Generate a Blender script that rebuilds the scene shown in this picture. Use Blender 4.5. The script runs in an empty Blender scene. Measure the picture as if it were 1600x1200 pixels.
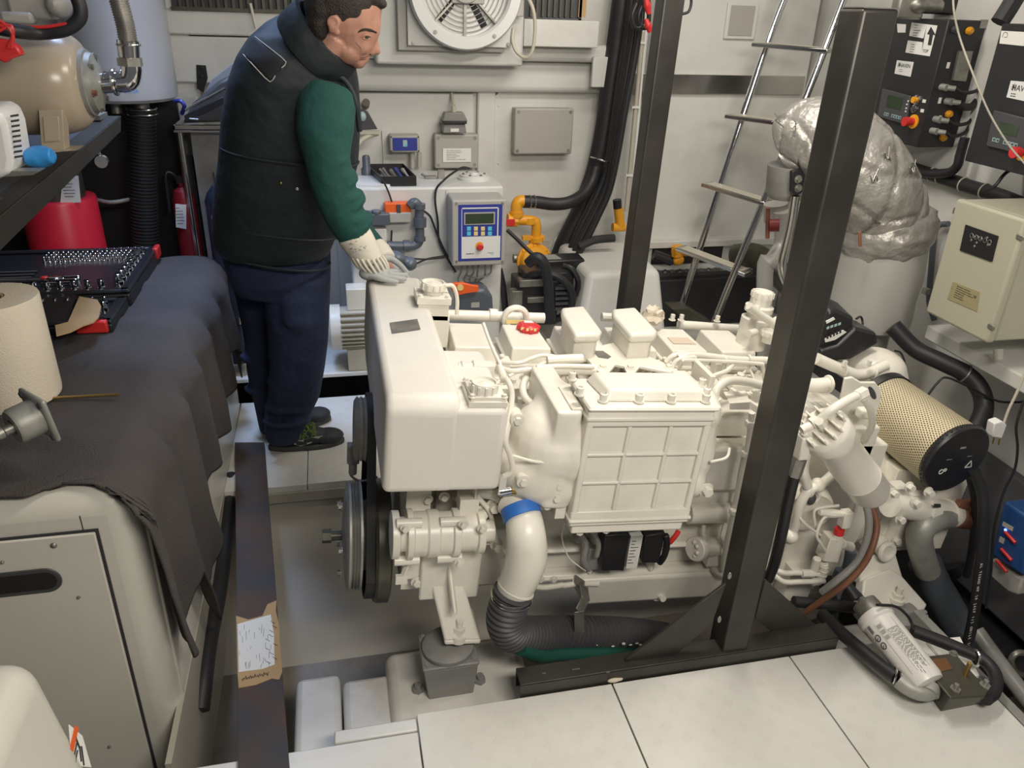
import bpy, bmesh, math, random
from mathutils import noise
from mathutils import Vector, Matrix, Euler, Quaternion
random.seed(7)
scn = bpy.context.scene
COL = scn.collection
PI = math.pi
# ------------------------------------------------------------------ camera, light, exposure
FPX = 1215.0
CH = 1.65
_D = Vector((-85, 2500, FPX)).normalized()
_Y = Vector((-300, -600, FPX)); _Y = (_Y - _Y.dot(_D) * _D).normalized()
_Z = -_D
_X = _Y.cross(_Z)
cam_d = bpy.data.cameras.new('camera'); cam = bpy.data.objects.new('camera', cam_d); COL.objects.link(cam)
cam_d.sensor_fit = 'HORIZONTAL'; cam_d.sensor_width = 36; cam_d.lens = FPX / 1600 * 36
cam_d.clip_start = 0.02
_r = Vector((_X[0], _Y[0], _Z[0])); _d = Vector((_X[1], _Y[1], _Z[1])); _f = Vector((_X[2], _Y[2], _Z[2]))
_m = Matrix((( _r[0], -_d[0], -_f[0], 0), (_r[1], -_d[1], -_f[1], 0), (_r[2], -_d[2], -_f[2], CH), (0, 0, 0, 1)))
cam.matrix_world = _m
scn.camera = cam
scn.view_settings.view_transform = 'Standard'; scn.view_settings.look = 'None'
scn.view_settings.gamma = 1; scn.view_settings.use_curve_mapping = False
scn.view_settings.exposure = 0.0
w = bpy.data.worlds.new('world'); scn.world = w; w.use_nodes = True
w.node_tree.nodes['Background'].inputs[0].default_value = (0.92, 0.93, 1.0, 1)
w.node_tree.nodes['Background'].inputs[1].default_value = 0.11
def area(name, loc, target, size, size_y, power, color):
    l = bpy.data.lights.new(name, 'AREA'); l.shape = 'RECTANGLE'; l.size = size; l.size_y = size_y
    l.energy = power; l.color = color
    o = bpy.data.objects.new(name, l); COL.objects.link(o); o.location = loc
    o.rotation_euler = (Vector(target) - Vector(loc)).to_track_quat('-Z', 'Y').to_euler()
    return o
area('ceiling_tube_light', (0.95, 1.75, 2.28), (0.85, 1.9, 0), 0.9, 0.16, 25, (1.0, 0.93, 0.82))
area('rear_ceiling_tube_light', (1.3, 2.8, 2.28), (1.3, 3.4, 0), 1.2, 0.18, 13, (1.0, 0.93, 0.83))
area('near_ceiling_light', (0.75, -0.15, 2.15), (0.75, 1.8, 0.2), 1.1, 0.35, 40, (1.0, 0.93, 0.82))
hd_ = area('hatch_daylight', (-0.45, 3.0, 2.45), (-0.35, 2.85, 0), 0.5, 0.5, 9, (0.45, 0.62, 1.0)); hd_.data.spread = math.radians(75)

def ray(px, py):
    v = Vector((px - 800, py - 600, FPX)); return Vector((v.dot(_X), v.dot(_Y), v.dot(_Z)))
def P(px, py, x=None, y=None, z=None):
    """point of the place seen at photo coordinates px, py on the plane x=, y= or z="""
    r = ray(px, py)
    t = x / r[0] if x is not None else y / r[1] if y is not None else (z - CH) / r[2]
    return Vector((0, 0, CH)) + t * r
EM = Matrix.Translation((0, 2.0, 0)) @ Matrix.Rotation(math.radians(4.8), 4, 'Y')
EMI = EM.inverted()
def E(px, py, x=None, y=None, z=None):
    """the same in the tilted frame of the engine"""
    o = EMI @ Vector((0, 0, CH)); r = EMI.to_3x3() @ ray(px, py)
    t = (x - o[0]) / r[0] if x is not None else (y - o[1]) / r[1] if y is not None else (z - o[2]) / r[2]
    return o + t * r
V = Vector

# ------------------------------------------------------------------ materials
def mat(name, col, rough=0.5, metal=0.0, var=0.0, vscale=6, bump=0.0, bscale=60, dirt=None, dscale=3, damount=0.5, coat=0, wave=None, col2=None, trans=0, alpha=1, emit=None, spec=None, bd=0.004):
    m = bpy.data.materials.new(name); m.use_nodes = True
    nt = m.node_tree; b = nt.nodes['Principled BSDF']
    b.inputs['Base Color'].default_value = (*col, 1); b.inputs['Roughness'].default_value = rough
    b.inputs['Metallic'].default_value = metal
    if coat: b.inputs['Coat Weight'].default_value = coat
    if trans: b.inputs['Transmission Weight'].default_value = trans
    if spec is not None: b.inputs['Specular IOR Level'].default_value = spec
    if emit: b.inputs['Emission Color'].default_value = (*emit[:3], 1); b.inputs['Emission Strength'].default_value = emit[3]
    N = nt.nodes.new; L = nt.links.new
    tc = N('ShaderNodeTexCoord')
    cur = None
    if var or col2:
        n = N('ShaderNodeTexNoise'); n.inputs['Scale'].default_value = vscale; n.inputs['Detail'].default_value = 4
        L(tc.outputs['Object'], n.inputs['Vector'])
        r = N('ShaderNodeValToRGB'); r.color_ramp.elements[0].position = 0.35; r.color_ramp.elements[1].position = 0.65
        c2 = col2 if col2 else tuple(min(1, c * (1 + var)) for c in col)
        c1 = col if col2 else tuple(c * (1 - var) for c in col)
        r.color_ramp.elements[0].color = (*c1, 1); r.color_ramp.elements[1].color = (*c2, 1)
        L(n.outputs['Fac'], r.inputs['Fac']); cur = r.outputs['Color']
        L(n.outputs['Fac'], N('ShaderNodeMath').inputs[0])
    if dirt:
        n = N('ShaderNodeTexNoise'); n.inputs['Scale'].default_value = dscale; n.inputs['Detail'].default_value = 8; n.inputs['Roughness'].default_value = 0.7
        L(tc.outputs['Object'], n.inputs['Vector'])
        r = N('ShaderNodeValToRGB'); r.color_ramp.elements[0].position = 0.5; r.color_ramp.elements[1].position = 0.78
        r.color_ramp.elements[0].color = (0, 0, 0, 1); r.color_ramp.elements[1].color = (damount,) * 3 + (1,)
        L(n.outputs['Fac'], r.inputs['Fac'])
        mx = N('ShaderNodeMix'); mx.data_type = 'RGBA'
        L(r.outputs['Color'], mx.inputs[0])
        if cur: L(cur, mx.inputs[6])
        else: mx.inputs[6].default_value = (*col, 1)
        mx.inputs[7].default_value = (*dirt, 1); cur = mx.outputs[2]
    if cur: L(cur, b.inputs['Base Color'])
    if bump or wave:
        if wave:
            n = N('ShaderNodeTexWave'); n.wave_type = 'BANDS'; n.bands_direction = wave[0]; n.inputs['Scale'].default_value = wave[1]
            n.inputs['Distortion'].default_value = wave[2] if len(wave) > 2 else 0; n.inputs['Detail'].default_value = 1
        else:
            n = N('ShaderNodeTexNoise'); n.inputs['Scale'].default_value = bscale; n.inputs['Detail'].default_value = 3
        L(tc.outputs['Object'], n.inputs['Vector'])
        bp = N('ShaderNodeBump'); bp.inputs['Strength'].default_value = bump if bump else 0.3; bp.inputs['Distance'].default_value = bd
        L(n.outputs[1 if not wave else 1] if False else n.outputs[0], bp.inputs['Height'])
        L(bp.outputs['Normal'], b.inputs['Normal'])
    return m

M = dict(
    engine=mat('engine_white_paint', (0.74, 0.71, 0.63), 0.32, var=0.035, vscale=9, dirt=(0.50, 0.45, 0.36), dscale=5, damount=0.35, bump=0.05, bscale=90),
    cover=mat('powder_white', (0.72, 0.69, 0.63), 0.5, var=0.02, bump=0.08, bscale=160, dirt=(0.55, 0.52, 0.47), dscale=4, damount=0.3),
    wall=mat('wall_white', (0.66, 0.655, 0.62), 0.42, var=0.03, vscale=2, bump=0.05, bscale=12, dirt=(0.42, 0.38, 0.30), dscale=2.5, damount=0.4),
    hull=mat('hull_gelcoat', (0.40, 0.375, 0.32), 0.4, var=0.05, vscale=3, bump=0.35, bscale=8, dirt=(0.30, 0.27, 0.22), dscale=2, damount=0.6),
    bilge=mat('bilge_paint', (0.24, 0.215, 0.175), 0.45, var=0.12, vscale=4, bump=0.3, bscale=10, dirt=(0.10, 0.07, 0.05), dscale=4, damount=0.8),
    stringer=mat('stringer_gelcoat', (0.70, 0.68, 0.63), 0.28, var=0.05, vscale=5, bump=0.25, bscale=16, dirt=(0.30, 0.25, 0.2), dscale=4, damount=0.5),
    enclosure=mat('enclosure_paint', (0.62, 0.60, 0.53), 0.28, var=0.02, dirt=(0.42, 0.38, 0.32), dscale=3, damount=0.3),
    steel=mat('raw_black_steel', (0.062, 0.058, 0.051), 0.42, 0.5, var=0.25, vscale=5, bump=0.05),
    rust=mat('mill_scale_steel', (0.055, 0.055, 0.058), 0.6, 0.3, col2=(0.105, 0.062, 0.040), vscale=5, bump=0.1),
    stainless=mat('stainless', (0.62, 0.61, 0.58), 0.2, 1.0, bump=0.02),
    chrome=mat('chrome', (0.72, 0.72, 0.72), 0.12, 1.0),
    dullmetal=mat('dull_metal', (0.32, 0.31, 0.28), 0.45, 0.8, var=0.2, vscale=20),
    cast=mat('cast_metal', (0.33, 0.33, 0.30), 0.5, 0.35, var=0.12, vscale=15, bump=0.15, bscale=80, dirt=(0.15, 0.1, 0.07), dscale=10, damount=0.5),
    rubber=mat('black_rubber', (0.018, 0.018, 0.02), 0.5, bump=0.1),
    blackp=mat('black_plastic', (0.016, 0.016, 0.018), 0.38),
    blackpaint=mat('black_paint', (0.022, 0.022, 0.024), 0.4, var=0.1),
    dark=mat('dark_grey', (0.06, 0.06, 0.065), 0.5, var=0.1),
    greybox=mat('grey_enclosure', (0.40, 0.385, 0.35), 0.45, bump=0.05, bscale=200),
    greypaint=mat('grey_mount_paint', (0.25, 0.245, 0.23), 0.4, var=0.1, dirt=(0.08, 0.07, 0.06), dscale=8, damount=0.6),
    pvc=mat('slate_pvc', (0.09, 0.105, 0.125), 0.35),
    beige=mat('beige_enamel', (0.42, 0.35, 0.26), 0.25, var=0.03),
    cabinet=mat('cabinet_cream', (0.42, 0.405, 0.31), 0.4, bump=0.03, bscale=200),
    white=mat('white_plastic', (0.72, 0.72, 0.70), 0.3),
    heater=mat('heater_white', (0.40, 0.41, 0.43), 0.22),
    paper=mat('paper_white', (0.75, 0.74, 0.70), 0.8, bump=0.1),
    tissue=mat('tissue_paper', (0.68, 0.60, 0.48), 0.9, bump=0.4, bscale=240, var=0.03),
    card=mat('cardboard', (0.45, 0.30, 0.15), 0.85, var=0.08, bump=0.1),
    red=mat('red_paint', (0.62, 0.02, 0.04), 0.35),
    redp=mat('red_plastic', (0.60, 0.03, 0.03), 0.35),
    orange=mat('orange_plastic', (0.80, 0.12, 0.02), 0.4),
    yellow=mat('yellow_paint', (0.80, 0.36, 0.02), 0.38, var=0.08, dirt=(0.4, 0.2, 0.05), dscale=14, damount=0.5),
    blue=mat('blue_panel', (0.03, 0.045, 0.28), 0.35),
    bluetape=mat('blue_tape', (0.03, 0.16, 0.55), 0.5),
    bluepl=mat('blue_plastic', (0.03, 0.25, 0.62), 0.4),
    green=mat('green_hose', (0.012, 0.085, 0.06), 0.5),
    silver=mat('silver_lagging', (0.42, 0.405, 0.375), 0.40, 0.45, var=0.12, vscale=8, bump=0.8, bscale=24, bd=0.012, dirt=(0.30, 0.24, 0.18), dscale=7, damount=0.5),
    silver2=mat('silver_cloth', (0.50, 0.49, 0.46), 0.45, 0.3, var=0.06, vscale=5, bump=0.25, bscale=12),
    lcd=mat('lcd_green', (0.035, 0.055, 0.03), 0.15),
    key=mat('key_grey', (0.35, 0.50, 0.52), 0.4),
    keyc=mat('key_cyan', (0.10, 0.55, 0.75), 0.4),
    keyy=mat('key_yellow', (0.75, 0.60, 0.25), 0.4),
    brass=mat('brass', (0.55, 0.38, 0.14), 0.3, 0.9),
    ink=mat('ink', (0.03, 0.03, 0.035), 0.6),
    inkw=mat('ink_white', (0.75, 0.75, 0.72), 0.6),
    brown=mat('brown_hose', (0.16, 0.065, 0.035), 0.5, var=0.2, vscale=10),
    rustpipe=mat('rusty_bronze', (0.30, 0.13, 0.08), 0.5, 0.4, var=0.3, vscale=10),
    towel=mat('towel_taupe', (0.062, 0.053, 0.050), 0.95, var=0.12, vscale=5, bump=0.9, bscale=230),
    olive=mat('olive_metal', (0.10, 0.095, 0.075), 0.4, 0.6, var=0.2),
    glassblue=mat('blue_grey_paint', (0.05, 0.065, 0.085), 0.35),
    cream=mat('cream_pad', (0.60, 0.57, 0.48), 0.6),
    ivory=mat('ivory_hose', (0.50, 0.47, 0.38), 0.4),
    bluecyl=mat('cylinder_blue_black', (0.02, 0.026, 0.04), 0.3),
    fabric_grey=mat('reflective_weave', (0.25, 0.27, 0.30), 0.6, bump=0.3, bscale=200),
)

def tread_material():
    m = mat('tread_plate_white', (0.64, 0.63, 0.59), 0.30, var=0.025, vscale=4, dirt=(0.50, 0.45, 0.38), dscale=3, damount=0.35)
    nt = m.node_tree; N = nt.nodes.new; L = nt.links.new; b = nt.nodes['Principled BSDF']
    tc = N('ShaderNodeTexCoord'); sep = N('ShaderNodeSeparateXYZ'); L(tc.outputs['Object'], sep.inputs[0])
    def mt(op, a, bb=None, c=None):
        n = N('ShaderNodeMath'); n.operation = op
        for i, x in enumerate((a, bb, c)):
            if x is None: continue
            if isinstance(x, (int, float)): n.inputs[i].default_value = x
            else: L(x, n.inputs[i])
        return n.outputs[0]
    u = mt('DIVIDE', sep.outputs['X'], 0.078); v = mt('DIVIDE', sep.outputs['Y'], 0.042)
    row = mt('FLOOR', v)
    par = mt('MODULO', mt('ABSOLUTE', row), 2.0)
    u2 = mt('ADD', u, mt('MULTIPLY', par, 0.5))
    lx = mt('MULTIPLY', mt('SUBTRACT', mt('FRACT', mt('ADD', u2, 100.0)), 0.5), 0.078)
    ly = mt('MULTIPLY', mt('SUBTRACT', mt('FRACT', mt('ADD', v, 100.0)), 0.5), 0.042)
    sgn = mt('SUBTRACT', mt('MULTIPLY', par, 2.0), 1.0)
    s = mt('SUBTRACT', mt('MULTIPLY', lx, 0.78), mt('MULTIPLY', mt('MULTIPLY', ly, 0.62), sgn))
    t = mt('ADD', mt('MULTIPLY', mt('MULTIPLY', lx, 0.62), sgn), mt('MULTIPLY', ly, 0.78))
    st = mt('GREATER_THAN', mt('COSINE', mt('MULTIPLY', s, 2 * PI / 0.0085)), 0.1)
    mk = mt('MULTIPLY', mt('LESS_THAN', mt('ABSOLUTE', s), 0.0147), mt('LESS_THAN', mt('ABSOLUTE', t), 0.0115))
    h = mt('MULTIPLY', st, mk)
    bp = N('ShaderNodeBump'); bp.inputs['Strength'].default_value = 1.0; bp.inputs['Distance'].default_value = 0.0025
    L(h, bp.inputs['Height']); L(bp.outputs['Normal'], b.inputs['Normal'])
    return m
M['tread'] = tread_material()

def mesh_filter_material():
    m = mat('expanded_mesh', (0.62, 0.56, 0.40), 0.45, 0.3)
    nt = m.node_tree; N = nt.nodes.new; L = nt.links.new; b = nt.nodes['Principled BSDF']
    tc = N('ShaderNodeTexCoord')
    outs = []
    for a in (0.55, -0.55):
        mp = N('ShaderNodeMapping'); mp.inputs['Rotation'].default_value = (0, 0, a)
        L(tc.outputs['UV'], mp.inputs[0]); wv = N('ShaderNodeTexWave'); wv.inputs['Scale'].default_value = 12
        L(mp.outputs[0], wv.inputs['Vector']); outs.append(wv.outputs['Fac'])
    mx = N('ShaderNodeMath'); mx.operation = 'MAXIMUM'; L(outs[0], mx.inputs[0]); L(outs[1], mx.inputs[1])
    r = N('ShaderNodeValToRGB'); r.color_ramp.elements[0].position = 0.5; r.color_ramp.elements[1].position = 0.85
    r.color_ramp.elements[0].color = (0.16, 0.12, 0.06, 1); r.color_ramp.elements[1].color = (0.68, 0.60, 0.42, 1)
    L(mx.outputs[0], r.inputs['Fac']); L(r.outputs['Color'], b.inputs['Base Color'])
    bp = N('ShaderNodeBump'); bp.inputs['Strength'].default_value = 0.6; bp.inputs['Distance'].default_value = 0.002
    L(mx.outputs[0], bp.inputs['Height']); L(bp.outputs['Normal'], b.inputs['Normal'])
    return m
M['mesh'] = mesh_filter_material()

# ------------------------------------------------------------------ mesh helpers
def basis(ax):
    ax = V(ax).normalized(); t = V((0, 0, 1)) if abs(ax.z) < 0.9 else V((1, 0, 0))
    a = ax.cross(t).normalized(); return a, ax.cross(a).normalized()
def smoothpts(pts, n=5):
    pts = [V(p) for p in pts]
    if len(pts) < 3 or n <= 1: return pts
    out = []; q = [pts[0] * 2 - pts[1]] + pts + [pts[-1] * 2 - pts[-2]]
    for i in range(1, len(q) - 2):
        p0, p1, p2, p3 = q[i - 1:i + 3]
        for k in range(n):
            t = k / n
            out.append(0.5 * ((2 * p1) + (p2 - p0) * t + (2 * p0 - 5 * p1 + 4 * p2 - p3) * t * t + (3 * p1 - p0 - 3 * p2 + p3) * t ** 3))
    out.append(pts[-1]); return out
class MB:
    def __init__(s, T=None): s.v = []; s.f = []; s.T = T or Matrix(); s.uv = {}
    def add(s, vs, fs):
        o = len(s.v); s.v += [s.T @ V(p) for p in vs]; s.f += [[o + i for i in f] for f in fs]; return s
    def box(s, c, d, R=None):
        c = V(c); vs = []
        for x in (-.5, .5):
            for y in (-.5, .5):
                for z in (-.5, .5):
                    q = V((x * d[0], y * d[1], z * d[2])); vs.append(c + (R @ q if R else q))
        return s.add(vs, [(0, 1, 3, 2), (4, 6, 7, 5), (0, 4, 5, 1), (2, 3, 7, 6), (0, 2, 6, 4), (1, 5, 7, 3)])
    def bx(s, a, b): 
        return s.box([(a[i] + b[i]) / 2 for i in range(3)], [abs(b[i] - a[i]) for i in range(3)])
    def hexa(s, q):   # 8 points: bottom ring of four then top ring of four
        return s.add(q, [(3, 2, 1, 0), (4, 5, 6, 7), (0, 1, 5, 4), (1, 2, 6, 5), (2, 3, 7, 6), (3, 0, 4, 7)])
    def beam(s, a, b, w, h, up=(0, 0, 1)):
        a = V(a); b = V(b); d = (b - a).normalized(); sd = d.cross(V(up)).normalized(); u = sd.cross(d)
        q = []
        for p in (a, b):
            q += [p - sd * w / 2 - u * h / 2, p + sd * w / 2 - u * h / 2, p + sd * w / 2 + u * h / 2, p - sd * w / 2 + u * h / 2]
        return s.hexa(q)
    def prism(s, poly, vec):
        n = len(poly); vec = V(vec); a = [V(p) for p in poly]
        nr = V((0, 0, 0))
        for i in range(n): nr += (a[i] - a[0]).cross(a[(i + 1) % n] - a[0])
        if nr.dot(vec) > 0: a.reverse()
        return s.add(a + [p + vec for p in a], [list(range(n)), list(range(2 * n - 1, n - 1, -1))] + [(i, i + n, (i + 1) % n + n, (i + 1) % n) for i in range(n)])
    def rings(s, rings, caps=True, closed=False):
        n = len(rings[0]); vs = [p for r in rings for p in r]; fs = []
        m = len(rings)
        for i in range(m if closed else m - 1):
            j = (i + 1) % m
            for k in range(n): fs.append((i * n + k, i * n + (k + 1) % n, j * n + (k + 1) % n, j * n + k))
        if caps and not closed: fs += [list(range(n - 1, -1, -1)), list(range((m - 1) * n, m * n))]
        return s.add(vs, fs)
    def lathe(s, prof, base=(0, 0, 0), ax=(0, 0, 1), n=24, ell=1.0):
        base = V(base); ax = V(ax).normalized(); a, b = basis(ax)
        return s.rings([[base + ax * h + (a * math.cos(2 * PI * k / n) * r * ell + b * math.sin(2 * PI * k / n) * r) for k in range(n)] for r, h in prof])
    def cyl(s, a, b, r, r2=None, n=16):
        a = V(a); b = V(b); L = (b - a).length
        return s.lathe([(r, 0), (r if r2 is None else r2, L)], a, b - a, n)
    def tube(s, pts, r, n=10, sm=5, ell=None, upv=None):
        pp = smoothpts(pts, sm); m = len(pp)
        def rad(i):
            if callable(r): return r(i / (m - 1))
            if isinstance(r, (list, tuple)):
                t = i / (m - 1) * (len(r) - 1); k = min(int(t), len(r) - 2); return r[k] * (1 - t + k) + r[k + 1] * (t - k)
            return r
        rg = []; a = None
        for i, p in enumerate(pp):
            t = (pp[min(i + 1, m - 1)] - pp[max(i - 1, 0)])
            if t.length < 1e-9: t = V((0, 0, 1))
            t.normalize()
            if a is None: a = basis(t)[0]
            a = (a - t * a.dot(t));
            if a.length < 1e-6: a = basis(t)[0]
            a.normalize(); b = t.cross(a); R = rad(i)
            rg.append([p + a * math.cos(2 * PI * k / n) * R + b * math.sin(2 * PI * k / n) * R for k in range(n)])
        return s.rings(rg)
    def corr(s, pts, r, pitch, amp, n=16, sm=12):
        pp = smoothpts(pts, sm); L = sum((pp[i + 1] - pp[i]).length for i in range(len(pp) - 1))
        k = max(4, int(L / pitch) * 4); out = []; acc = 0; j = 0
        ds = [0]
        for i in range(len(pp) - 1): ds.append(ds[-1] + (pp[i + 1] - pp[i]).length)
        for i in range(k + 1):
            d = L * i / k
            while j < len(ds) - 2 and ds[j + 1] < d: j += 1
            t = (d - ds[j]) / max(1e-9, ds[j + 1] - ds[j]); out.append(pp[j].lerp(pp[j + 1], min(1, t)))
        return s.tube(out, lambda t: r + amp * (1 if int(round(t * k)) % 4 in (1, 2) else -1), n=n, sm=1)
    def ell(s, c, r, R=None, n=16, m=10):
        c = V(c); rg = []
        for i in range(1, m):
            th = PI * i / m; ring = []
            for k in range(n):
                q = V((r[0] * math.sin(th) * math.cos(2 * PI * k / n), r[1] * math.sin(th) * math.sin(2 * PI * k / n), -r[2] * math.cos(th)))
                ring.append(c + (R @ q if R else q))
            rg.append(ring)
        q0 = V((0, 0, -r[2])); q1 = V((0, 0, r[2]))
        vs = [p for x in rg for p in x] + [c + (R @ q0 if R else q0), c + (R @ q1 if R else q1)]
        fs = []
        for i in range(m - 2):
            for k in range(n): fs.append((i * n + k, i * n + (k + 1) % n, (i + 1) * n + (k + 1) % n, (i + 1) * n + k))
        a = len(vs) - 2
        for k in range(n):
            fs.append((a, (k + 1) % n, k)); fs.append((a + 1, (m - 2) * n + k, (m - 2) * n + (k + 1) % n))
        return s.add(vs, fs)
    def torus(s, c, ax, R, r, n=32, m=10, ry=None):
        c = V(c); a, b = basis(ax); ax = V(ax).normalized(); rg = []
        for i in range(n):
            t = 2 * PI * i / n; d = a * math.cos(t) + b * math.sin(t)
            rg.append([c + d * (R + r * math.cos(2 * PI * k / m)) + ax * (ry or r) * math.sin(2 * PI * k / m) for k in range(m)])
        return s.rings(rg, closed=True)
    def bolt(s, p, ax, r=0.008, h=0.007, washer=True):
        p = V(p); ax = V(ax).normalized()
        if washer: s.cyl(p, p + ax * 0.002, r * 1.5, n=14)
        return s.cyl(p + ax * 0.001, p + ax * h, r, n=6)
    def build(s, name, m, parent=None, bevel=0, angle=35, remesh=0, smooth=0, sub=0, world=None, seg=2, matrix=None):
        root = parent
        inv = None
        if world is None: world = not (parent is not None and parent.get('_local'))
        if parent is not None and world: inv = WM[parent.name].inverted()
        me = bpy.data.meshes.new(name); me.from_pydata([(inv @ p if inv else p)[:] for p in s.v], [], s.f); me.update()
        bm = bmesh.new(); bm.from_mesh(me)
        if not remesh: bmesh.ops.recalc_face_normals(bm, faces=bm.faces)
        bm.to_mesh(me); bm.free()
        o = bpy.data.objects.new(name, me); COL.objects.link(o)
        if isinstance(m, str): m = M[m]
        me.materials.append(m)
        for p in me.polygons: p.use_smooth = True
        if not remesh: me.set_sharp_from_angle(angle=math.radians(angle))
        if bevel:
            b = o.modifiers.new('bevel', 'BEVEL'); b.width = bevel; b.segments = seg; b.limit_method = 'ANGLE'; b.angle_limit = math.radians(40); b.harden_normals = False
        if sub:
            b = o.modifiers.new('subsurf', 'SUBSURF'); b.levels = sub; b.render_levels = sub
        if remesh:
            b = o.modifiers.new('remesh', 'REMESH'); b.mode = 'VOXEL'; b.voxel_size = remesh; b.use_smooth_shade = True
            if smooth:
                b = o.modifiers.new('smooth', 'SMOOTH'); b.factor = 0.5; b.iterations = smooth
        if parent is not None:
            o.parent = parent; WM[o.name] = WM[parent.name].copy()
            if parent.get('_local'): o['_local'] = 1
        else: WM[o.name] = Matrix()
        return o
WM = {}
def thing(name, label, cat, loc=(0, 0, 0), group=None, matrix=None, local=False):
    o = bpy.data.objects.new(name, None); COL.objects.link(o); o.empty_display_size = 0.05
    mm = matrix if matrix is not None else Matrix.Translation(V(loc))
    o.matrix_world = mm; WM[o.name] = mm.copy()
    o['label'] = label; o['category'] = cat
    if group: o['group'] = group
    if local: o['_local'] = 1
    return o
def single(mb, name, m, label, cat, loc=None, group=None, **k):
    """a thing that is one mesh; origin at the middle of its foot"""
    if loc is None:
        xs = [p[0] for p in mb.v]; ys = [p[1] for p in mb.v]; zs = [p[2] for p in mb.v]
        loc = V(((min(xs) + max(xs)) / 2, (min(ys) + max(ys)) / 2, min(zs)))
    loc = V(loc); mb.v = [p - loc for p in mb.v]
    o = mb.build(name, m, None, **k); o.location = loc; WM[o.name] = Matrix.Translation(loc)
    o['label'] = label; o['category'] = cat
    if group: o['group'] = group
    return o
def struct(mb, name, m, **k):
    o = mb.build(name, m, None, **k); o['kind'] = 'structure'; return o
def text(name, s, pos, right, up, size, m, parent, label=None, align='CENTER'):
    """raised lettering lying on a surface: right and up give its plane"""
    cu = bpy.data.curves.new(name, 'FONT'); cu.body = s; cu.size = size; cu.align_x = align; cu.align_y = 'CENTER'; cu.extrude = 0.0003
    t = bpy.data.objects.new(name, cu); COL.objects.link(t)
    dg = bpy.context.evaluated_depsgraph_get(); me = bpy.data.meshes.new_from_object(t.evaluated_get(dg))
    bpy.data.objects.remove(t)
    r = V(right).normalized(); u = V(up); u = (u - r * u.dot(r)).normalized(); n = r.cross(u)
    mm = Matrix(((r[0], u[0], n[0], pos[0]), (r[1], u[1], n[1], pos[1]), (r[2], u[2], n[2], pos[2]), (0, 0, 0, 1)))
    if parent is not None and not parent.get('_local'): mm = WM[parent.name].inverted() @ mm
    me.transform(mm)
    o = bpy.data.objects.new(name, me); COL.objects.link(o)
    me.materials.clear(); me.materials.append(M[m] if isinstance(m, str) else m)
    if parent is not None: o.parent = parent; WM[o.name] = WM[parent.name].copy()
    if parent is not None and parent.get('_local'): o['_local'] = 1
    if label: o['label'] = label
    return o
def frame(c, xdir, up=(0, 0, 1)):
    """matrix with local x along xdir, z near up, at c"""
    x = V(xdir).normalized(); z = V(up); z = (z - x * z.dot(x)).normalized(); y = z.cross(x)
    return Matrix(((x[0], y[0], z[0], c[0]), (x[1], y[1], z[1], c[1]), (x[2], y[2], z[2], c[2]), (0, 0, 0, 1)))
def lines(mb, c, right, up, w, h, rows, seed=0, thick=0.12, fill=0.8):
    """rows of small print on a label"""
    rnd = random.Random(seed); r = V(right).normalized(); u = V(up).normalized(); n = r.cross(u)
    for i in range(rows):
        y = h * (0.5 - (i + .5) / rows); x = -w / 2; th = h / rows * thick * 2.2
        end = w * (0.4 + 0.6 * rnd.random()) * fill - w / 2
        while x < end:
            l = w * rnd.uniform(0.04, 0.13); l = min(l, end - x + 0.001)
            a = V(c) + r * x + u * y
            mb.add([a, a + r * l, a + r * l + u * th, a + u * th], [(0, 1, 2, 3)]); x += l + w * 0.025
    return mb
# ------------------------------------------------------------------ the setting
RWX = 2.45; BWY = 3.9
# tread plates of the near walkway
seams = [(-0.47, 0.115, 1.385), (0.119, 0.648, 1.441), (0.652, 1.183, 1.441), (1.187, 1.665, 1.441)]
for i, (a, b, yf) in enumerate(seams):
    struct(MB().bx((a, 0.25, -0.028), (b, yf, 0)), 'floor', 'tread', bevel=0.0015)
# walkway the man stands on
for a, b in ((-0.47, -0.173), (-0.170, 0.6), (0.603, 1.3), (1.303, 2.44)):
    struct(MB().bx((a, 2.58, -0.028), (b, 3.30, 0)), 'floor', 'tread', bevel=0.0015)
struct(MB().bx((-1.9, 3.1, -0.028), (-0.475, 3.30, 0)), 'floor', 'tread')
# raised step along the back bulkhead, with the dark gap below its lip
struct(MB().bx((-1.9, 3.33, 0.085), (2.44, 3.9, 0.105)), 'floor', 'wall', bevel=0.004)
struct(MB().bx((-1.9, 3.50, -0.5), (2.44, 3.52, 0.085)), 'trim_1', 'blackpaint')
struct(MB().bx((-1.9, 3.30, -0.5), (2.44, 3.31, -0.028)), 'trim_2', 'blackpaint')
# angle under the far plates and hull sides of the pit
struct(MB().bx((-0.47, 2.575, -0.075), (2.44, 2.60, -0.028)), 'trim_3', 'hull', bevel=0.004)
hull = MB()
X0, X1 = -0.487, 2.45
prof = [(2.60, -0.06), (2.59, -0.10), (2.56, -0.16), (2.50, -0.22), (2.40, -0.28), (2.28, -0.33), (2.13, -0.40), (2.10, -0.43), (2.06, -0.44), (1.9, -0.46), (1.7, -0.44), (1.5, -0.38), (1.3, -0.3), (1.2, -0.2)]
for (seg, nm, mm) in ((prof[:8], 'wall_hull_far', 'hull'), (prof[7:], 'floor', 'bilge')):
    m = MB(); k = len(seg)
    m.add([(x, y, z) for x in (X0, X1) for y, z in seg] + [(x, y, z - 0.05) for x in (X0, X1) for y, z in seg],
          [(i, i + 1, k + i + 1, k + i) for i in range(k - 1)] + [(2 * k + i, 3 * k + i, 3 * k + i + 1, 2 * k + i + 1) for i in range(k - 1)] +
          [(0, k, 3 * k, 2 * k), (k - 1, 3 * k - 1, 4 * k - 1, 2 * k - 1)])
    struct(m, nm, mm)
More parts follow.
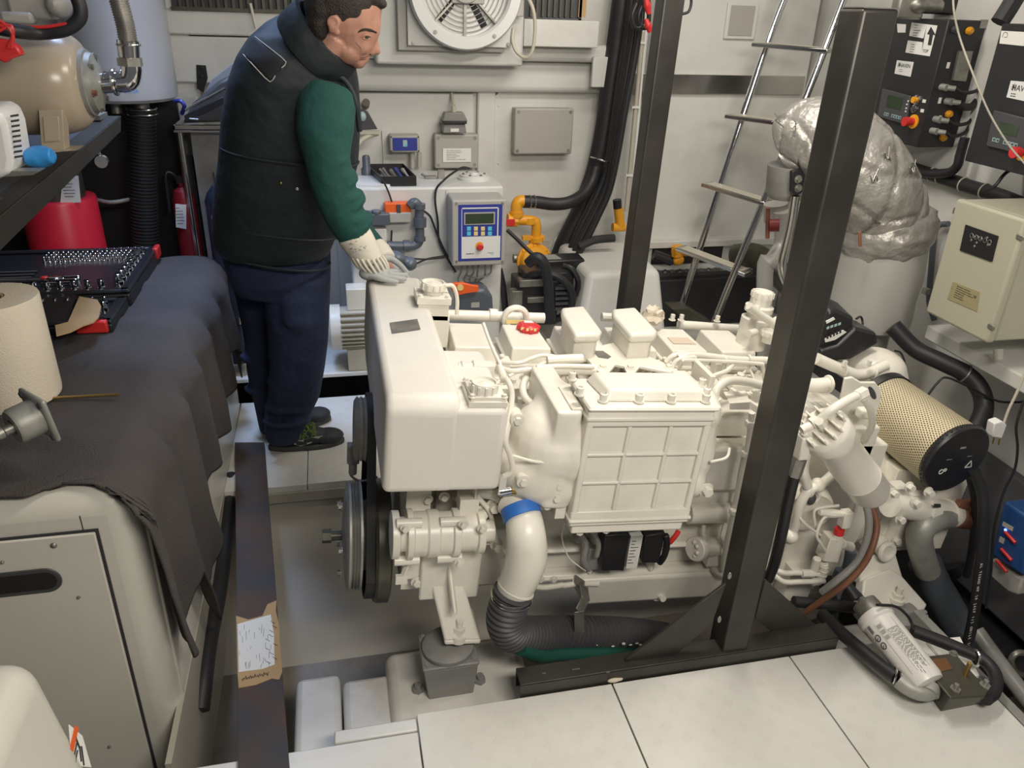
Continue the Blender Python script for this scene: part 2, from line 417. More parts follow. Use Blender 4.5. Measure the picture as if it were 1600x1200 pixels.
# near stringer that carries the engine mounts: low pads, then a higher block
st = MB()
st.bx((-0.48, 1.20, -0.45), (1.66, 1.50, -0.22))
st.bx((-0.20, 1.30, -0.40), (-0.075, 1.725, -0.105)); st.bx((-0.07, 1.30, -0.40), (0.07, 1.70, -0.11))
struct(st, 'trim_4', 'stringer', bevel=0.02, seg=3)
st = MB(); st.bx((0.055, 1.30, -0.42), (0.46, 1.76, -0.085))
struct(st, 'trim_5', 'stringer', bevel=0.03, seg=4)
st = MB(); st.bx((0.44, 1.30, -0.44), (1.25, 1.64, -0.17)); st.bx((1.22, 1.28, -0.44), (1.80, 1.68, -0.16))
struct(st, 'trim_6', 'stringer', bevel=0.02, seg=3)
struct(MB().bx((-0.47, 1.375, -0.07), (-0.1, 1.41, -0.028)), 'trim_7', 'wall', bevel=0.003)
struct(MB().bx((-0.09, 1.40, -0.05), (0.117, 1.438, -0.01)), 'trim_8', 'wall', bevel=0.004)

# back bulkhead: main skin, heavy rounded beam, two lower panels
struct(MB().bx((-1.9, 3.94, -0.5), (2.60, 3.99, 2.4)), 'wall_back', 'wall')
b = MB()
zt = P(750, 145, y=3.86).z
b.bx((0.12, 3.86, zt), (1.42, 3.95, 1.42))
struct(b, 'trim_9', 'wall', bevel=0.03, seg=4)
b = MB(); b.bx((0.12, 3.80, 1.42), (1.43, 3.95, P(900, 70, y=3.8).z))
struct(b, 'trim_10', 'wall', bevel=0.02, seg=3)
b = MB(); b.bx((P(745, 300, y=3.9).x, 3.90, 0.1), (P(772, 300, y=3.9).x, 3.95, zt + 0.02))
struct(b, 'trim_11', 'wall', bevel=0.012, seg=3)
pan = MB(); xl = P(774, 147, y=3.91).x; xr = P(945, 150, y=3.91).x
poly = []
for (x, z, r) in ((xl, 0.1, 0), (xr, 0.1, 0), (xr, zt - 0.01, 0), (xl, zt - 0.01, 0.03)):
    poly.append((x, 3.915, z))
pan.prism([(xl, 3.93, 0.1), (xr + 0.1, 3.93, 0.1), (xr + 0.1, 3.93, zt), (xl + 0.02, 3.93, zt), (xl, 3.93, zt - 0.02)], (0, -0.018, 0))
for px, py in ((779, 165), (779, 255)):
    pan.bolt(P(px, py, y=3.912), (0, -1, 0), 0.004, 0.003)
struct(pan, 'trim_12', 'wall', bevel=0.002)
pan = MB(); pan.bx((0.0, 3.915, 0.1), (P(740, 145, y=3.915).x, 3.93, zt - 0.01))
struct(pan, 'trim_13', 'wall', bevel=0.004)
# box frame behind the fan
pan = MB(); a = P(588, 100, y=3.72); c = P(817, 98, y=3.72)
pan.bx((a.x, 3.72, a.z), (c.x, 3.9, 1.95)); struct(pan, 'trim_14', 'wall', bevel=0.012, seg=3)
# upper left fixture ledge and upper right box under the louvre
pan = MB(); a = P(817, 80, y=3.72); c = P(937, 33, y=3.72)
pan.bx((a.x + 0.002, 3.72, P(880, 74, y=3.72).z), (c.x, 3.9, c.z)); struct(pan, 'trim_15', 'wall', bevel=0.004)
pan = MB(); a = P(268, 60, y=3.78); pan.bx((-0.75, 3.78, 1.50), (P(470, 50, y=3.78).x + 0.35, 3.93, P(300, 14, y=3.78).z))
pan.bx((-0.752, 3.785, 1.31), (0.118, 3.93, 1.495)); struct(pan, 'trim_16', 'wall', bevel=0.008)
struct(MB().bx((-1.2, 3.80, 1.0), (-0.55, 3.93, 2.2)), 'trim_17', 'wall', bevel=0.01)
# right-hand bulkhead with the access door panel
struct(MB().bx((1.43, 3.78, -0.5), (2.44, 3.93, P(1100, 376, y=3.78).z)), 'trim_18', 'wall', bevel=0.01)
a = P(960, 250, y=3.85)
struct(MB().bx((1.56, 3.86, P(1100, 376, y=3.86).z), (2.425, 3.938, 2.4)), 'wall_back', 'wall', bevel=0.01)
# polished rail band across it
a = P(1048, 116, y=3.84); c = P(1048, 146, y=3.84)
m = MB(); m.bx((1.45, 3.84, c.z), (P(1255, 140, y=3.84).x, 3.858, a.z)); struct(m, 'trim_19', 'stainless', bevel=0.001)
# small switch niche frame
# right hull side
struct(MB().bx((RWX, 0.9, -0.5), (RWX + 0.05, 3.95, 2.4)), 'wall_right', 'wall')
# long white shelf rail along the right side under the cream cabinet
a = P(1457, 512, x=2.16); c = P(1600, 598, x=2.16)
m = MB(); m.bx((2.16, 1.0, a.z - 0.055), (2.44, a.y + 0.03, a.z)); struct(m, 'trim_20', 'wall', bevel=0.006)
# lower hull flare on the right
m = MB(); m.prism([(2.44, 0, -0.3), (2.44, 0, 0.34), (2.30, 0, 0.30), (2.22, 0, -0.3)], (0, 0, 0)) if False else None
struct(MB().hexa([(2.25, 0.9, -0.3), (2.44, 0.9, -0.3), (2.44, 3.3, -0.3), (2.25, 3.3, -0.3), (2.40, 0.9, 0.12), (2.44, 0.9, 0.12), (2.44, 3.3, 0.16), (2.40, 3.3, 0.16)]), 'trim_21', 'dark', bevel=0.01)
# left side
struct(MB().bx((-1.95, 0.2, -0.5), (-1.9, 3.95, 2.4)), 'wall_left', 'dark')  # white wall in deep shade; the shade is put into its dark colour
struct(MB().bx((-1.9, 3.7, 0.1), (-0.62, 3.72, 1.25)), 'trim_22', 'blackpaint')  # black sheet added for the unlit space behind, shade painted as colour
# skirt between the generator set and the pit
struct(MB().bx((-0.485, 1.41, -0.40), (-0.47, 3.1, -0.002)), 'trim_23', 'hull')
# white moulded ledge in the far corner, black tank well with a bolted rim
lg = MB()
q = [P(893, 418, y=3.4), P(1000, 418, y=3.4)]
zl = P(905, 420, y=3.4).z
lg.hexa([(1.02, 3.15, 0.0), (1.55, 3.15, 0.0), (1.55, 3.9, 0.0), (1.0, 3.9, 0), (1.14, 3.33, zl), (1.50, 3.33, zl), (1.50, 3.9, zl + .03), (1.12, 3.9, zl + .03)])
struct(lg, 'trim_24', 'wall', bevel=0.03, seg=4)

# dark bilge right of the walkway plates with a dusty steel angle at their edge
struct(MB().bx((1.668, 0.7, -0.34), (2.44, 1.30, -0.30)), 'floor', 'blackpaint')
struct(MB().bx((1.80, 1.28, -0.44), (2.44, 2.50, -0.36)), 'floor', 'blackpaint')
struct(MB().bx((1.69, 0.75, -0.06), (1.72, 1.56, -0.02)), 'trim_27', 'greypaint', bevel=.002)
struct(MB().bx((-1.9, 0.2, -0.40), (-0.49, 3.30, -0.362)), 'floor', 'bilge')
# ------------------------------------------------------------------ the marine engine (built in its own tilted frame)
eng = thing('marine_engine', 'large white-painted six-cylinder marine diesel engine tilted in the open floor pit', 'engine', matrix=EM, local=True)
def EP(*a): return [E(p[0], p[1], y=p[2]) for p in a]
def ETB(name, pts, r, m='engine', n=10, parent=None, lab=None, sm=5):
    o = MB().tube(EP(*pts), r, n=n, sm=sm).build(name, m, parent or eng)
    if lab: o['label'] = lab
    return o
# heat exchanger cover, the big smooth box at the front end
c = MB()
prof = [(-0.45, 0.612), (-0.45, 0.835), (-0.425, 0.862), (0.40, 0.872), (0.44, 0.85), (0.44, 0.66), (0.30, 0.61)]
c.prism([(0.012, v, w_) for v, w_ in prof], (0.172, 0, 0))
c.bx((0.10, -0.448, 0.612), (0.296, -0.10, 0.840))
cov = c.build('front_cover', 'cover', eng, bevel=0.018, seg=4)
pt = MB(); q = [E(609, 505, z=0.868), E(652, 499, z=0.868), E(657, 515, z=0.868), E(613, 521, z=0.868)]
pt.prism([p + V((0, 0, 0.001)) for p in q], (0, 0, 0.0008)); o = pt.build('adhesive_patch', 'dullmetal', eng); o['label'] = 'grey smeared adhesive patch on the cover'
# two spacers poking out to the left and the sensor
for px, py in ((560, 632), (567, 670)):
    p = E(px + 20, py, y=-0.02); MB().box(p + V((-0.01, 0, 0)), (0.075, 0.022, 0.022)).build('cover_stud', 'engine', eng, bevel=0.003)
s = MB(); p = E(552, 708, y=-0.02); s.box(p, (0.035, 0.03, 0.06)); s.cyl(p + V((0, 0, -0.03)), p + V((0, 0, -0.07)), 0.012)
s.tube(EP((548, 722, -.02), (548, 742, -.02), (565, 752, -.02), (590, 745, -.02)), 0.004)
s.build('speed_sensor', 'greypaint', eng, bevel=0.003)
# block, head deck, crankcase
b = MB(); b.bx((0.14, -0.20, 0.16), (1.52, 0.30, 0.60)); b.bx((0.18, -0.24, 0.40), (1.50, -0.18, 0.46)); b.bx((0.18, -0.25, 0.255), (1.5, -0.19, 0.275))
for k in range(7):
    b.bx((0.26 + k * 0.2, -0.24, 0.16), (0.28 + k * 0.2, -0.19, 0.44))
b.bx((0.18, -0.26, 0.16), (0.50, -0.19, 0.36))
b.build('engine_block', 'engine', eng, bevel=0.010)
b = MB(); b.bx((0.30, -0.27, 0.455), (0.62, -0.18, 0.60)); b.bx((0.55, -0.27, 0.47), (1.2, -0.2, 0.62)); b.bx((0.45, -0.15, 0.60), (1.35, 0.02, 0.68))
b.build('intake_manifold', 'engine', eng, bevel=0.012)
# front timing case with bolts
b = MB(); b.bx((0.09, -0.30, 0.20), (0.155, 0.32, 0.62)); b.bx((0.095, -0.33, 0.26), (0.30, -0.25, 0.395))
for z in (0.36, 0.24):
    for u in (0.13, 0.27): b.bolt((u, -0.331, z + 0.01), (0, -1, 0), 0.012, 0.012)
for k in range(5): b.bolt(E(668 + k * 26, 780 - (k % 2) * 4, y=-0.30), (0, -1, 0), 0.010, 0.012)
b.build('timing_case', 'engine', eng, bevel=0.006)
b = MB(); b.box((0.21, -0.30, 0.585), (0.20, 0.10, 0.05)); b.cyl((0.12, -0.33, 0.57), (0.12, -0.355, 0.57), 0.014); b.cyl((0.16, -0.33, 0.575), (0.16, -0.355, 0.575), 0.012)
b.box((0.26, -0.34, 0.56), (0.004, 0.03, 0.06)); b.build('front_bracket', 'engine', eng, bevel=0.006)
# oil pan
b = MB(); z0 = 0.16
b.bx((0.16, -0.235, 0.135), (1.52, 0.28, 0.165))
b.hexa([(0.67, -0.225, 0.03), (1.50, -0.225, 0.03), (1.50, 0.25, 0.02), (0.66, 0.25, 0.02), (0.64, -0.245, 0.15), (1.52, -0.245, 0.15), (1.52, 0.27, 0.14), (0.62, 0.27, 0.14)])
b.hexa([(0.20, -0.12, 0.09), (0.64, -0.12, 0.09), (0.64, 0.2, 0.09), (0.20, 0.2, 0.09), (0.18, -0.2, 0.14), (0.64, -0.2, 0.14), (0.64, 0.25, 0.14), (0.18, 0.25, 0.14)])
b.build('oil_pan', 'engine', eng, bevel=0.018, seg=3)
b = MB(); p = E(1025, 925, y=-0.20); b.cyl(p + V((0, .03, 0)), p + V((0, -0.02, 0)), 0.02); b.cyl(p, p + V((0.005, -0.045, 0.01)), 0.011); b.torus(p + V((0, -0.004, 0)), (0, 1, 0), 0.022, 0.005)
b.build('drain_plug', 'engine', eng)
b = MB(); b.tube(EP((880, 915, -.24), (905, 912, -.24), (935, 912, -.24)), 0.009); b.tube(EP((830, 915, -.24), (850, 918, -.24), (880, 914, -.24)), 0.009)
for px in (845, 865, 900): b.bolt(E(px, 905, y=-0.235), (0, -1, 0), 0.008, 0.008)
b.build('oil_pipe', 'engine', eng)
# crank pulleys and belt
b = MB(); cx = -0.065; cc = V((cx, -0.13, 0.265))
b.lathe([(0.03, 0), (0.045, 0.0), (0.12, 0.008), (0.150, 0.012), (0.156, 0.016), (0.156, 0.022), (0.146, 0.026), (0.156, 0.030), (0.146, 0.034), (0.156, 0.038), (0.146, 0.042), (0.156, 0.046), (0.156, 0.052), (0.10, 0.055), (0.10, 0.09)], cc, (1, 0, 0), 48)
b.build('crank_pulley', 'cast', eng)
for k in range(5):
    a = 2 * PI * k / 5 + 0.4; p = cc + V((-0.002, 0.105 * math.cos(a), 0.105 * math.sin(a))); MB().bolt(p, (-1, 0, 0), 0.009, 0.010).build('pulley_bolt', 'dullmetal', eng)
b = MB(); b.cyl(cc + V((-0.04, 0, 0)), cc, 0.014); b.cyl(cc + V((-0.055, 0, 0)), cc + V((-0.03, 0, 0)), 0.02, n=6)
b.build('crank_nut', 'olive', eng)
b = MB(); c2 = cc + V((0.084, 0, -0.02))
b.lathe([(0.05, 0), (0.172, 0.002), (0.178, 0.010), (0.178, 0.042), (0.171, 0.046), (0.05, 0.048)], c2, (1, 0, 0), 48); b.build('vibration_damper', 'olive', eng)
# belt running up over the fan wheel
b = MB(); r1 = 0.158; up = V((cx + 0.07, 0.03, 0.60)); ring = []
for k in range(40):
    a = 2 * PI * k / 40; y = math.cos(a); z = math.sin(a)
    ctr = V((cx + 0.030, -0.13, 0.265)) if z < 0 else V((cx + 0.030, -0.05, 0.57)); rr = 0.172 if z < 0 else 0.095
    ring.append(ctr + V((0.012, y * rr, z * rr)))
rg = [[p + V((-0.010, 0, 0)), p + V((0.014, 0, 0)), p + V((0.014, 0, 0)) + (p - V((cx + 0.03, -0.08, 0.45))).normalized() * 0.008, p + V((-0.010, 0, 0)) + (p - V((cx + 0.03, -0.08, 0.45))).normalized() * 0.008] for p in ring]
b.rings([[q + V((0.028, 0, 0)) for q in r_] for r_ in rg], closed=True); b.build('drive_belt', 'rubber', eng)
b = MB(); b.lathe([(0.03, 0), (0.08, 0.0), (0.092, 0.008), (0.086, 0.014), (0.092, 0.020), (0.086, 0.026), (0.092, 0.032), (0.03, 0.04)], (cx + 0.028, -0.05, 0.57), (1, 0, 0), 40); b.build('upper_pulley', 'cast', eng)
# raw water pump / alternator behind pulley
b = MB(); ax = V((1, 0, 0)); p0 = E(622, 835, y=-0.36)
b.lathe([(0.02, -0.02), (0.062, -0.018), (0.062, 0.0), (0.045, 0.004), (0.045, 0.018), (0.066, 0.02), (0.066, 0.035), (0.058, 0.038), (0.058, 0.070), (0.062, 0.074), (0.062, 0.100), (0.057, 0.104), (0.057, 0.135), (0.064, 0.138), (0.064, 0.155), (0.05, 0.158), (0.05, 0.20), (0.058, 0.203), (0.058, 0.22), (0.03, 0.224), (0.03, 0.25)], p0, ax, 32)
for u, zz in ((0.13, 0.055), (0.13, -0.058), (0.02, 0.055), (0.02, -0.06)): b.cyl(p0 + V((u - 0.03, -0.03, zz)), p0 + V((u + 0.035, -0.03, zz)), 0.013)
for u, zz in ((0.155, 0.065), (0.155, -0.055), (0.01, 0.06), (0.205, 0.05)): b.bolt(p0 + V((u, -0.055, zz)), (0, -1, 0), 0.009, 0.012)
b.box(p0 + V((0.04, 0.02, -0.065)), (0.08, 0.03, 0.03)); b.box(p0 + V((0.18, 0.03, 0.07)), (0.05, 0.05, 0.05))
b.build('water_pump', 'engine', eng, bevel=0.002)
b = MB(); a = EP((632, 862, -.37), (637, 880, -.38), (627, 905, -.39)); b.beam(a[0], a[1], 0.012, 0.006); b.beam(a[1], a[2], 0.012, 0.006); b.box(a[2], (0.03, 0.012, 0.025)); b.build('sensor_bracket', 'engine', eng)
b = MB(); 
for k, (px, py) in enumerate(((752, 800), (770, 790), (758, 838), (776, 850), (748, 815))): b.bolt(E(px, py, y=-0.33), (0, -1, 0.2), 0.013, 0.03)
b.tube(EP((745, 775, -.33), (765, 800, -.34), (772, 835, -.34), (786, 870, -.33)), 0.007); b.tube(EP((735, 770, -.3), (775, 775, -.33), (790, 800, -.33)), 0.014)
b.bx(tuple(E(742, 856, y=-0.30)), tuple(E(800, 800, y=-0.22))); b.build('pump_fittings', 'engine', eng, bevel=0.002)
# front mount bracket
b = MB()
tl, tr = E(672, 905, y=-0.335), E(722, 905, y=-0.335); bl, br = E(695, 1002, y=-0.42), E(752, 1000, y=-0.42)
top = [tl, tr, br, bl]; zz = V((0, 0.020, -0.004))
b.prism(top, V((0, 0.018, -0.010)))
b.prism([bl, br, br + V((0.0, 0.12, 0.01)), bl + V((0.0, 0.12, 0.01))], (0, 0, -0.016)) 
mid_t = (tl + tr) / 2; mid_b = (bl * 0.45 + br * 0.55)
b.prism([mid_t + V((-0.004, 0, 0.02)), mid_t + V((-0.004, 0.09, 0.02)), mid_b + V((-0.004, 0.05, 0.02)), mid_b + V((-0.004, -0.0, 0.03))], (0.009, 0, 0)) if False else None
rib = [E(698, 880, y=-0.34), E(706, 880, y=-0.34), E(716, 962, y=-0.43), E(708, 962, y=-0.43)]
b.prism(rib, (0, 0.08, 0))
b.bx((0.135, -0.345, 0.195), (0.30, -0.32, 0.41))
b.build('engine_bracket', 'engine', eng, bevel=0.006)
b = MB(); p = E(717, 985, y=-0.40); b.cyl(p + V((0, 0, -0.03)), p + V((0, 0, -0.010)), 0.025); b.cyl(p + V((0, 0, -0.012)), p + V((0, 0, 0.012)), 0.018, n=6); b.cyl(p, p + V((0, 0, 0.035)), 0.009); b.build('mount_nut', 'engine', eng)
# right mount bracket: a broad flat arm with a lifting boss
b = MB()
q = [E(1350, 905, y=-0.30), E(1392, 888, y=-0.30), E(1410, 900, y=-0.31), E(1450, 945, y=-0.36), E(1440, 962, y=-0.36), E(1392, 965, y=-0.38), E(1345, 950, y=-0.38)]
b.prism(q, (0, 0.03, -0.035)); b.prism([E(1340, 870, y=-0.26), E(1400, 865, y=-0.26), E(1412, 905, y=-0.30), E(1345, 915, y=-0.30)], (0, 0.05, -0.02))
p = E(1386, 862, y=-0.28); b.torus(p, (0.1, -1, 0.25), 0.026, 0.010, 24, 10); b.cyl(p, p + V((0, 0.06, 0)), 0.03)
b.build('engine_bracket', 'engine', eng, bevel=0.006)
b = MB(); p = E(1401, 935, y=-0.35); b.cyl(p + V((0, 0, -0.01)), p + V((0, 0, 0.004)), 0.026); b.cyl(p, p + V((0, 0, 0.02)), 0.019, n=6); b.cyl(p, p + V((0, 0, 0.045)), 0.010); b.build('mount_nut', 'engine', eng)
# white cast elbow down to the hose
b = MB()
el = [E(800, 782, y=-0.36), E(815, 800, y=-0.40), E(822, 835, y=-0.45), E(822, 875, y=-0.46), E(808, 912, y=-0.45), E(800, 925, y=-0.44)]
b.tube(el, [0.045, 0.046, 0.050, 0.054, 0.049, 0.046], n=28)
b.torus(E(806, 918, y=-0.45), (0.35, 0.1, 1), 0.048, 0.004, 28, 8)
b.build('coolant_elbow', 'engine', eng)
b = MB(); b.tube([E(811, 791, y=-0.395), E(817, 809, y=-0.42)], 0.0505, n=28); o = b.build('tape_band', 'bluetape', eng); o['label'] = 'blue tape round the coolant elbow'
# intake bell between cover and intercooler (organic casting)
b = MB()
b.ell(E(880, 665, y=-0.31), (0.095, 0.13, 0.108)); b.ell(E(852, 690, y=-0.33), (0.095, 0.12, 0.105)); b.ell(E(836, 727, y=-0.33), (0.108, 0.115, 0.098))
b.ell(E(868, 745, y=-0.35), (0.075, 0.09, 0.07)); b.ell(E(815, 690, y=-0.27), (0.05, 0.08, 0.055)); b.ell(E(885, 700, y=-0.36), (0.05, 0.09, 0.11))
b.bx((0.42, -0.43, 0.54), (0.485, -0.16, 0.82)); b.ell(E(800, 650, y=-0.2), (0.07, 0.06, 0.03)); b.ell(E(868, 770, y=-0.36), (0.05, 0.06, 0.035))
b.build('intake_bell', 'engine', eng, remesh=0.007, smooth=8)
MB().tube(EP((800, 712, -.425), (840, 722, -.435), (885, 722, -.44)), 0.004).build('bell_seam', 'engine', eng)
for px, py in ((817, 751), (852, 752), (873, 757), (869, 776), (808, 655)):
    p = E(px, py, y=-0.425); b = MB(); b.cyl(p + V((0, 0.03, 0)), p + V((0, -0.006, 0)), 0.017); b.bolt(p + V((0, -0.005, 0)), (0, -1, 0), 0.010, 0.010); b.build('bell_bolt', 'engine', eng)
# intercooler
b = MB()
u0, u1, w0, w1, vf, vb = 0.49, 0.822, 0.50, 0.835, -0.45, -0.295
b.bx((u0, vf + 0.012, w0), (u1, vb, w1))
# front face: raised frame and grid of ribs
for a_, c_ in (((u0, w0), (u1, w0 + 0.045)), ((u0, w1 - 0.045), (u1, w1)), ((u0 + .0007, w0 + .001), (u0 + 0.018, w1 - .001)), ((u1 - 0.018, w0 + .001), (u1 - .0007, w1 - .001))):
    b.bx((a_[0], vf + (.0006 if a_[1] > w0 and a_[1] < w0 + .01 else 0), a_[1]), (c_[0], vf + 0.02, c_[1]))
gw = (u1 - u0 - 0.036)
for t in (0.33, 0.70): b.bx((u0 + 0.018 + gw * t - 0.005, vf + 0.003, w0), (u0 + 0.018 + gw * t + 0.005, vf + 0.02, w1))
for t in (0.335, 0.668): b.bx((u0, vf + 0.003, w0 + 0.045 + 0.245 * t - 0.005), (u1, vf + 0.02, w0 + 0.045 + 0.245 * t + 0.005))
b.bx((u0 - 0.004, vf - 0.006, w1 - 0.028), (u1 + 0.004, vb, w1 - 0.016)); b.bx((u0 - 0.004, vf - 0.006, w0 + 0.012), (u1 + 0.004, vb, w0 + 0.022))
b.bx((u0 + 0.012, vf + 0.01, w0 - 0.03), (u1 - 0.008, vb, w0))
ic = b.build('intercooler', 'engine', eng, bevel=0.004)
b = MB()
b.bx((u0 - 0.004, vf - 0.010, w1), (u1 + 0.006, vb, w1 + 0.014))
lf, lb = vf + 0.016, vb - 0.014
b.hexa([(u0 + 0.045, lf, w1 + .014), (u1 - 0.008, lf, w1 + .014), (u1 - 0.008, lb, w1 + .014), (u0 + 0.03, lb, w1 + .014),
        (u0 + 0.055, lf + 0.014, w1 + 0.042), (u1 - 0.03, lf + 0.014, w1 + 0.042), (u1 - 0.025, lb - 0.006, w1 + 0.042), (u0 + 0.05, lb - 0.006, w1 + 0.042)])
b.build('intercooler_lid', 'engine', eng, bevel=0.007, seg=3)
for px, py, v in ((905, 617, -.36), (942, 627, -.44), (998, 628, -.44), (1048, 628, -.44), (1102, 628, -.44), (893, 593, -.26), (1103, 618, -.36), (1096, 603, -.3)):
    p = E(px, py, z=w1 + 0.016); m_ = MB(); m_.cyl(p, p + V((0, 0, 0.004)), 0.013); m_.lathe([(0.009, 0.003), (0.0095, 0.020), (0.006, 0.022), (0.006, 0.014), (0, 0.014)], p, (0, 0, 1), 14); m_.build('cap_screw', 'engine', eng)
b = MB()
for px in (907, 948, 998, 1040): b.bolt(E(px, 824 - (px - 907) * 0.07, y=vf + 0.03), (0, 0, -1), 0.010, 0.02)
b.build('lower_bolt', 'engine', eng)
b = MB(); b.bx((u0 - 0.032, vf + 0.03, w0 + 0.005), (u0 - 0.004, vb, w1 - 0.01)); b.bx((u0 - 0.05, vf + 0.045, w0 + 0.03), (u0 - 0.03, vb, w1 - 0.02))
for w_ in (0.54, 0.62, 0.71, 0.79): b.bolt((u0 - 0.052, vf + 0.04, w_), (-0.6, -1, 0), 0.008, 0.012)
b.build('intercooler_flange', 'engine', eng, bevel=0.004)
# right end housing of intercooler
b = MB(); b.bx((u1, -0.40, 0.54), (u1 + 0.05, -0.17, 0.82)); b.ell((u1 + 0.04, -0.30, 0.66), (0.05, 0.11, 0.13)); b.ell((u1 + 0.03, -0.30, 0.78), (0.055, 0.11, 0.05)); b.ell((u1 + 0.03, -0.33, 0.58), (0.045, 0.09, 0.06))
b.build('end_housing', 'engine', eng, remesh=0.007, smooth=6)
b = MB(); b.bolt(E(1103, 765, y=-0.41), (0, -1, 0), 0.014, 0.02); b.tube(EP((1110, 722, -.42), (1135, 715, -.40), (1140, 700, -.38)), 0.004)
b.hexa([E(1140, 640, y=-.30), E(1170, 640, y=-.30), E(1172, 640, y=-.18), E(1145, 640, y=-.18), E(1140, 630, y=-.30), E(1172, 628, y=-.30), E(1165, 610, y=-.18), E(1130, 612, y=-.18)])
b.bx((0.90, -0.26, 0.45), (0.915, -0.15, 0.84)); b.build('housing_fittings', 'engine', eng, bevel=0.003)
# ---- cylinder heads with rocker covers
pitch = 0.171; ub = 0.222
for k in range(6):
    u = ub + k * pitch
    h = MB(); h.bx((u + 0.004, -0.085, 0.60), (u + pitch - 0.004, 0.26, 0.715)); h.bx((u + 0.02, -0.10, 0.60), (u + pitch - 0.02, -0.08, 0.69))
    for vv in (-0.05, 0.03, 0.10):
        for uu in (0.014, pitch - 0.014): h.bolt((u + uu, vv, 0.715), (0, 0, 1), 0.009, 0.014)
    h.build('cylinder_head', 'engine', eng, bevel=0.006)
    r = MB()
    if k in (2, 3):
        pass
    r.hexa([(u + 0.022, 0.035, 0.715), (u + pitch - 0.022, 0.035, 0.715), (u + pitch - 0.022, 0.24, 0.715), (u + 0.022, 0.24, 0.715),
            (u + 0.026, 0.048, 0.785), (u + pitch - 0.026, 0.048, 0.785), (u + pitch - 0.03, 0.23, 0.788), (u + 0.032, 0.23, 0.788)])
    r.bx((u + 0.016, 0.028, 0.728), (u + pitch - 0.016, 0.245, 0.738))
    rc = r.build('rocker_cover', 'engine', eng, bevel=0.010, seg=3)
    if k in (4,):
        mm = MB(); mm.prism([(u + 0.05, 0.10, 0.787), (u + 0.13, 0.10, 0.787), (u + 0.12, 0.15, 0.788), (u + 0.05, 0.15, 0.788)], (0, 0, 0.0012)); o = mm.build('worn_spot', mat('worn_paint', (.62, .50, .40), .5), rc); o['label'] = 'faint brown paint stain on the rocker cover'
    j = MB(); p = V((u + 0.062, -0.015, 0.70)); j.lathe([(0.026, -0.08), (0.024, 0.0), (0.022, 0.012), (0.024, 0.014), (0.017, 0.022), (0.018, 0.030), (0.011, 0.036), (0.011, 0.044), (0, 0.046)], p, (0, -0.25, 1), 18)
    j.tube([p + V((0, -0.01, 0.036)), p + V((0.03, -0.005, 0.052)), p + V((0.045, -0.03, 0.02)), p + V((0.05, -0.07, -0.03)), p + V((0.03 + 0.02 * (k % 2), -0.11, -0.04))], 0.0045)
    j.cyl(p + V((0.045, 0.005, -0.03)), p + V((0.045, 0.005, 0.03)), 0.009); j.build('injector', 'engine', eng)
    if k < 5:
        g = MB(); g.bx((u + pitch - 0.014, 0.0, 0.70), (u + pitch + 0.014, 0.035, 0.765)); g.bx((u + pitch - 0.012, -0.06, 0.62), (u + pitch + 0.012, 0.01, 0.705)); g.cyl((u + pitch - 0.01, 0.02, 0.765), (u + pitch - 0.01, 0.02, 0.775), 0.009, n=6); g.build('head_clamp', 'engine', eng, bevel=0.004)
# two raised breather lids
for px0, px1 in (((877, 480), (941, 521)), ((957, 482), (1028, 521))):
    zt_ = 0.872
    f = [E(px0[0], px0[1], z=zt_), E(px0[0] + 36, px0[1] - 3, z=zt_), E(px1[0], px1[1] - 5, z=zt_), E(px1[0] - 4, px1[1], z=zt_), E(px1[0] - 42, px1[1] + 1, z=zt_), E(px0[0] + 2, px0[1] + 10, z=zt_)]
    m_ = MB(); m_.prism(f, (0, 0, -0.030)); m_.build('breather_lid', 'engine', eng, bevel=0.010, seg=3)
    ctr = sum(f, V((0, 0, 0))) / 6; m_ = MB(); m_.prism([ctr + (p - ctr) * 0.86 + V((0, 0, -0.028)) for p in f], (0, 0, -0.07)); m_.build('breather_body', 'engine', eng, bevel=0.005)
# red oil filler cap
b = MB(); p = E(826, 510, z=0.80)
pr = []
b.lathe([(0.030, -0.02), (0.034, -0.012), (0.034, 0.004), (0.026, 0.010), (0, 0.011)], p, (0, 0, 1), 12)
for k in range(8):
    a = 2 * PI * k / 8; b.ell(p + V((0.030 * math.cos(a), 0.030 * math.sin(a), -0.003)), (0.009, 0.009, 0.010), n=8, m=6)
o = b.build('filler_cap', 'redp', eng); o['label'] = 'red plastic oil filler cap'
b = MB(); b.prism([p + V((-0.016, 0, 0.0115)), p + V((0.016, 0, 0.0115)), p + V((0.013, 0.018, 0.0115)), p + V((-0.013, 0.018, 0.0115))], (0, 0, 0.001)); b.build('cap_sticker', 'white', eng)
for k, (dx, dy) in enumerate(((-0.012, -0.033), (0, -0.035), (0.012, -0.033), (-0.027, -0.026))): MB().box(p + V((dx, dy, 0.002)), (0.008, 0.003, 0.008)).build('cap_mark', 'keyy', eng)
MB().torus(E(805, 497, y=0.25), (0, 1, 0.1), 0.036, 0.010, 28, 8, ry=0.012).build('lifting_ring', 'engine', eng)
MB().box(E(805, 503, y=0.235), (0.06, 0.004, 0.012)).build('ring_tag', 'keyy', eng)
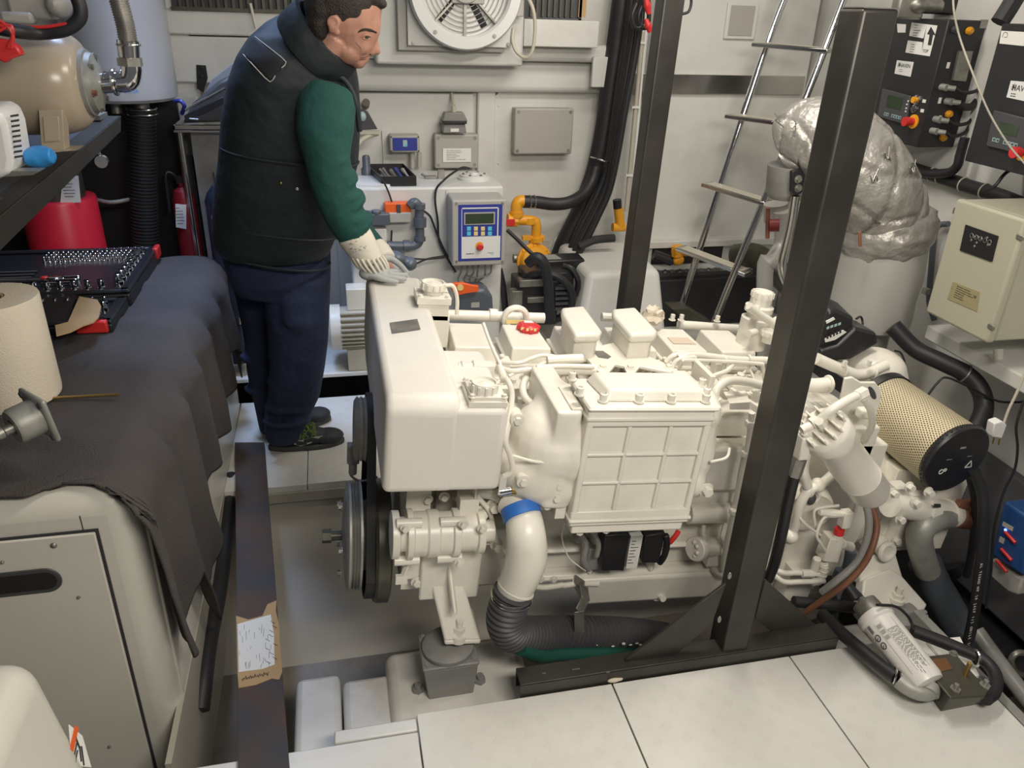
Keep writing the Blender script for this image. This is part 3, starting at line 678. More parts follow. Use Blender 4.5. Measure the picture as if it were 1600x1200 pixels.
# rear coolant pipe along the heads
b = MB(); zz = 0.80
b.tube([E(675, 493, y=0.29), E(700, 492, y=0.29), E(850, 497, y=0.29)], 0.017, n=16)
for px in (693, 770): b.tube([E(px - 6, 492, y=0.29), E(px + 6, 493, y=0.29)], 0.021, n=16)
b.build('coolant_pipe', 'engine', eng)
b = MB(); b.tube([E(1060, 507, y=0.29), E(1180, 514, y=0.29), E(1215, 500, y=0.3)], 0.015, n=12); b.tube([E(940, 495, y=.28), E(1000, 498, y=.28)], 0.014)
for px in (1064, 1050, 1120): b.bolt(E(px, 500 + (px - 1050) * 0.03, y=0.27), (0, 0, 1), 0.008, 0.02)
b.build('coolant_pipe', 'engine', eng)
# ---- lidded fittings: rear left coolant cap, front cap on the cover, thermostat housing on the right
def capfit(px, py, z, r, h, base=None, nm='coolant_cap'):
    p = E(px, py, z=z); m_ = MB(); m_.lathe([(r * 0.82, -h - 0.02), (r * 0.82, -h), (r, -h), (r, -0.006), (r * 0.93, 0), (r * 0.86, 0), (r * 0.82, -0.006), (r * 0.4, -0.004), (0, 0.0)], p, (0, 0, 1), 28)
    for k in range(12):
        a = 2 * PI * k / 12; m_.box(p + V((r * math.cos(a), r * math.sin(a), -h / 2)), (0.006, 0.006, h * 0.8), Matrix.Rotation(a, 3, 'Z'))
    m_.build(nm, 'engine', eng); return p
p = capfit(677, 440, 0.935, 0.036, 0.022)
b = MB(); b.box(p + V((0.0, -0.0, -0.045)), (0.10, 0.10, 0.020)); b.box(p + V((0.0, -0.0, -0.08)), (0.09, 0.09, 0.05)); b.box(p + V((0.0, 0, -0.14)), (0.10, 0.09, 0.10))
for a_, c_ in ((-.04, -.04), (.04, -.04), (.04, .04)): b.bolt(p + V((a_, c_, -0.035)), (0, 0, 1), 0.007, 0.008)
b.build('header_tank', 'engine', eng, bevel=0.004)
b = MB(); b.tube([p + V((0.035, 0, -0.01)), p + V((0.06, 0, -0.012)), p + V((0.075, 0, -0.05)), p + V((0.078, 0, -0.10))], 0.006); b.build('overflow_pipe', 'engine', eng)
p = capfit(757, 596, 0.885, 0.032, 0.028)
b = MB(); b.bx((0.200, -0.44, 0.838), (0.292, -0.33, 0.852))
b.bx((0.205, -0.435, 0.85), (0.287, -0.335, 0.862))
for a_, c_ in ((-.038, -.045), (.038, -.045), (-.038, .045), (.038, .045)): b.bolt(V((0.246 + a_, -0.385 + c_, 0.86)), (0, 0, 1), 0.006, 0.008)
b.build('cap_flange', 'engine', eng, bevel=0.003)
b = MB(); b.tube([E(785, 592, z=.86), E(795, 598, y=-.36), E(800, 620, y=-.38), E(795, 660, y=-.42), E(790, 690, y=-.44), E(797, 712, y=-.44), E(800, 735, y=-.44), E(787, 745, y=-.44)], 0.007); b.build('overflow_pipe', 'engine', eng)
p = capfit(1193, 455, 0.965, 0.034, 0.022, nm='thermostat_cap')
b = MB(); b.lathe([(0.048, -0.19), (0.048, -0.09), (0.034, -0.085), (0.034, -0.07), (0.045, -0.068), (0.045, -0.05), (0.034, -0.045), (0.034, -0.02)], p, (0, 0, 1), 20)
b.cyl(p + V((-0.02, -0.02, -0.05)), p + V((-0.05, -0.05, -0.05)), 0.012); b.cyl(p + V((-0.025, -0.05, -0.12)), p + V((-0.06, -0.07, -0.12)), 0.012)
b.build('thermostat_housing', 'engine', eng)
b = MB(); b.tube([E(1170, 478, y=.0), E(1185, 490, y=.0), E(1205, 503, y=0), E(1222, 520, y=.0)], 0.012, n=12); b.build('thermostat_pipe', 'engine', eng)
capfit(1205, 517, 0.86, 0.028, 0.018, nm='filler_neck')
# gearbox-end oil line at rear: hoses (1280-1390, 540-600)
b = MB(); b.tube([E(1275, 560, y=.05), E(1310, 575, y=.05), E(1345, 585, y=.05), E(1385, 570, y=.05)], 0.019, n=14)
for px, py in ((1318, 577), (1364, 581)): b.torus(E(px, py, y=0.05), (1, 0, 0.1), 0.021, 0.004)
for px, py in ((1320, 568), (1358, 568)): b.box(E(px, py, y=0.03), (0.012, 0.01, 0.02))
b.build('rear_hose', 'engine', eng)
b = MB(); b.tube([E(1245, 600, y=-.15), E(1270, 602, y=-.15), E(1298, 600, y=-.15)], 0.022, n=14); b.torus(E(1294, 600, y=-.15), (1, 0, 0), 0.023, 0.005); b.build('rear_hose', 'engine', eng)
b = MB(); b.ell(E(1370, 575, y=0.12), (0.10, 0.10, 0.07)); b.ell(E(1385, 590, y=0.1), (0.07, 0.08, 0.06)); b.bx((1.36, -0.10, 0.40), (1.55, 0.25, 0.62)); b.build('turbo_housing', 'engine', eng, remesh=0.01, smooth=5)
# the flat X-shaped lifting plate
zt_ = 0.80
q = [E(888, 528, z=.79), E(905, 528, z=.79), E(940, 540, z=.79), E(972, 532, z=.79), E(985, 532, z=.79), E(1012, 556, z=.79), E(1060, 576, z=.79), E(1056, 582, z=.79), E(1020, 577, z=.79), E(990, 570, z=.79), E(962, 568, z=.79), E(958, 574, z=.79), E(950, 574, z=.79)]
q += [E(978 - 12 * 2, 573, z=.79)] if False else []
b = MB(); q2 = [E(888, 528, z=.79), E(905, 528, z=.79), E(938, 540, z=.79), E(972, 532, z=.79), E(985, 532, z=.79), E(1012, 556, z=.79), E(1062, 576, z=.79), E(1055, 583, z=.79), E(1010, 574, z=.79), E(1000, 572, z=.79), E(992, 582, z=.79), E(980, 583, z=.79), E(975, 572, z=.79), E(962, 569, z=.79), E(950, 583, z=.79), E(936, 581, z=.79)]
b.prism(q2, (0, 0, -0.009)); b.build('lifting_plate', 'engine', eng, bevel=0.0015)
b = MB(); b.prism([E(927, 548, z=.792), E(942, 548, z=.792), E(955, 557, z=.792), E(950, 560, z=.792), E(935, 558, z=.792)], (0, 0, -0.002)); b.build('plate_slot', 'dullmetal', eng)
b = MB()
for px, py in ((942, 574), (985, 575), (1045, 574), (970, 540)): b.bolt(E(px, py, z=.79), (0, 0, 1), 0.010, 0.008)
for px in (942, 985): p = E(px, 583, z=.785); b.box(p + V((0, 0.0, -0.05)), (0.012, 0.03, 0.09))
b.build('plate_bolt', 'engine', eng)
# ---- fuel rail, harness and injection lines between the heads and the intercooler
ETB('fuel_rail', [(840, 580, -.14), (900, 577, -.14), (930, 578, -.14)], 0.015, n=14)
ETB('wiring_conduit', [(855, 563, -.10), (880, 561, -.10), (910, 560, -.10)], 0.013)
ETB('wiring_conduit', [(838, 574, -.16), (880, 572, -.16), (928, 573, -.16)], 0.007)
ETB('fuel_line', [(780, 575, -.12), (800, 580, -.14), (822, 578, -.14), (850, 578, -.14)], 0.008)
ETB('fuel_line', [(775, 565, -.10), (810, 567, -.12), (830, 560, -.10), (850, 555, -.09), (880, 560, -.09)], 0.006)
ETB('fuel_line', [(755, 505, -.0), (762, 525, -.03), (772, 550, -.08), (782, 570, -.12)], 0.005)
ETB('fuel_line', [(822, 590, -.14), (817, 605, -.18), (820, 620, -.22), (832, 632, -.26), (845, 640, -.30)], 0.010, n=12)
ETB('fuel_line', [(822, 590, -.14), (835, 576, -.12), (845, 570, -.10), (860, 562, -.09)], 0.007)
ETB('fuel_line', [(780, 570, -.14), (785, 585, -.16), (790, 600, -.18)], [0.007, 0.011, 0.006])
ETB('fuel_line', [(795, 588, -.15), (810, 580, -.14), (825, 575, -.14)], 0.005)
ETB('fuel_line', [(842, 605, -.14), (845, 590, -.12), (845, 615, -.12), (842, 635, -.12)], 0.007)
b = MB(); b.tube(EP((715, 578, -.20), (742, 577, -.20)), 0.019, n=16); b.box(E(756, 577, y=-.20), (0.05, 0.035, 0.035)); b.torus(E(722, 578, y=-.20), (1, 0, 0), 0.020, 0.004); b.torus(E(740, 577, y=-.20), (1, 0, 0), 0.020, 0.004); b.build('hose_coupling', 'engine', eng, bevel=0.002)
b = MB()
for px, py in ((850, 583), (862, 592), (880, 585), (893, 590), (870, 600)): p = E(px, py, y=-0.12); b.cyl(p, p + V((0, 0, 0.02)), 0.010, n=6); b.cyl(p + V((0, 0, -0.06)), p, 0.008)
b.build('pipe_union', 'engine', eng)
# right half of the harness
ETB('wiring_conduit', [(1060, 560, -.08), (1085, 555, -.08), (1150, 562, -.08), (1200, 563, -.08), (1225, 572, -.08)], 0.011, n=12)
ETB('fuel_line', [(1040, 566, -.06), (1055, 555, -.06), (1090, 552, -.05)], 0.008)
ETB('fuel_line', [(1050, 573, -.09), (1060, 562, -.09), (1085, 558, -.09)], 0.007)
ETB('fuel_line', [(1060, 580, -.10), (1066, 566, -.12), (1080, 563, -.12), (1180, 568, -.12), (1192, 575, -.12), (1197, 620, -.12)], 0.006)
ETB('fuel_line', [(1145, 570, -.12), (1135, 580, -.14), (1115, 588, -.15), (1107, 600, -.17), (1106, 625, -.19)], 0.007)
ETB('fuel_line', [(1092, 582, -.12), (1088, 590, -.12), (1075, 600, -.12)], 0.006)
ETB('breather_hose', [(1117, 625, -.27), (1120, 608, -.26), (1140, 595, -.24), (1175, 598, -.22), (1215, 610, -.20), (1235, 620, -.2)], 0.0125, n=14)
b = MB()
for px, py in ((1084, 560), (1132, 563), (1170, 562)): p = E(px, py, y=-0.08); b.torus(p, (1, 0, 0.1), 0.013, 0.004); b.box(p + V((0, -0.01, -0.02)), (0.008, 0.006, 0.03))
b.torus(E(1117, 622, y=-.27), (0, 0, 1), 0.015, 0.004); b.build('hose_clamp', 'engine', eng)
b = MB(); b.beam(E(1140, 610, y=-.2), E(1185, 640, y=-.28), 0.012, 0.02); b.bx((0.90, -0.2, 0.62), (1.10, -0.10, 0.69)); b.box(E(1180, 620, y=-.2), (0.05, 0.03, 0.02)); b.bolt(E(1180, 615, y=-.2), (0, 0, 1), 0.012, 0.01); b.build('support_strut', 'engine', eng, bevel=0.003)
# vertical lines right of the intercooler
ETB('dipstick_tube', [(1175, 645, -.33), (1170, 690, -.33), (1160, 740, -.33), (1148, 790, -.32), (1140, 830, -.31), (1132, 870, -.29), (1130, 890, -.28)], 0.0085, n=12)
ETB('dipstick_tube', [(1168, 690, -.28), (1158, 745, -.28), (1145, 800, -.27), (1133, 850, -.27)], 0.006)
for px, py in ((1172, 662), (1166, 710), (1147, 800)): MB().box(E(px, py, y=-.33), (0.025, 0.02, 0.018)).build('tube_clip', 'engine', eng, bevel=0.003)
ETB('cross_pipe', [(1075, 802, -.25), (1110, 801, -.25), (1145, 800, -.25)], 0.032, n=20)
ETB('fuel_line', [(1100, 820, -.25), (1100, 840, -.26), (1108, 855, -.26), (1125, 858, -.25)], 0.006)
b = MB(); p = E(1085, 858, y=-.28); b.lathe([(0.0, 0), (0.035, 0.0), (0.038, 0.004), (0.038, 0.02), (0.03, 0.024), (0.03, 0.09)], p, (1, 0.35, -0.2), 24)
for k in range(6): a = 2 * PI * k / 6; b.ell(p + V((0, 0.02 * math.cos(a), 0.02 * math.sin(a))), (0.006, 0.007, 0.007), n=8, m=6)
b.ell(E(1128, 885, y=-.24), (0.04, 0.04, 0.035)); b.box(E(1115, 870, y=-.25), (0.06, 0.04, 0.04)); b.build('starter_motor', 'engine', eng)
# black control unit under the intercooler
b = MB(); f = [E(945, 838, y=-.30), E(985, 836, y=-.30), E(975, 892, y=-.30), E(940, 892, y=-.30)]; b.prism(f, (0, 0.06, 0)); b.prism([E(1008, 838, y=-.29), E(1040, 832, y=-.29), E(1030, 880, y=-.29), E(1003, 880, y=-.29)], (0, 0.05, 0))
b.tube(EP((1040, 835, -.29), (1042, 850, -.29), (1038, 868, -.29), (1030, 880, -.28)), 0.010); b.build('control_unit', 'blackp', eng, bevel=0.004)
b = MB(); f = [E(986, 838, y=-.295), E(1005, 837, y=-.295), E(995, 888, y=-.295), E(978, 888, y=-.295)]; b.prism(f, (0, 0.02, 0)); cu = b.build('control_unit_label', 'keyy', eng); cu.data.materials[0] = M['paper']
b = MB(); r_ = (f[1] - f[0]).normalized(); lines(b, (f[0] + f[1] + f[2] + f[3]) / 4 + V((0, -0.001, 0)), r_, (0, 0, 1), 0.03, 0.09, 8, 3); b.build('label_print', 'ink', eng)
b = MB(); b.bx(tuple(E(915, 892, y=-.26)), tuple(E(940, 838, y=-.2))); b.tube(EP((905, 835, -.27), (915, 850, -.28), (912, 875, -.28), (920, 890, -.27)), 0.010)
b.tube(EP((925, 830, -.28), (935, 850, -.29), (932, 870, -.29)), 0.008); b.ell(E(905, 838, y=-.25), (0.02, 0.02, 0.02)); b.build('wiring_plug', 'greypaint', eng, bevel=0.004)
ETB('wiring_loop', [(882, 818, -.28), (878, 840, -.29), (888, 870, -.29), (905, 885, -.29), (915, 892, -.28)], 0.002)
o = ETB('cable_plug', [(1046, 848, -.28), (1055, 838, -.28), (1060, 830, -.27)], 0.008, 'redp')
o = MB().prism([E(1060, 900, y=-.24), E(1092, 902, y=-.24), E(1090, 907, y=-.24), E(1060, 906, y=-.24)], (0, 0.004, 0)).build('red_tag', 'redp', eng)
# small brass and steel fitting under the cover
b = MB(); b.tube(EP((798, 765, -.40), (806, 766, -.40)), 0.012, n=16); o = b.build('brass_fitting', 'brass', eng)
b = MB(); b.tube(EP((780, 768, -.40), (798, 765, -.40)), 0.013, n=16); b.box(E(784, 757, y=-.40), (0.018, 0.018, 0.05)); b.build('steel_fitting', 'chrome', eng)
# ---- gearbox end
b = MB()
b.lathe([(0.30, 0), (0.30, 0.05), (0.27, 0.06), (0.25, 0.14), (0.22, 0.20), (0.20, 0.22)], (1.50, 0.02, 0.34), (1, 0, 0), 40)
b.bx((1.30, -0.26, 0.12), (1.55, 0.26, 0.62))
b.build('flywheel_housing', 'engine', eng, bevel=0.006)
b = MB(); b.bx((1.66, -0.22, 0.18), (1.95, 0.25, 0.50)); b.cyl((1.92, -0.02, 0.33), (2.02, -0.02, 0.33), 0.10, n=24); b.bx((1.70, -0.25, 0.22), (1.86, -0.2, 0.40))
for u, w_ in ((1.72, .25), (1.84, .25), (1.72, .38), (1.84, .38), (1.78, .46)): b.bolt((u, -0.252, w_), (0, -1, 0), 0.012, 0.014)
b.build('gearbox', 'engine', eng, bevel=0.014, seg=3)
b = MB(); b.cyl(E(1390, 788, y=-.30), E(1492, 803, y=-.26), 0.040, n=24); b.cyl(E(1440, 796, y=-.28), E(1452, 798, y=-.275), 0.048, n=24); b.cyl(E(1478, 801, y=-.265), E(1488, 802, y=-.26), 0.046, n=24)
b.box(E(1440, 776, y=-.28), (.10, .03, .03)); b.box(E(1400, 770, y=-.27), (.05, .05, .06)); 
for px, py in ((1395, 770), (1420, 760), (1450, 768), (1430, 785), (1405, 810)): b.bolt(E(px, py, y=-.33), (0, -1, 0.1), 0.011, 0.02)
b.build('oil_cooler', 'engine', eng)
b = MB(); b.ell(E(1512, 806, y=-.26), (0.048, 0.044, 0.044)); b.cyl(E(1494, 803, y=-.26), E(1512, 806, y=-.26), 0.045, n=24); b.box(E(1505, 788, y=-.28), (0.05, 0.02, 0.03)); o = b.build('cooler_end_cap', 'rustpipe', eng, bevel=0.002); o['label'] = 'rust-coloured bronze end cap'
MB().prism([E(1460, 788, y=-.325), E(1470, 788, y=-.325), E(1470, 793, y=-.325), E(1460, 793, y=-.325)], (0, 0.003, 0)).build('type_plate', 'ink', eng)
# drain pipe down from cooler
ETB('drain_elbow', [(1480, 806, -.27), (1458, 812, -.30), (1440, 826, -.31), (1437, 850, -.31), (1449, 892, -.30)], 0.040, 'cast', n=24)
# fuel filter (painted white) hanging on the right in front
b = MB(); t_, bt = E(1288, 672, y=-.46), E(1362, 770, y=-.40); d = (bt - t_).normalized()
b.lathe([(0.0, -0.016), (0.056, -0.016), (0.064, -0.008), (0.067, 0.0), (0.067, 0.035), (0.058, 0.040), (0.058, 0.045)], t_, d, 40)
# finned head
hx = basis(d)
side = d.cross(V((0, 1, 0))).normalized()
b.build('filter_head', 'engine', eng)
b = MB(); fwd = side.cross(d).normalized()
mt3 = Matrix((side, fwd, d)).transposed()
for k in range(5):
    off = (k - 2) * 0.025; hw = math.sqrt(max(0.0005, 0.060 ** 2 - off ** 2)) 
    b.box(t_ - d * 0.022 + side * off, (0.005, hw * 1.9, 0.028), mt3)
b.box(t_ - d * 0.024, (0.11, 0.012, 0.026), mt3); b.cyl(t_ - d * 0.055 + fwd * -0.01, t_ - d * 0.02 + fwd * -0.01, 0.012, n=6)
for s_ in (-1, 1): b.cyl(t_ - d * 0.045 + side * 0.045 * s_, t_ - d * 0.02 + side * 0.045 * s_, 0.009, n=6)
b.build('filter_fins', 'engine', eng, bevel=0.001)
b = MB(); L_ = (bt - t_).length
b.lathe([(0.056, 0.04), (0.058, 0.06), (0.056, 0.065), (0.056, L_ * 0.72), (0.058, L_ * 0.73), (0.055, L_ * 0.75), (0.056, L_ * 0.95), (0.049, L_), (0.0, L_ + 0.002)], t_, d, 40); b.build('filter_canister', 'engine', eng)
b = MB(); b.tube(EP((1252, 672, -.46), (1275, 660, -.46), (1300, 640, -.47), (1330, 622, -.46), (1347, 615, -.44)), 0.012, n=12); b.cyl(E(1338, 620, y=-.455), E(1350, 613, y=-.44), 0.017, n=6); b.cyl(E(1268, 663, y=-.46), E(1278, 657, y=-.46), 0.017, n=6); b.build('filter_pipe', 'engine', eng)
b = MB(); a = E(1258, 680, y=-.46); c_ = E(1250, 715, y=-.46); b.beam(a, c_, 0.034, 0.03); b.build('hose_fitting', 'engine', eng, bevel=0.004)
b = MB(); b.cyl(E(1250, 715, y=-.46), E(1241, 742, y=-.455), 0.019, n=6); o = b.build('hose_nut', 'dullmetal', eng)
ETB('fuel_hose', [(1241, 742, -.455), (1232, 780, -.44), (1222, 830, -.42), (1210, 880, -.38), (1200, 905, -.34)], 0.016, 'rubber', n=14, lab='black rubber fuel hose')
# lifting eye plate on the right
b = MB(); yv = -0.28
prof = [(1320, 592), (1332, 590), (1345, 598), (1368, 598), (1377, 610), (1376, 628), (1363, 668), (1352, 690), (1345, 700), (1310, 640)]
n_ = len(prof)
b.prism([E(px, py, y=yv) for px, py in prof], (0.004, 0.012, 0)); b.build('lifting_eye', 'engine', eng, bevel=0.002)
b = MB(); hp = [E(1363 + 5 * math.cos(2 * PI * k / 16) + 4 * math.sin(2 * PI * k / 16), 614 + 10 * math.sin(2 * PI * k / 16) , y=yv - 0.002) for k in range(16)]; b.prism(hp, (0, 0.001, 0)); o = b.build('eye_hole', 'dark', eng)
b = MB(); b.bx((1.38, -0.26, 0.50), (1.50, -0.15, 0.68)); b.bx((1.26, -0.30, 0.52), (1.42, -0.2, 0.70)); b.box(E(1350, 645, y=-.33), (0.04, 0.03, 0.03)); b.tube(EP((1347, 620, -.42), (1360, 640, -.40), (1362, 665, -.36), (1350, 690, -.3)), 0.010); b.build('filter_bracket', 'engine', eng, bevel=0.006)
# big lower pipes behind the filter
ETB('oil_return_pipe', [(1308, 735, -.34), (1285, 755, -.36), (1262, 768, -.37), (1250, 790, -.37), (1243, 820, -.36), (1232, 845, -.34)], 0.014, n=14)
b = MB()
for px, py in ((1278, 758), (1262, 766), (1236, 838)): MB().ell(E(px, py, y=-.36), (0.022, 0.022, 0.022), n=12, m=8).build('pipe_joint', 'engine', eng)
b = MB(); b.tube(EP((1262, 760, -.37), (1256, 735, -.37), (1262, 705, -.34)), 0.014, n=12)
b.build('oil_return_pipe', 'engine', eng)
b = MB(); b.lathe([(0.075, 0.0), (0.080, 0.01), (0.080, 0.05), (0.0, 0.05)], E(1262, 800, y=-.31), (0.2, 1, 0.2), 28); b.lathe([(0.0, -0.004), (0.074, -0.003), (0.076, 0.0)], E(1262, 800, y=-.31), (0.2, 1, 0.2), 28); b.torus(E(1268, 775, y=-.32), (0.4, 1, 0), 0.022, 0.006)
b.build('access_cover', 'engine', eng)
MB().ell(E(1268, 780, y=-.325), (0.014, 0.01, 0.02)).build('access_hole', 'dark', eng)
# solenoid valve cluster
b = MB(); b.beam(E(1324, 798, y=-.36), E(1318, 822, y=-.36), 0.03, 0.03); b.tube(EP((1280, 800, -.36), (1300, 802, -.36), (1318, 803, -.36)), [0.010, 0.014, 0.010]); b.build('valve_elbow', 'engine', eng, bevel=0.003)
MB().cyl(E(1312, 826, y=-.36), E(1310, 834, y=-.36), 0.0155, n=18).build('red_band', 'redp', eng)['label'] = 'red band on the valve'
MB().cyl(E(1310, 834, y=-.36), E(1308, 842, y=-.36), 0.0145, n=18).build('valve_neck', 'engine', eng)
b = MB(); b.prism([E(1298, 842, y=-.37), E(1320, 843, y=-.37), E(1310, 880, y=-.37), E(1286, 878, y=-.37)], (0, 0.045, 0)); b.cyl(E(1315, 850, y=-.35), E(1330, 855, y=-.34), 0.015)
for px, py, qx, qy in ((1288, 880, 1284, 902), (1277, 872, 1272, 892)): b.cyl(E(px, py, y=-.36), E(qx, qy, y=-.36), 0.013, n=12)
for t in (0.2, 0.5, 0.8): b.torus(E(1288 - 4 * t, 880 + 22 * t, y=-.36), (0, 0, 1), 0.013, 0.002)
b.build('valve_block', 'engine', eng, bevel=0.003)
ETB('signal_line', [(1290, 862, -.37), (1283, 850, -.38), (1276, 835, -.38), (1285, 812, -.37), (1296, 805, -.36)], 0.0045)
ETB('signal_line', [(1282, 836, -.37), (1262, 822, -.38), (1252, 812, -.38), (1245, 800, -.37)], 0.0045)
ETB('signal_line', [(1275, 830, -.36), (1272, 800, -.36), (1285, 793, -.36), (1310, 790, -.35)], 0.0045)
ETB('oil_line', [(1286, 898, -.36), (1250, 895, -.36), (1225, 895, -.35), (1205, 888, -.34)], 0.0085, n=12)
ETB('oil_line', [(1288, 908, -.37), (1250, 909, -.37), (1225, 909, -.36), (1208, 898, -.35)], 0.0085, n=12)
b = MB()
for px, py in ((1268, 896), (1275, 909), (1258, 896)): p = E(px, py, y=-.365); b.cyl(p + V((-0.012, 0, 0)), p + V((0.012, 0, 0)), 0.013, n=6)
b.bx(tuple(E(1222, 940, y=-.30)), tuple(E(1262, 870, y=-.24))); b.build('line_nut', 'engine', eng, bevel=0.002)
# grey-and-brown hose sweeping down from the filter
ETB('drain_hose', [(1352, 780, -.42), (1358, 815, -.45), (1353, 850, -.47), (1338, 880, -.48), (1310, 905, -.48), (1285, 925, -.45)], 0.011, 'greypaint', n=12, lab='grey drain hose')
ETB('drain_hose', [(1360, 785, -.425), (1370, 820, -.46), (1362, 858, -.49), (1345, 888, -.50), (1318, 915, -.50), (1285, 938, -.47), (1258, 957, -.44)], 0.009, 'brown', n=12, lab='orange-brown drain hose')
ETB('drain_hose', [(1330, 860, -.33), (1325, 885, -.33), (1310, 915, -.32), (1300, 950, -.30)], 0.018, 'pvc', n=14)
ETB('drain_hose', [(1312, 890, -.34), (1302, 915, -.33), (1295, 945, -.31)], 0.014, 'pvc', n=14)
# air filter: gold mesh drum with black end
fa, fb = E(1378, 632, y=.00), E(1487, 713, y=-.30); d = (fb - fa).normalized()
R_ = 0.118
b = MB(); b.lathe([(R_ * 0.9, 0), (R_ * 0.93, 0.0), (R_ * 0.97, (fb - fa).length - 0.006)], fa, d, 56)
o = b.build('air_filter_mesh', 'mesh', eng); o['label'] = 'gold expanded-mesh air filter drum'
uvl = o.data.uv_layers.new(name='UVMap')
nv = 56
for poly in o.data.polygons:
    for li in poly.loop_indices:
        vi = o.data.loops[li].vertex_index; r_, k_ = divmod(vi, nv)
        kk = k_ if not (k_ == 0 and max(o.data.loops[l].vertex_index % nv for l in poly.loop_indices) == nv - 1) else nv
        uvl.data[li].uv = (kk / nv * 2.4, (0, 0.01, 1.0)[min(r_, 2)])
b = MB(); b.lathe([(0, -0.002), (R_ * 0.99, -0.002), (R_ * 1.02, 0.004), (R_ * 1.02, 0.016), (R_ * 0.98, 0.022), (R_ * 0.9, 0.024), (0, 0.024)], fb, d, 56)
for k in range(44): a = 2 * PI * k / 44; e1, e2 = basis(d); b.ell(fb + d * 0.008 + (e1 * math.cos(a) + e2 * math.sin(a)) * R_ * 1.015, (0.004, 0.004, 0.004), n=6, m=4)
o = b.build('air_filter_cap', 'blackp', eng); o['label'] = 'black rubber end cap of the air filter'
b = MB(); b.lathe([(R_ * 0.7, -0.02), (R_ * 0.98, -0.016), (R_ * 0.98, 0.012), (R_ * 0.9, 0.014)], fa, d, 48); b.build('air_filter_cap', 'blackp', eng)
rt = V((1, 0, 0.0)); rt = (rt - d * rt.dot(d)).normalized(); upv = d.cross(rt) * -1
if upv.z < 0: upv = -upv
pc = fb + d * 0.0245
b = MB(); lines(b, pc + upv * .045, rt, upv, .034, .012, 1, 3, thick=.3, fill=1.2); lines(b, pc - rt * .04 + upv * .008, rt, upv, .022, .006, 1, 5, thick=.2, fill=1.2); lines(b, pc + rt * .045 + upv * .012, rt, upv, .028, .006, 1, 7, thick=.2, fill=1.2); b.build('cap_print', 'greybox', eng)
b = MB(); tri = [pc + rt * 0.045 + upv * -0.03, pc + rt * 0.072 + upv * -0.03, pc + rt * 0.0585 + upv * -0.006]
for k in range(3): b.beam(tri[k], tri[(k + 1) % 3], 0.003, 0.001, up=d)
b.torus(pc - rt * 0.05 - upv * 0.035, d, 0.008, 0.0015, 16, 6); b.torus(pc - rt * 0.036 - upv * 0.03, d, 0.005, 0.0015, 16, 6); b.build('cap_symbol', 'inkw', eng)
# intake trunk below the filter with blue clamp
b = MB(); b.lathe([(0.10, -0.16), (0.115, -0.1), (0.115, 0.0), (0.10, 0.01)], E(1428, 757, y=-.02), (0, 0, 1), 36); b.build('air_trunk', 'engine', eng)
b = MB(); b.torus(E(1428, 752, y=-.02), (0, 0, 1), 0.116, 0.005, 40, 8); o = b.build('trunk_clamp', 'blue', eng); o['label'] = 'blue clamp ring'
# ------------------------------------------------------------------ lifting frame (near post), far post, loose flat bar
fr = thing('lifting_frame', 'black steel frame with upright square post and two diagonal braces at the tread plate edge', 'steel frame', (1.0, 1.49, 0))
b = MB(); xr0, xr1 = P(1165, 1030, y=1.452).x, P(1406, 20, y=1.452).x; zt = P(1380, 14, y=1.47).z
xl0, xl1 = P(1112, 1035, y=1.532).x, P(1314, 20, y=1.532).x
b.hexa([(xr0 - 0.078, 1.452, 0.0), (xr0, 1.452, 0.0), (xr0, 1.532, 0.0), (xr0 - 0.078, 1.532, 0.0), (xr1 - 0.080, 1.452, zt), (xr1, 1.452, zt), (xr1, 1.532, zt), (xr1 - 0.080, 1.532, zt)])
b.build('post', 'steel', fr, bevel=0.007, seg=3)
MB().bx((xr1 - 0.078, 1.454, zt), (xr1 - 0.002, 1.530, zt + 0.002)).build('post_end', 'dullmetal', fr)
b = MB(); a = P(805, 1054, y=1.50); c = P(1305, 1000, y=1.47); x0 = P(813, 1085, y=1.446).x
b.bx((x0, 1.446, -0.02), (1.34, 1.452, 0.040)); b.bx((x0, 1.446, 0.036), (1.34, 1.505, 0.042)); b.bx((x0, 1.499, -0.02), (1.34, 1.505, 0.040))
b.build('base_channel', 'steel', fr, bevel=0.001)
b = MB(); q = [P(977, 1032, y=1.47), P(1032, 1044, y=1.47), P(1113, 975, y=1.47), P(1135, 912, y=1.47)]
b.prism(q, (0, 0.010, 0)); b.build('brace', 'steel', fr, bevel=0.002)
b = MB(); q = [P(1196, 906, y=1.50), P(1180, 965, y=1.50), P(1232, 1012, y=1.50), P(1300, 1000, y=1.50)]
b.prism(q, (0, 0.010, 0)); b.build('brace', 'steel', fr, bevel=0.002)
b = MB()
for px, py in ((1140, 900), (1124, 968), (1033, 1042), (1112, 1028), (1118, 1036)): b.ell(P(px, py, y=1.466), (0.006, 0.004, 0.012), n=8, m=6)
for px, py in ((850, 1052), (897, 1046), (903, 1045), (950, 1050)): b.box(P(px, py, z=0.043), (0.010, 0.004, 0.0008))
b.build('weld_bead', 'dullmetal', fr)
b = MB(); p = P(958, 1062, z=0.002); b.ell(p + V((0, 0.0, 0.004)), (0.022, 0.012, 0.010)); b.ell(p + V((0.015, 0, 0.004)), (0.014, 0.01, 0.008))
single(b, 'mortar_lump', 'tissue', 'small dirty white lump stuck between black steel channel and floor plates', 'debris')

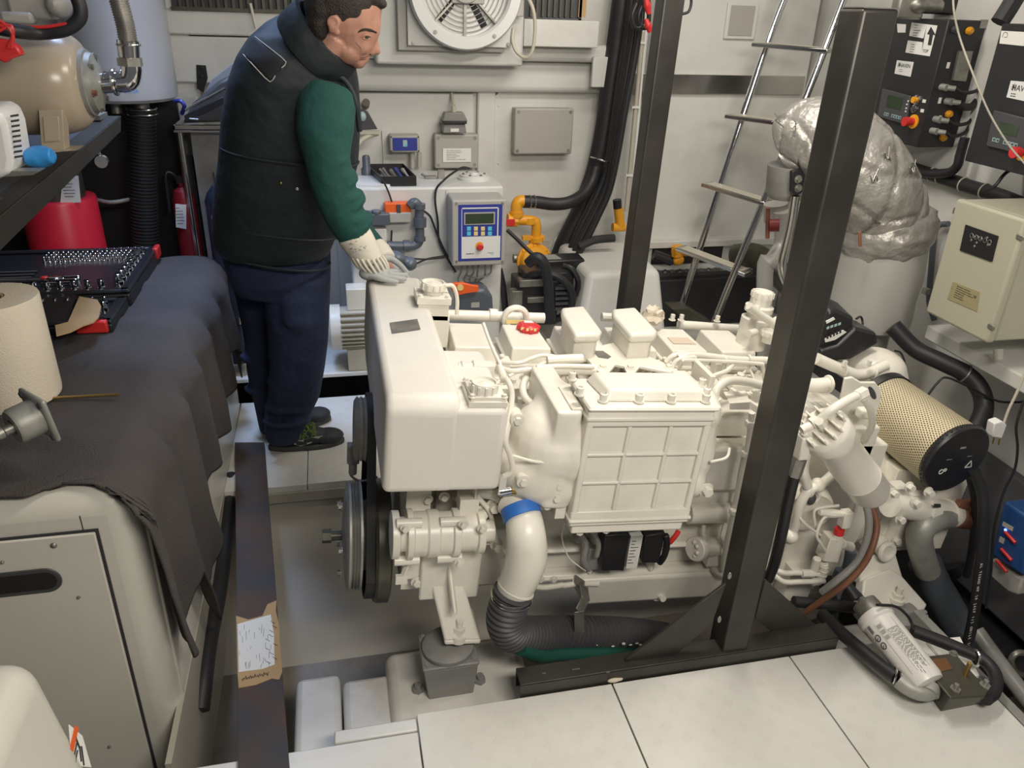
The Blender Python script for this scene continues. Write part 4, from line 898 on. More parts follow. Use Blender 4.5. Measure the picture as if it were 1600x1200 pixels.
yA = 2.75
b = MB(); t0, t1 = P(1002, 483, y=yA), P(1071, 0, y=yA); sl = (t1.x - t0.x) / (t1.z - t0.z)
xb = t0.x - sl * t0.z; xt = xb + sl * 1.95
b.hexa([(xb - 0.078, yA, 0), (xb, yA, 0), (xb, yA + .08, 0), (xb - .078, yA + .08, 0), (xt - .078, yA, 1.95), (xt, yA, 1.95), (xt, yA + .08, 1.95), (xt - .078, yA + .08, 1.95)])
single(b, 'steel_post', 'steel', 'black square steel post rising behind the engine rocker covers', 'steel post', bevel=0.007, seg=3)

fb_ = thing('steel_flat_bar', 'long rusty dark steel flat bar spanning the pit, with a torn cardboard address label', 'steel bar', (-0.35, 2.0, 0.0))
zb = 0.014
q = [P(372, 1208, z=zb), P(453, 1208, z=zb), P(413, 691, z=zb), P(367, 691, z=zb)]
q[0] += (q[0] - q[3]) * 0.12; q[1] += (q[1] - q[2]) * 0.12
MB().prism(q, (0, 0, -0.012)).build('bar', 'rust', fb_, bevel=0.001)
z2 = zb + 0.0015
b = MB(); b.prism([P(x, y, z=z2) for x, y in ((369, 962), (388, 968), (410, 962), (418, 944), (432, 938), (431, 955), (436, 975), (437, 1000), (439, 1020), (441, 1050), (436, 1062), (425, 1060), (400, 1070), (373, 1075), (371, 1050), (370, 1000))], (0, 0, -0.001))
b.build('packing_tape', 'card', fb_)
b = MB(); b.prism([P(x, y, z=z2 + 0.001) for x, y in ((371, 975), (423, 960), (428, 990), (429, 1038), (410, 1045), (373, 1050))], (0, 0, -0.0008)); b.build('paper_label', 'paper', fb_)
b = MB(); rnd = random.Random(5)
for k in range(26):
    px = rnd.uniform(374, 424); py = rnd.uniform(972, 1038); L = rnd.uniform(4, 14)
    b.beam(P(px, py, z=z2 + .0015), P(px + rnd.uniform(-1, 1), py + L, z=z2 + .0015), 0.0008, 0.0003)
for k in range(10):
    px = rnd.uniform(414, 428); py = 970 + 7 * k; b.beam(P(px, py, z=z2 + .0015), P(px + 7, py + 4, z=z2 + .0015), 0.0012, 0.0003)
b.build('label_print', 'ink', fb_)
b = MB(); pts = []
for k in range(40): t = k / 39; pts.append(P(378 + 42 * t, 1061 - 9 * t + 4 * math.sin(k * 1.9) * (0.6 + 0.4 * math.cos(k)), z=z2 + .001))
b.tube(pts, 0.0007, n=4, sm=2); b.build('handwriting', 'ink', fb_)

# ------------------------------------------------------------------ engine mounts under the brackets
def mount(px, py, yy, lab, zbase, px2=None):
    p = P(px, py, y=yy); m_ = thing('engine_mount', lab, 'engine mount', (p.x, p.y, zbase))
    zt = p.z
    b = MB(); b.lathe([(0.068, -0.024), (0.072, -0.018), (0.072, -0.008), (0.060, 0.0), (0, 0.0)], (p.x, p.y, zt), (0, 0, 1), 32); b.build('mount_disc', 'greypaint', m_)
    b = MB(); h = zt - 0.024
    b.box((p.x, p.y, h - 0.004), (0.155, 0.135, 0.010)); b.hexa([(p.x - .06, p.y - .055, zbase), (p.x + .06, p.y - .055, zbase), (p.x + .06, p.y + .055, zbase), (p.x - .06, p.y + .055, zbase), (p.x - .075, p.y - .065, h - .009), (p.x + .075, p.y - .065, h - .009), (p.x + .075, p.y + .065, h - .009), (p.x - .075, p.y + .065, h - .009)])
    b.build('mount_body', 'greypaint', m_, bevel=0.004)
    b = MB(); b.box((p.x, p.y, zbase + 0.010), (0.22, 0.12, 0.020)); b.build('mount_foot', 'greypaint', m_, bevel=0.006)
    for sx in (-1, 1):
        b = MB(); b.cyl((p.x + sx * .088, p.y - .02, zbase + .02), (p.x + sx * .088, p.y - .02, zbase + .042), 0.017, n=6); b.cyl((p.x + sx * .088, p.y - .02, zbase + .042), (p.x + sx * .088, p.y - .02, zbase + .055), 0.010); b.build('foot_bolt', 'greypaint', m_)
    for sx, sy in ((-1, -1), (1, -1), (-1, 1), (1, 1)):
        MB().bolt((p.x + sx * .064, p.y + sy * .054, h), (0, 0, 1), 0.007, 0.007).build('plate_bolt', 'greypaint', m_)
mount(700, 1003, 1.615, 'grey rubber engine mount bolted on the white stringer under the front bracket', -0.115)
mount(1402, 950, 1.63, 'grey rubber engine mount under the wide rear bracket beside the floor filter', -0.14)

# ------------------------------------------------------------------ generator sets on the left
g = thing('generator_enclosure', 'cream white generator sound enclosure carrying the towel and socket set', 'generator enclosure', (-0.9, 2.4, 0))
gx, gy0, gy1, gz = -0.478, 1.555, 3.29, 0.675
b = MB(); b.bx((-1.70, gy0 + .004, -0.36), (gx, gy1, gz)); b.build('housing', 'enclosure', g, bevel=0.055, seg=6)
b = MB(); a = P(0, 842, y=gy0); c = P(151, 829, y=gy0); d = P(214, 1195, y=gy0); zt = c.z - 0.002
b.bx((-1.55, gy0 - 0.006, -0.26), (c.x - 0.003, gy0 + 0.01, zt)); b.build('door_panel', 'enclosure', g, bevel=0.003)
b = MB(); b.bx((-1.56, gy0 - 0.001, -0.265), (c.x + 0.003, gy0 + 0.006, zt + 0.005)); b.build('door_gasket', 'ink', g)
b = MB(); hc = P(20, 912, y=gy0 - .007); hr = P(102, 912, y=gy0).x
rr = 0.033
b.prism([(hr - rr + rr * math.cos(t), gy0 - 0.010, hc.z + rr * math.sin(t)) for t in [(-PI / 2 + PI * k / 12) for k in range(13)]] + [(-1.0, gy0 - 0.010, hc.z + rr), (-1.0, gy0 - 0.010, hc.z - rr)], (0, 0.004, 0))
hd = b.build('door_handle', 'dark', g, bevel=0.002)
b = MB(); rr = 0.023; b.prism([(hr - .033 + rr * math.cos(t), gy0 - 0.0105, hc.z + rr * math.sin(t)) for t in [(-PI / 2 + PI * k / 12) for k in range(13)]] + [(-1.0, gy0 - 0.0105, hc.z + rr), (-1.0, gy0 - 0.0105, hc.z - rr)], (0, 0.001, 0)); b.build('handle_recess', 'blackp', hd)
for px, py, r in ((84, 852, .007), (123, 933, .004), (171, 1166, .004), (4, 878, .004)): MB().lathe([(r, 0), (r, .002), (r * .6, .005), (0, .006)], P(px, py, y=gy0 - .006), (0, -1, 0), 14).build('door_screw', 'dullmetal', g)
MB().bx((gx - .002, 1.62, -0.02), (gx + 0.006, 3.25, 0.60)).build('side_panel', 'enclosure', g, bevel=0.003)
b = MB(); p = P(125, 790, y=gy0 + .02); b.bx((p.x, gy0 + .002, zt + .006), (p.x + .0015, gy0 + .006, gz - .05)); b.build('panel_seam', 'ink', g)
g2 = thing('generator_enclosure', 'white generator enclosure corner nearest the viewer, with a red-edged warning sticker', 'generator enclosure', (-0.9, 0.8, 0))
b = MB(); b.hexa([(-1.5, 0.3, 0), (-0.47, 0.3, 0), (-0.46, 1.13, 0), (-1.5, 1.13, 0), (-1.5, 0.3, 0.70), (-0.53, 0.3, 0.70), (-0.515, 1.075, 0.70), (-1.5, 1.075, 0.70)])
b.build('housing', 'enclosure', g2, bevel=0.05, seg=6)
def g2f(px, py, off=0.0):  # right-hand face of the near enclosure
    x = -0.49
    for _ in range(4):
        p = P(px, py, x=x); x = -0.467 + (-0.520 + 0.467) * p.z / 0.70 + off
    return P(px, py, x=x)
b = MB(); b.prism([g2f(*q_, .001) for q_ in ((107, 1132), (128, 1150), (142, 1199), (112, 1196))], (0.001, 0, 0)); b.build('warning_sticker', 'paper', g2)
b = MB(); b.prism([g2f(*q_, .0025) for q_ in ((117, 1133), (122, 1138), (114, 1175), (108, 1172))], (0.001, 0, 0)); b.build('sticker_stripe', 'orange', g2)
b = MB()
for q_ in (((118, 1152), (124, 1168)), ((120, 1160), (116, 1180)), ((121, 1172), (117, 1192)), ((127, 1166), (131, 1196)), ((124, 1166), (127, 1190))): b.beam(g2f(*q_[0], .003), g2f(*q_[1], .003), 0.003, 0.0008)
b.build('sticker_print', 'ink', g2)
b = MB()
for p in (g2f(60, 1085, 0),): b.bolt(p, (1, 0, 0.1), 0.002, 0.002)
b.build('housing_screw', 'ink', g2)
# ------------------------------------------------------------------ towel draped over the enclosure
hem_px = [(205, 790), (240, 930), (272, 1018), (289, 1029), (312, 1010), (332, 975), (326, 930), (331, 874), (328, 800), (326, 740), (350, 655), (352, 628), (376, 592), (360, 545)]
hem = []
for px, py in hem_px:
    p = P(px, py, x=-0.448); hem.append((p.y, p.z))
hem = [(1.50, 0.50), (1.535, 0.30), (1.57, 0.165), (1.62, 0.150), (1.70, 0.162), (1.76, 0.22), (1.83, 0.235)] + [(y, z) for y, z in hem if y > 1.86] + [(3.30, 0.52)]
hem.sort()
def hemz(y):
    for i in range(len(hem) - 1):
        if hem[i][0] <= y <= hem[i + 1][0]:
            t = (y - hem[i][0]) / (hem[i + 1][0] - hem[i][0] + 1e-9); return hem[i][1] * (1 - t) + hem[i + 1][1] * t
    return hem[-1][1]
frontp = [(0, 778), (40, 776), (62, 768), (85, 757), (120, 757), (180, 757), (200, 768)]
fw = [P(px, py, z=0.685) for px, py in frontp]
def fronty(x):
    if x < fw[0].x: return fw[0].y
    for i in range(len(fw) - 1):
        if fw[i].x <= x <= fw[i + 1].x:
            t = (x - fw[i].x) / (fw[i + 1].x - fw[i].x + 1e-9); return fw[i].y * (1 - t) + fw[i + 1].y * t
    return fw[-1].y - 0.02
NU, NV = 110, 130
vs = []; rnd = random.Random(3)
for j in range(NV + 1):
    s_ = j / NV
    for i in range(NU + 1):
        t = i / NU
        ycol = 1.515 + (3.27 - 1.515) * s_
        zh = hemz(ycol); Lt = 1.0; R_c = 0.065; arc = R_c * PI / 2; Ls = max(0.02, gz - R_c - zh); tot = Lt + arc + Ls; d_ = tot * t
        if d_ < Lt:
            x = -1.5 + (1.5 - 0.478 - R_c) * (d_ / Lt); z = gz + 0.007; f = 0
            y0 = fronty(x); y = y0 + (3.27 - y0) * s_
        elif d_ < Lt + arc:
            a = (d_ - Lt) / R_c; x = gx - R_c + (R_c + .010) * math.sin(a); z = gz - R_c + (R_c + .010) * math.cos(a) - 0.003; f = a / 1.57
            y0 = fronty(x) * (1 - f) + 1.515 * f; y = y0 + (3.27 - y0) * s_
        else:
            q_ = (d_ - Lt - arc); x = gx + 0.012; z = gz - R_c - q_; f = 1 + q_ / 0.5; y = ycol
        # folds running down the side, soft wrinkles on top
        w1 = (math.sin(y * 24 + 1.2 * math.sin(z * 5) + z * 4) * 0.5 + 0.5) ** 2 * 0.030 + (math.sin(y * 47 + z * 6) * .5 + .5) * 0.010
        amp = min(1, max(0, f - 0.25))
        x += w1 * amp * min(1.5, f)
        wr = max(0, math.sin(y * 17 + x * 9 + 2 * math.sin(x * 7))) ** 3 * 0.010 + (math.sin(x * 40 + y * 8) * 0.5 + .5) * 0.0025
        z += wr * (1 - min(1, f)) * (0.35 if x < -0.72 and y > 2.2 else 1)
        vs.append((x, y, z))
fs = [(j * (NU + 1) + i, j * (NU + 1) + i + 1, (j + 1) * (NU + 1) + i + 1, (j + 1) * (NU + 1) + i) for j in range(NV) for i in range(NU)]
b = MB(); b.add(vs, fs)
o = single(b, 'towel', 'towel', 'large taupe brown bath towel draped over the cream generator enclosure', 'towel', angle=180)
md = o.modifiers.new('solid', 'SOLIDIFY'); md.thickness = 0.006; md.offset = 1

# ------------------------------------------------------------------ socket set case
TZ = gz + 0.014
case = thing('socket_set_case', 'open black tool case with red latches and chrome sockets lying on the brown towel', 'tool case', (-1.0, 2.8, TZ))
ax_, bx_ = P(243, 384, z=TZ + 0.06), P(206, 452, z=TZ + 0.06)
yf, yn, xr_ = ax_.y - 0.0, bx_.y, (ax_.x + bx_.x) / 2
b = MB(); b.bx((-1.45, yn, TZ), (xr_, yf, TZ + 0.045))
for q_ in (((-1.45, yn, TZ + .045), (xr_, yn + 0.03, TZ + 0.06)), ((-1.45, yf - .02, TZ + .045), (xr_, yf, TZ + 0.06)), ((xr_ - 0.035, yn, TZ + .045), (xr_, yf, TZ + 0.06))): b.bx(*q_)
b.build('case_tray', 'blackp', case, bevel=0.008, seg=3)
lb_, lt_ = P(192, 541, z=TZ), P(196, 455, z=TZ + .04)
yn2 = P(190, 500, z=TZ + .04).y; xr2 = P(197, 465, z=TZ + .04).x - 0.0
b = MB(); b.bx((-1.40, yn2, TZ), (xr2, yn - 0.008, TZ + 0.028))
for q_ in (((-1.40, yn2, TZ + .028), (xr2, yn2 + 0.03, TZ + 0.04)), ((-1.40, yn - .03, TZ + .028), (xr2, yn - .008, TZ + 0.04)), ((xr2 - 0.035, yn2, TZ + .028), (xr2, yn - .008, TZ + 0.04))): b.bx(*q_)
b.build('case_lid', 'blackp', case, bevel=0.008, seg=3)
for (x0, x1) in ((xr2 - 0.105, xr2 - 0.012),):
    MB().bx((x0, yn2 - 0.010, TZ + 0.002), (x1, yn2 + 0.012, TZ + 0.043)).build('latch', 'redp', case, bevel=0.006)
MB().bx((xr_ - 0.012, yf - 0.06, TZ + 0.02), (xr_ + 0.008, yf + 0.006, TZ + 0.066)).build('latch', 'redp', case, bevel=0.006)
# chrome pieces: one of each kind, then copies
def copy_thing(o, loc, label, group=None, rot=None):
    c = o.copy(); COL.objects.link(c); c.location = loc; c['label'] = label
    if group: c['group'] = group
    if rot: c.rotation_euler = rot
    for ch in o.children:
        d = ch.copy(); COL.objects.link(d); d.parent = c
    return c
zc = TZ + 0.046
sk = MB(); sk.lathe([(0.0075, 0), (0.0085, 0.001), (0.0085, 0.014), (0.007, 0.016), (0.007, 0.03), (0.0055, 0.031), (0.0055, 0.02), (0, 0.02)], (0, 0, 0), (0, 0, 1), 12)
first = None; rnd = random.Random(11)
def socket(x, y, z, s, label, group, lie=None):
    global first
    if first is None:
        o = single(MB().add(sk.v, sk.f), 'socket', 'chrome', label, 'socket', loc=(0, 0, 0)); first = o; o.location = (x, y, z); o['group'] = group
    else: o = copy_thing(first, (x, y, z), label, group)
    o.scale = (s, s, s)
    if lie: o.rotation_euler = lie
    return o
ORD = 'first second third fourth fifth sixth seventh eighth ninth tenth eleventh twelfth thirteenth fourteenth fifteenth sixteenth seventeenth eighteenth'.split()
dy = (yf - yn)
for k in range(13): socket(xr_ - 0.05 - k * 0.026, yf - 0.035, zc - .012, 1.15 - 0.02 * k, ORD[k] + ' small chrome socket from the right in the far edge row of the open case', 'sockets in the far edge row')
for k in range(8): socket(xr_ - 0.055, yf - 0.07 - k * (dy - 0.12) / 8, zc - .012, 1.1 + 0.08 * k, ORD[k] + ' chrome socket from the back along the right rim of the open case', 'sockets along the right rim')
for k in range(12): socket(xr_ - 0.10 - k * 0.042, yn + 0.055, zc - .012, 1.5, ORD[k] + ' large chrome socket from the right in the near row of the far tray', 'large sockets in the near row')
for r_ in range(3):
    for k in range(18): socket(xr_ - 0.085 - k * 0.017, yf - 0.075 - r_ * 0.030, zc - .014, 0.72, ORD[k] + ' screwdriver bit from the right in the ' + ('far', 'middle', 'near')[r_] + ' row of the packed block', 'bits in the packed block').scale = (0.75, 0.75, 1.15)
for k in range(7): socket(xr2 - 0.06 - k * 0.037, yn - 0.055, TZ + .024, 1.1, ORD[k] + ' small chrome socket from the right in the far row of the lid', 'sockets in the far row of the lid')
for k in range(2): socket(xr2 - 0.050 - k * 0.034, yn - 0.115, TZ + .024, 1.2, ORD[k] + ' chrome socket from the right in the second row of the lid', 'sockets in the second row of the lid')
for k in range(2): socket(xr2 - 0.045 - k * 0.030, yn - 0.19, TZ + .040, 1.5, ('right', 'left')[k] + ' one of two long deep sockets lying in the lid above the red latch', 'deep sockets in the lid', (PI / 2 - 0.3, 0, 0.1)).scale = (1.5, 1.5, 2.4)
for k in range(2): socket(xr2 - 0.045 - k * 0.030, yn2 + 0.05, TZ + .024, 1.4, ('right', 'left')[k] + ' one of two chrome sockets nearest the red latch of the lid', 'sockets in the near row of the lid')
for k in range(3):
    o = socket(xr_ - 0.20, yn + 0.115 + k * 0.033, zc + .004, 1.3, ('nearest', 'middle', 'farthest')[k] + ' of three long deep sockets lying across the tray centre', 'deep sockets lying in the tray', (0, PI / 2, PI)); o.scale = (1.25, 1.25, 3.4)
def wrench(x, y, lab, rot):
    t = thing('ratchet', lab, 'ratchet', (x, y, zc + .008)); b = MB()
    b.tube([V((x, y, zc + .008)), V((x - 0.2, y + .005, zc + .008))], [0.006, 0.009], n=10); b.build('handle', 'chrome', t)
    b = MB(); b.ell((x + 0.01, y, zc + .010), (0.028, 0.018, 0.010)); b.build('ratchet_head', 'chrome', t)
    b = MB(); b.ell((x - 0.015, y, zc + .016), (0.014, 0.010, 0.006)); b.build('grip_button', 'redp', t)
wrench(xr_ - 0.29, yn + 0.16, 'chrome ratchet with a red button, farther back in the far tray', 0)
wrench(xr_ - 0.40, yn + 0.10, 'chrome ratchet with a red button, nearer and farther left in the far tray', 0)
for k in range(3):
    b = MB(); y = yn + 0.20 + k * 0.035; b.cyl((xr_ - 0.62, y, zc + .004), (xr_ - 0.36, y, zc + .004), 0.0045, n=8)
    single(b, 'extension_bar', 'chrome', ['long chrome extension bar nearest the ratchets in the far tray', 'long chrome extension bar in the middle of three in the far tray', 'long chrome extension bar farthest from the viewer in the far tray'][k], 'extension bar')
# black cover piece and torn cardboard on the lid
b = MB(); x0 = P(108, 500, z=TZ + .05); q = [P(40, 455, z=TZ + .055), P(122, 450, z=TZ + .055), P(106, 502, z=TZ + .05), P(60, 505, z=TZ + .05)]
b.prism(q, (0, 0, -0.012)); single(b, 'plastic_insert', 'blackp', 'glossy black plastic insert lying on the case lid beside the paper roll', 'plastic insert', bevel=0.003)
b = MB(); q = [P(x, y, z=TZ + .074) for x, y in ((124, 463), (152, 468), (158, 478), (154, 495), (146, 503), (130, 508), (110, 518), (88, 524), (86, 508), (106, 503))]
b.prism(q, (0, 0, -0.004)); single(b, 'cardboard_piece', 'card', 'torn piece of brown cardboard lying on the open case lid', 'cardboard')
# ------------------------------------------------------------------ paper roll
c = P(105, 600, z=0.69); R_ = 0.115; cx_, cy_ = c.x - R_ * 0.98, c.y - 0.06
rz = 0.27
pr = thing('paper_roll', 'thick roll of cream tissue paper standing on the brown towel', 'paper roll', (cx_, cy_, gz + .02))
b = MB(); b.lathe([(R_ * .985, 0), (R_, 0.01), (R_, rz - .004), (R_ * .985, rz), (0.040, rz), (0.036, rz - 0.01), (0.036, 0.0)], (cx_, cy_, gz + .02), (0, 0, 1), 56); b.build('paper', 'tissue', pr)
b = MB(); b.lathe([(0.036, 0.001), (0.036, rz - 0.003), (0.033, rz - .003), (0.033, 0.001)], (cx_, cy_, gz + .02), (0, 0, 1), 40); b.build('cardboard_core', 'card', pr)
# ------------------------------------------------------------------ flanged casting with a shaft, and brass rod
fl = thing('flanged_casting', 'grey metal flanged bearing housing with a shaft, lying in front of the paper roll', 'casting', P(50, 655, y=1.62) )
pc = P(62, 648, y=1.66); nrm = V((-0.62, -0.55, -0.10)).normalized()
F_ = frame(pc, nrm)
b = MB(F_); b.box((0.0, 0, 0), (0.012, 0.105, 0.105)); o = b.build('flange', 'cast', fl, bevel=0.006)
b = MB(F_); b.lathe([(0.040, 0), (0.040, 0.045), (0.036, 0.052), (0.018, 0.052), (0.018, 0.045), (0.0, 0.045)], (0.006, 0, 0), (1, 0, 0), 32); b.build('hub', 'cast', fl)
b = MB(F_); b.lathe([(0.012, 0.04), (0.012, 0.075), (0.015, 0.078), (0.015, 0.09), (0.012, 0.093), (0.013, 0.40), (0, 0.40)], (0.0, 0, 0), (1, 0, -0.0), 20); b.build('shaft', 'dullmetal', fl)
for sy, sz in ((1, 1), (-1, 1), (-1, -1), (1, -1)):
    b = MB(F_); b.torus((0.007, sy * .040, sz * .040), (1, 0, 0), 0.006, 0.002, 14, 6); b.cyl((-0.008, sy * .04, sz * .04), (0.0075, sy * .04, sz * .04), 0.0045); b.build('bolt_hole', 'dark', fl)
b = MB(); b.cyl(P(82, 622, z=gz + .022), P(187, 616, z=gz + .030), 0.004); single(b, 'brass_rod', 'brass', 'thin brass rod lying on the towel, pointing right from the flanged casting', 'rod')
# ------------------------------------------------------------------ shelf with tank above
sh = thing('wall_shelf', 'black angle-iron shelf carrying the beige pressure tank', 'shelf', (-1.1, 2.4, 1.17))
e0, e1 = P(189, 195, y=2.88), P(-20, 365, x=-0.74)
xs = -0.735
b = MB(); zt0, zt1 = P(189, 181, y=2.88).z, P(0, 338, x=xs).z
a_, c_ = P(189, 181, y=2.88), P(0, 338, x=xs); a2, c2 = P(189, 205, y=2.88), P(0, 392, x=xs)
dd = (c_ - a_); c_ = c_ + dd * 0.3; c2 = c2 + (c2 - a2) * 0.3
b.hexa([a2, c2, c2 + V((-.006, 0, 0)), a2 + V((-.006, 0, 0)), a_, c_, c_ + V((-.006, 0, 0)), a_ + V((-.006, 0, 0))]); b.prism([a_, c_, c_ + V((-.06, 0, 0)), a_ + V((-.06, 0, 0))], (0, 0, -0.005))
b.build('shelf_angle', 'steel', sh, bevel=0.001)
b = MB(); b.prism([a_ + V((-.004, 0, -.004)), c_ + V((-.004, 0, -.004)), (-1.88, c_.y, c_.z - .004), (-1.88, a_.y, a_.z - .004)], (0, 0, -0.012)); b.build('shelf_plate', 'dark', sh)
b = MB(); b.bx((xs + .0, 2.80, a_.z - 0.004), (xs + 0.03, 2.90, a_.z + 0.010)); b.build('angle_end', 'dullmetal', sh)
szf = lambda y: a_.z + (c_.z - a_.z) * (y - a_.y) / (c_.y - a_.y)
tk = thing('pressure_tank', 'glossy beige horizontal pressure tank with a rusty end flange on the shelf', 'tank', (-1.1, 2.35, szf(2.35)))
tc_ = P(150, 128, y=2.45); R_ = abs(P(100, 45, y=2.4).z - P(100, 213, y=2.4).z) / 2; tcz = P(100, 130, y=2.4).z; ty = 2.42; tx = P(152, 130, y=ty).x
b = MB(); pf = [(0.0, -0.9), (R_ * .6, -0.89), (R_, -0.78), (R_, -0.115)]
for k in range(1, 9): a = k / 8 * PI / 2; pf.append((R_ * (0.62 + 0.38 * math.cos(a)), -0.115 + 0.09 * math.sin(a)))
pf.append((0.05, -0.02)); b.lathe(pf, (tx, ty, tcz), (1, 0, 0), 56); b.build('tank_shell', 'beige', tk)
b = MB(); fr_ = abs(P(150, 78, y=ty).z - P(150, 180, y=ty).z) / 2
b.lathe([(fr_ * 1.02, -0.035), (fr_ * 1.02, -0.015), (fr_ * .93, -.013), (fr_ * .90, 0.0), (fr_ * .5, 0.012), (0.03, 0.014), (0.0, 0.014)], (tx, ty, tcz), (1, 0, 0), 40); b.build('end_flange', 'cast', tk)
for k in range(6): a = 2 * PI * k / 6 + .3; MB().bolt((tx, ty + fr_ * .78 * math.cos(a), tcz + fr_ * .78 * math.sin(a)), (1, 0, 0), 0.008, 0.010).build('flange_bolt', 'rustpipe' if k % 3 == 0 else 'dullmetal', tk)
b = MB(); q = [P(60, 172, y=ty - R_ * .98), P(97, 172, y=ty - R_ * .98), P(101, 235, y=ty - R_ * .98), P(65, 235, y=ty - R_ * .98)]; b.prism(q, (0, 0.05, 0)); b.prism([p + V((0, 0.0, 0)) for p in (q[3], q[2], q[2] + V((0.03, 0, 0.0)), q[3] + V((0, 0, -0.008)))], (0, .08, 0)); b.build('tank_foot', 'beige', tk, bevel=0.004)
b = MB(); q = [P(67, 182, y=ty - R_ * .985), P(92, 182, y=ty - R_ * .985), P(94, 220, y=ty - R_ * .985), P(70, 222, y=ty - R_ * .985)]; b.prism(q, (0, -0.003, 0)); b.build('foot_rib', 'beige', tk, bevel=0.003)
hs = thing('braided_hose', 'stainless braided hose with elbow rising from the beige tank flange', 'hose', (tx + .1, ty, tcz))
b = MB(); e_ = [V((tx + .014, ty, tcz)), P(180, 128, y=ty), P(200, 126, y=ty), P(205, 110, y=ty), P(204, 100, y=ty)]
b.tube(e_, 0.027, n=20, sm=4); b.torus(e_[1], (1, 0, 0), 0.030, 0.006); b.build('elbow', 'chrome', hs)
b = MB(); b.cyl(P(204, 103, y=ty), P(202, 90, y=ty), 0.033, n=6); o = b.build('hex_nut', 'dullmetal', hs)
b = MB(); b.cyl(P(202, 90, y=ty), P(200, 63, y=ty), 0.027, 0.028, n=24); b.torus(P(201, 70, y=ty), (0, 0, 1), 0.028, 0.003); b.build('ferrule', 'stainless', hs)
b = MB(); b.corr([P(200, 64, y=ty), P(196, 40, y=ty), P(188, 10, y=ty), P(180, -20, y=ty), P(172, -60, y=ty)], 0.023, 0.006, 0.0012, n=20); b.build('braided_sleeve', 'dullmetal', hs)
# white and blue pump at the shelf front
pp = thing('water_pump', 'small white pump with slotted motor cover and blue pump head on the black shelf', 'pump', P(25, 255, x=-0.80))
yp = 2.05
b = MB(); c0 = P(8, 205, y=yp); r0 = 0.085
q = [P(x, y, y=yp) for x, y in ((-60, 160), (5, 157), (20, 157), (34, 164), (42, 185), (50, 235), (46, 255), (30, 262), (-60, 262))]
b.prism(q, (0, -0.13, 0)); b.build('motor_cover', 'white', pp, bevel=0.012, seg=3)
for k in range(9):
    y_ = 180 + k * 8; b = MB(); q = [P(16 + k * .8, y_, y=yp - .1312), P(29 + k * .8, y_ - 2, y=yp - .1312), P(29 + k * .8, y_ + 1.5, y=yp - .1312), P(16 + k * .8, y_ + 3.5, y=yp - .1312)]; b.prism(q, (0, 0.001, 0)); b.build('vent_slot', 'dark', pp)
b = MB(); b.ell(P(62, 245, y=yp - .03), (0.035, 0.04, 0.025)); b.cyl(P(40, 248, y=yp - .05), P(82, 243, y=yp - .05), 0.018, n=16); b.build('pump_head', 'bluepl', pp, remesh=0.004, smooth=3)
b = MB(); q = [P(0, 262, y=yp - .08), P(72, 262, y=yp - .08), P(60, 268, y=yp - .08), P(0, 272, y=yp - .08)]; b.prism(q, (0, -0.04, 0)); b.build('pump_foot', 'dullmetal', pp)
b = MB(); q = [P(*g_, z=szf(2.0) + .008) for g_ in ((-40, 268), (86, 262), (50, 288), (-40, 330))]; b.prism(q, (0, 0, -.006))
single(b, 'mounting_plate', 'olive', 'dark grey mounting plate under the small white pump', 'plate', bevel=0.001)
# jump leads and black hose over the tank
jc = thing('jump_lead', 'red and black jump leads with a red clamp hanging over the beige tank', 'jump lead', P(20, 80, y=2.2))
b = MB(); b.tube([P(-20, 40, y=2.2), P(20, 48, y=2.2), P(60, 52, y=2.25), P(100, 47, y=2.25), P(122, 32, y=2.25), P(126, 15, y=2.25), P(118, -10, y=2.25)], 0.016, n=12); b.build('black_cable', 'rubber', jc)
for k in range(3): MB().tube([P(-5, 30 + k * 10, y=2.1), P(10 + k * 3, 40, y=2.1), P(20, 55, y=2.1), P(18 - k * 3, 75, y=2.1)], 0.004, n=8).build('red_cable', 'redp', jc)
b = MB(); b.tube([P(40, 42, y=2.24), P(70, 42, y=2.24), P(105, 37, y=2.24)], 0.004); b.build('red_cable', 'redp', jc)
b = MB(); b.prism([P(x, y, y=2.1) for x, y in ((-10, 60), (8, 62), (26, 72), (34, 86), (14, 93), (8, 99), (-10, 90))], (0, 0.03, 0)); b.build('clamp', 'redp', jc, bevel=0.004)
b = MB(); b.bx(tuple(P(15, 30, y=2.5)), tuple(P(90, -10, y=2.6))); b.ell(P(92, 6, y=2.5), (0.03, 0.05, 0.035)); b.box(P(30, 28, y=2.5), (0.08, 0.05, 0.03)); single(b, 'electric_motor', 'greybox', 'grey motor housing partly hidden by the jump leads, top left', 'motor', bevel=0.01)
# heater
ht = thing('water_heater', 'tall white water heater hanging at upper left above the black hose', 'water heater', P(215, 155, y=3.5))
hb = P(215, 157, y=3.5); x0, x1 = P(100, 100, y=3.5).x, P(268, 100, y=3.5).x
b = MB(); r_ = (x1 - x0) / 2; b.lathe([(r_ * .9, 0), (r_ * .98, 0.012), (r_, 0.04), (r_, 0.9)], ((x0 + x1) / 2, 3.55, hb.z), (0, 0, 1), 56); b.build('heater_body', 'heater', ht)
yq = 3.55 - r_ + .003
text('heater_logo', 'CENTER', P(202, 143, y=yq), (1, 0, 0), (0, 0, 1), 0.018, 'bluepl', ht)
b = MB(); p = P(214, 133, y=yq + .03); b.box(p, (0.014, 0.003, 0.02)); b.box(P(205, 137, y=yq + .02), (0.008, 0.003, 0.008)); b.box(P(214, 151, y=yq + .03), (0.02, 0.003, 0.006)); b.build('logo_mark', 'blue', ht)
for px in (180, 220): p = P(px, 160, y=3.5); MB().cyl(p + V((0, 0, 0.02)), p + V((0, 0, -0.04)), 0.03 if px > 200 else 0.02, n=20).build('pipe_stub', 'dullmetal', ht)
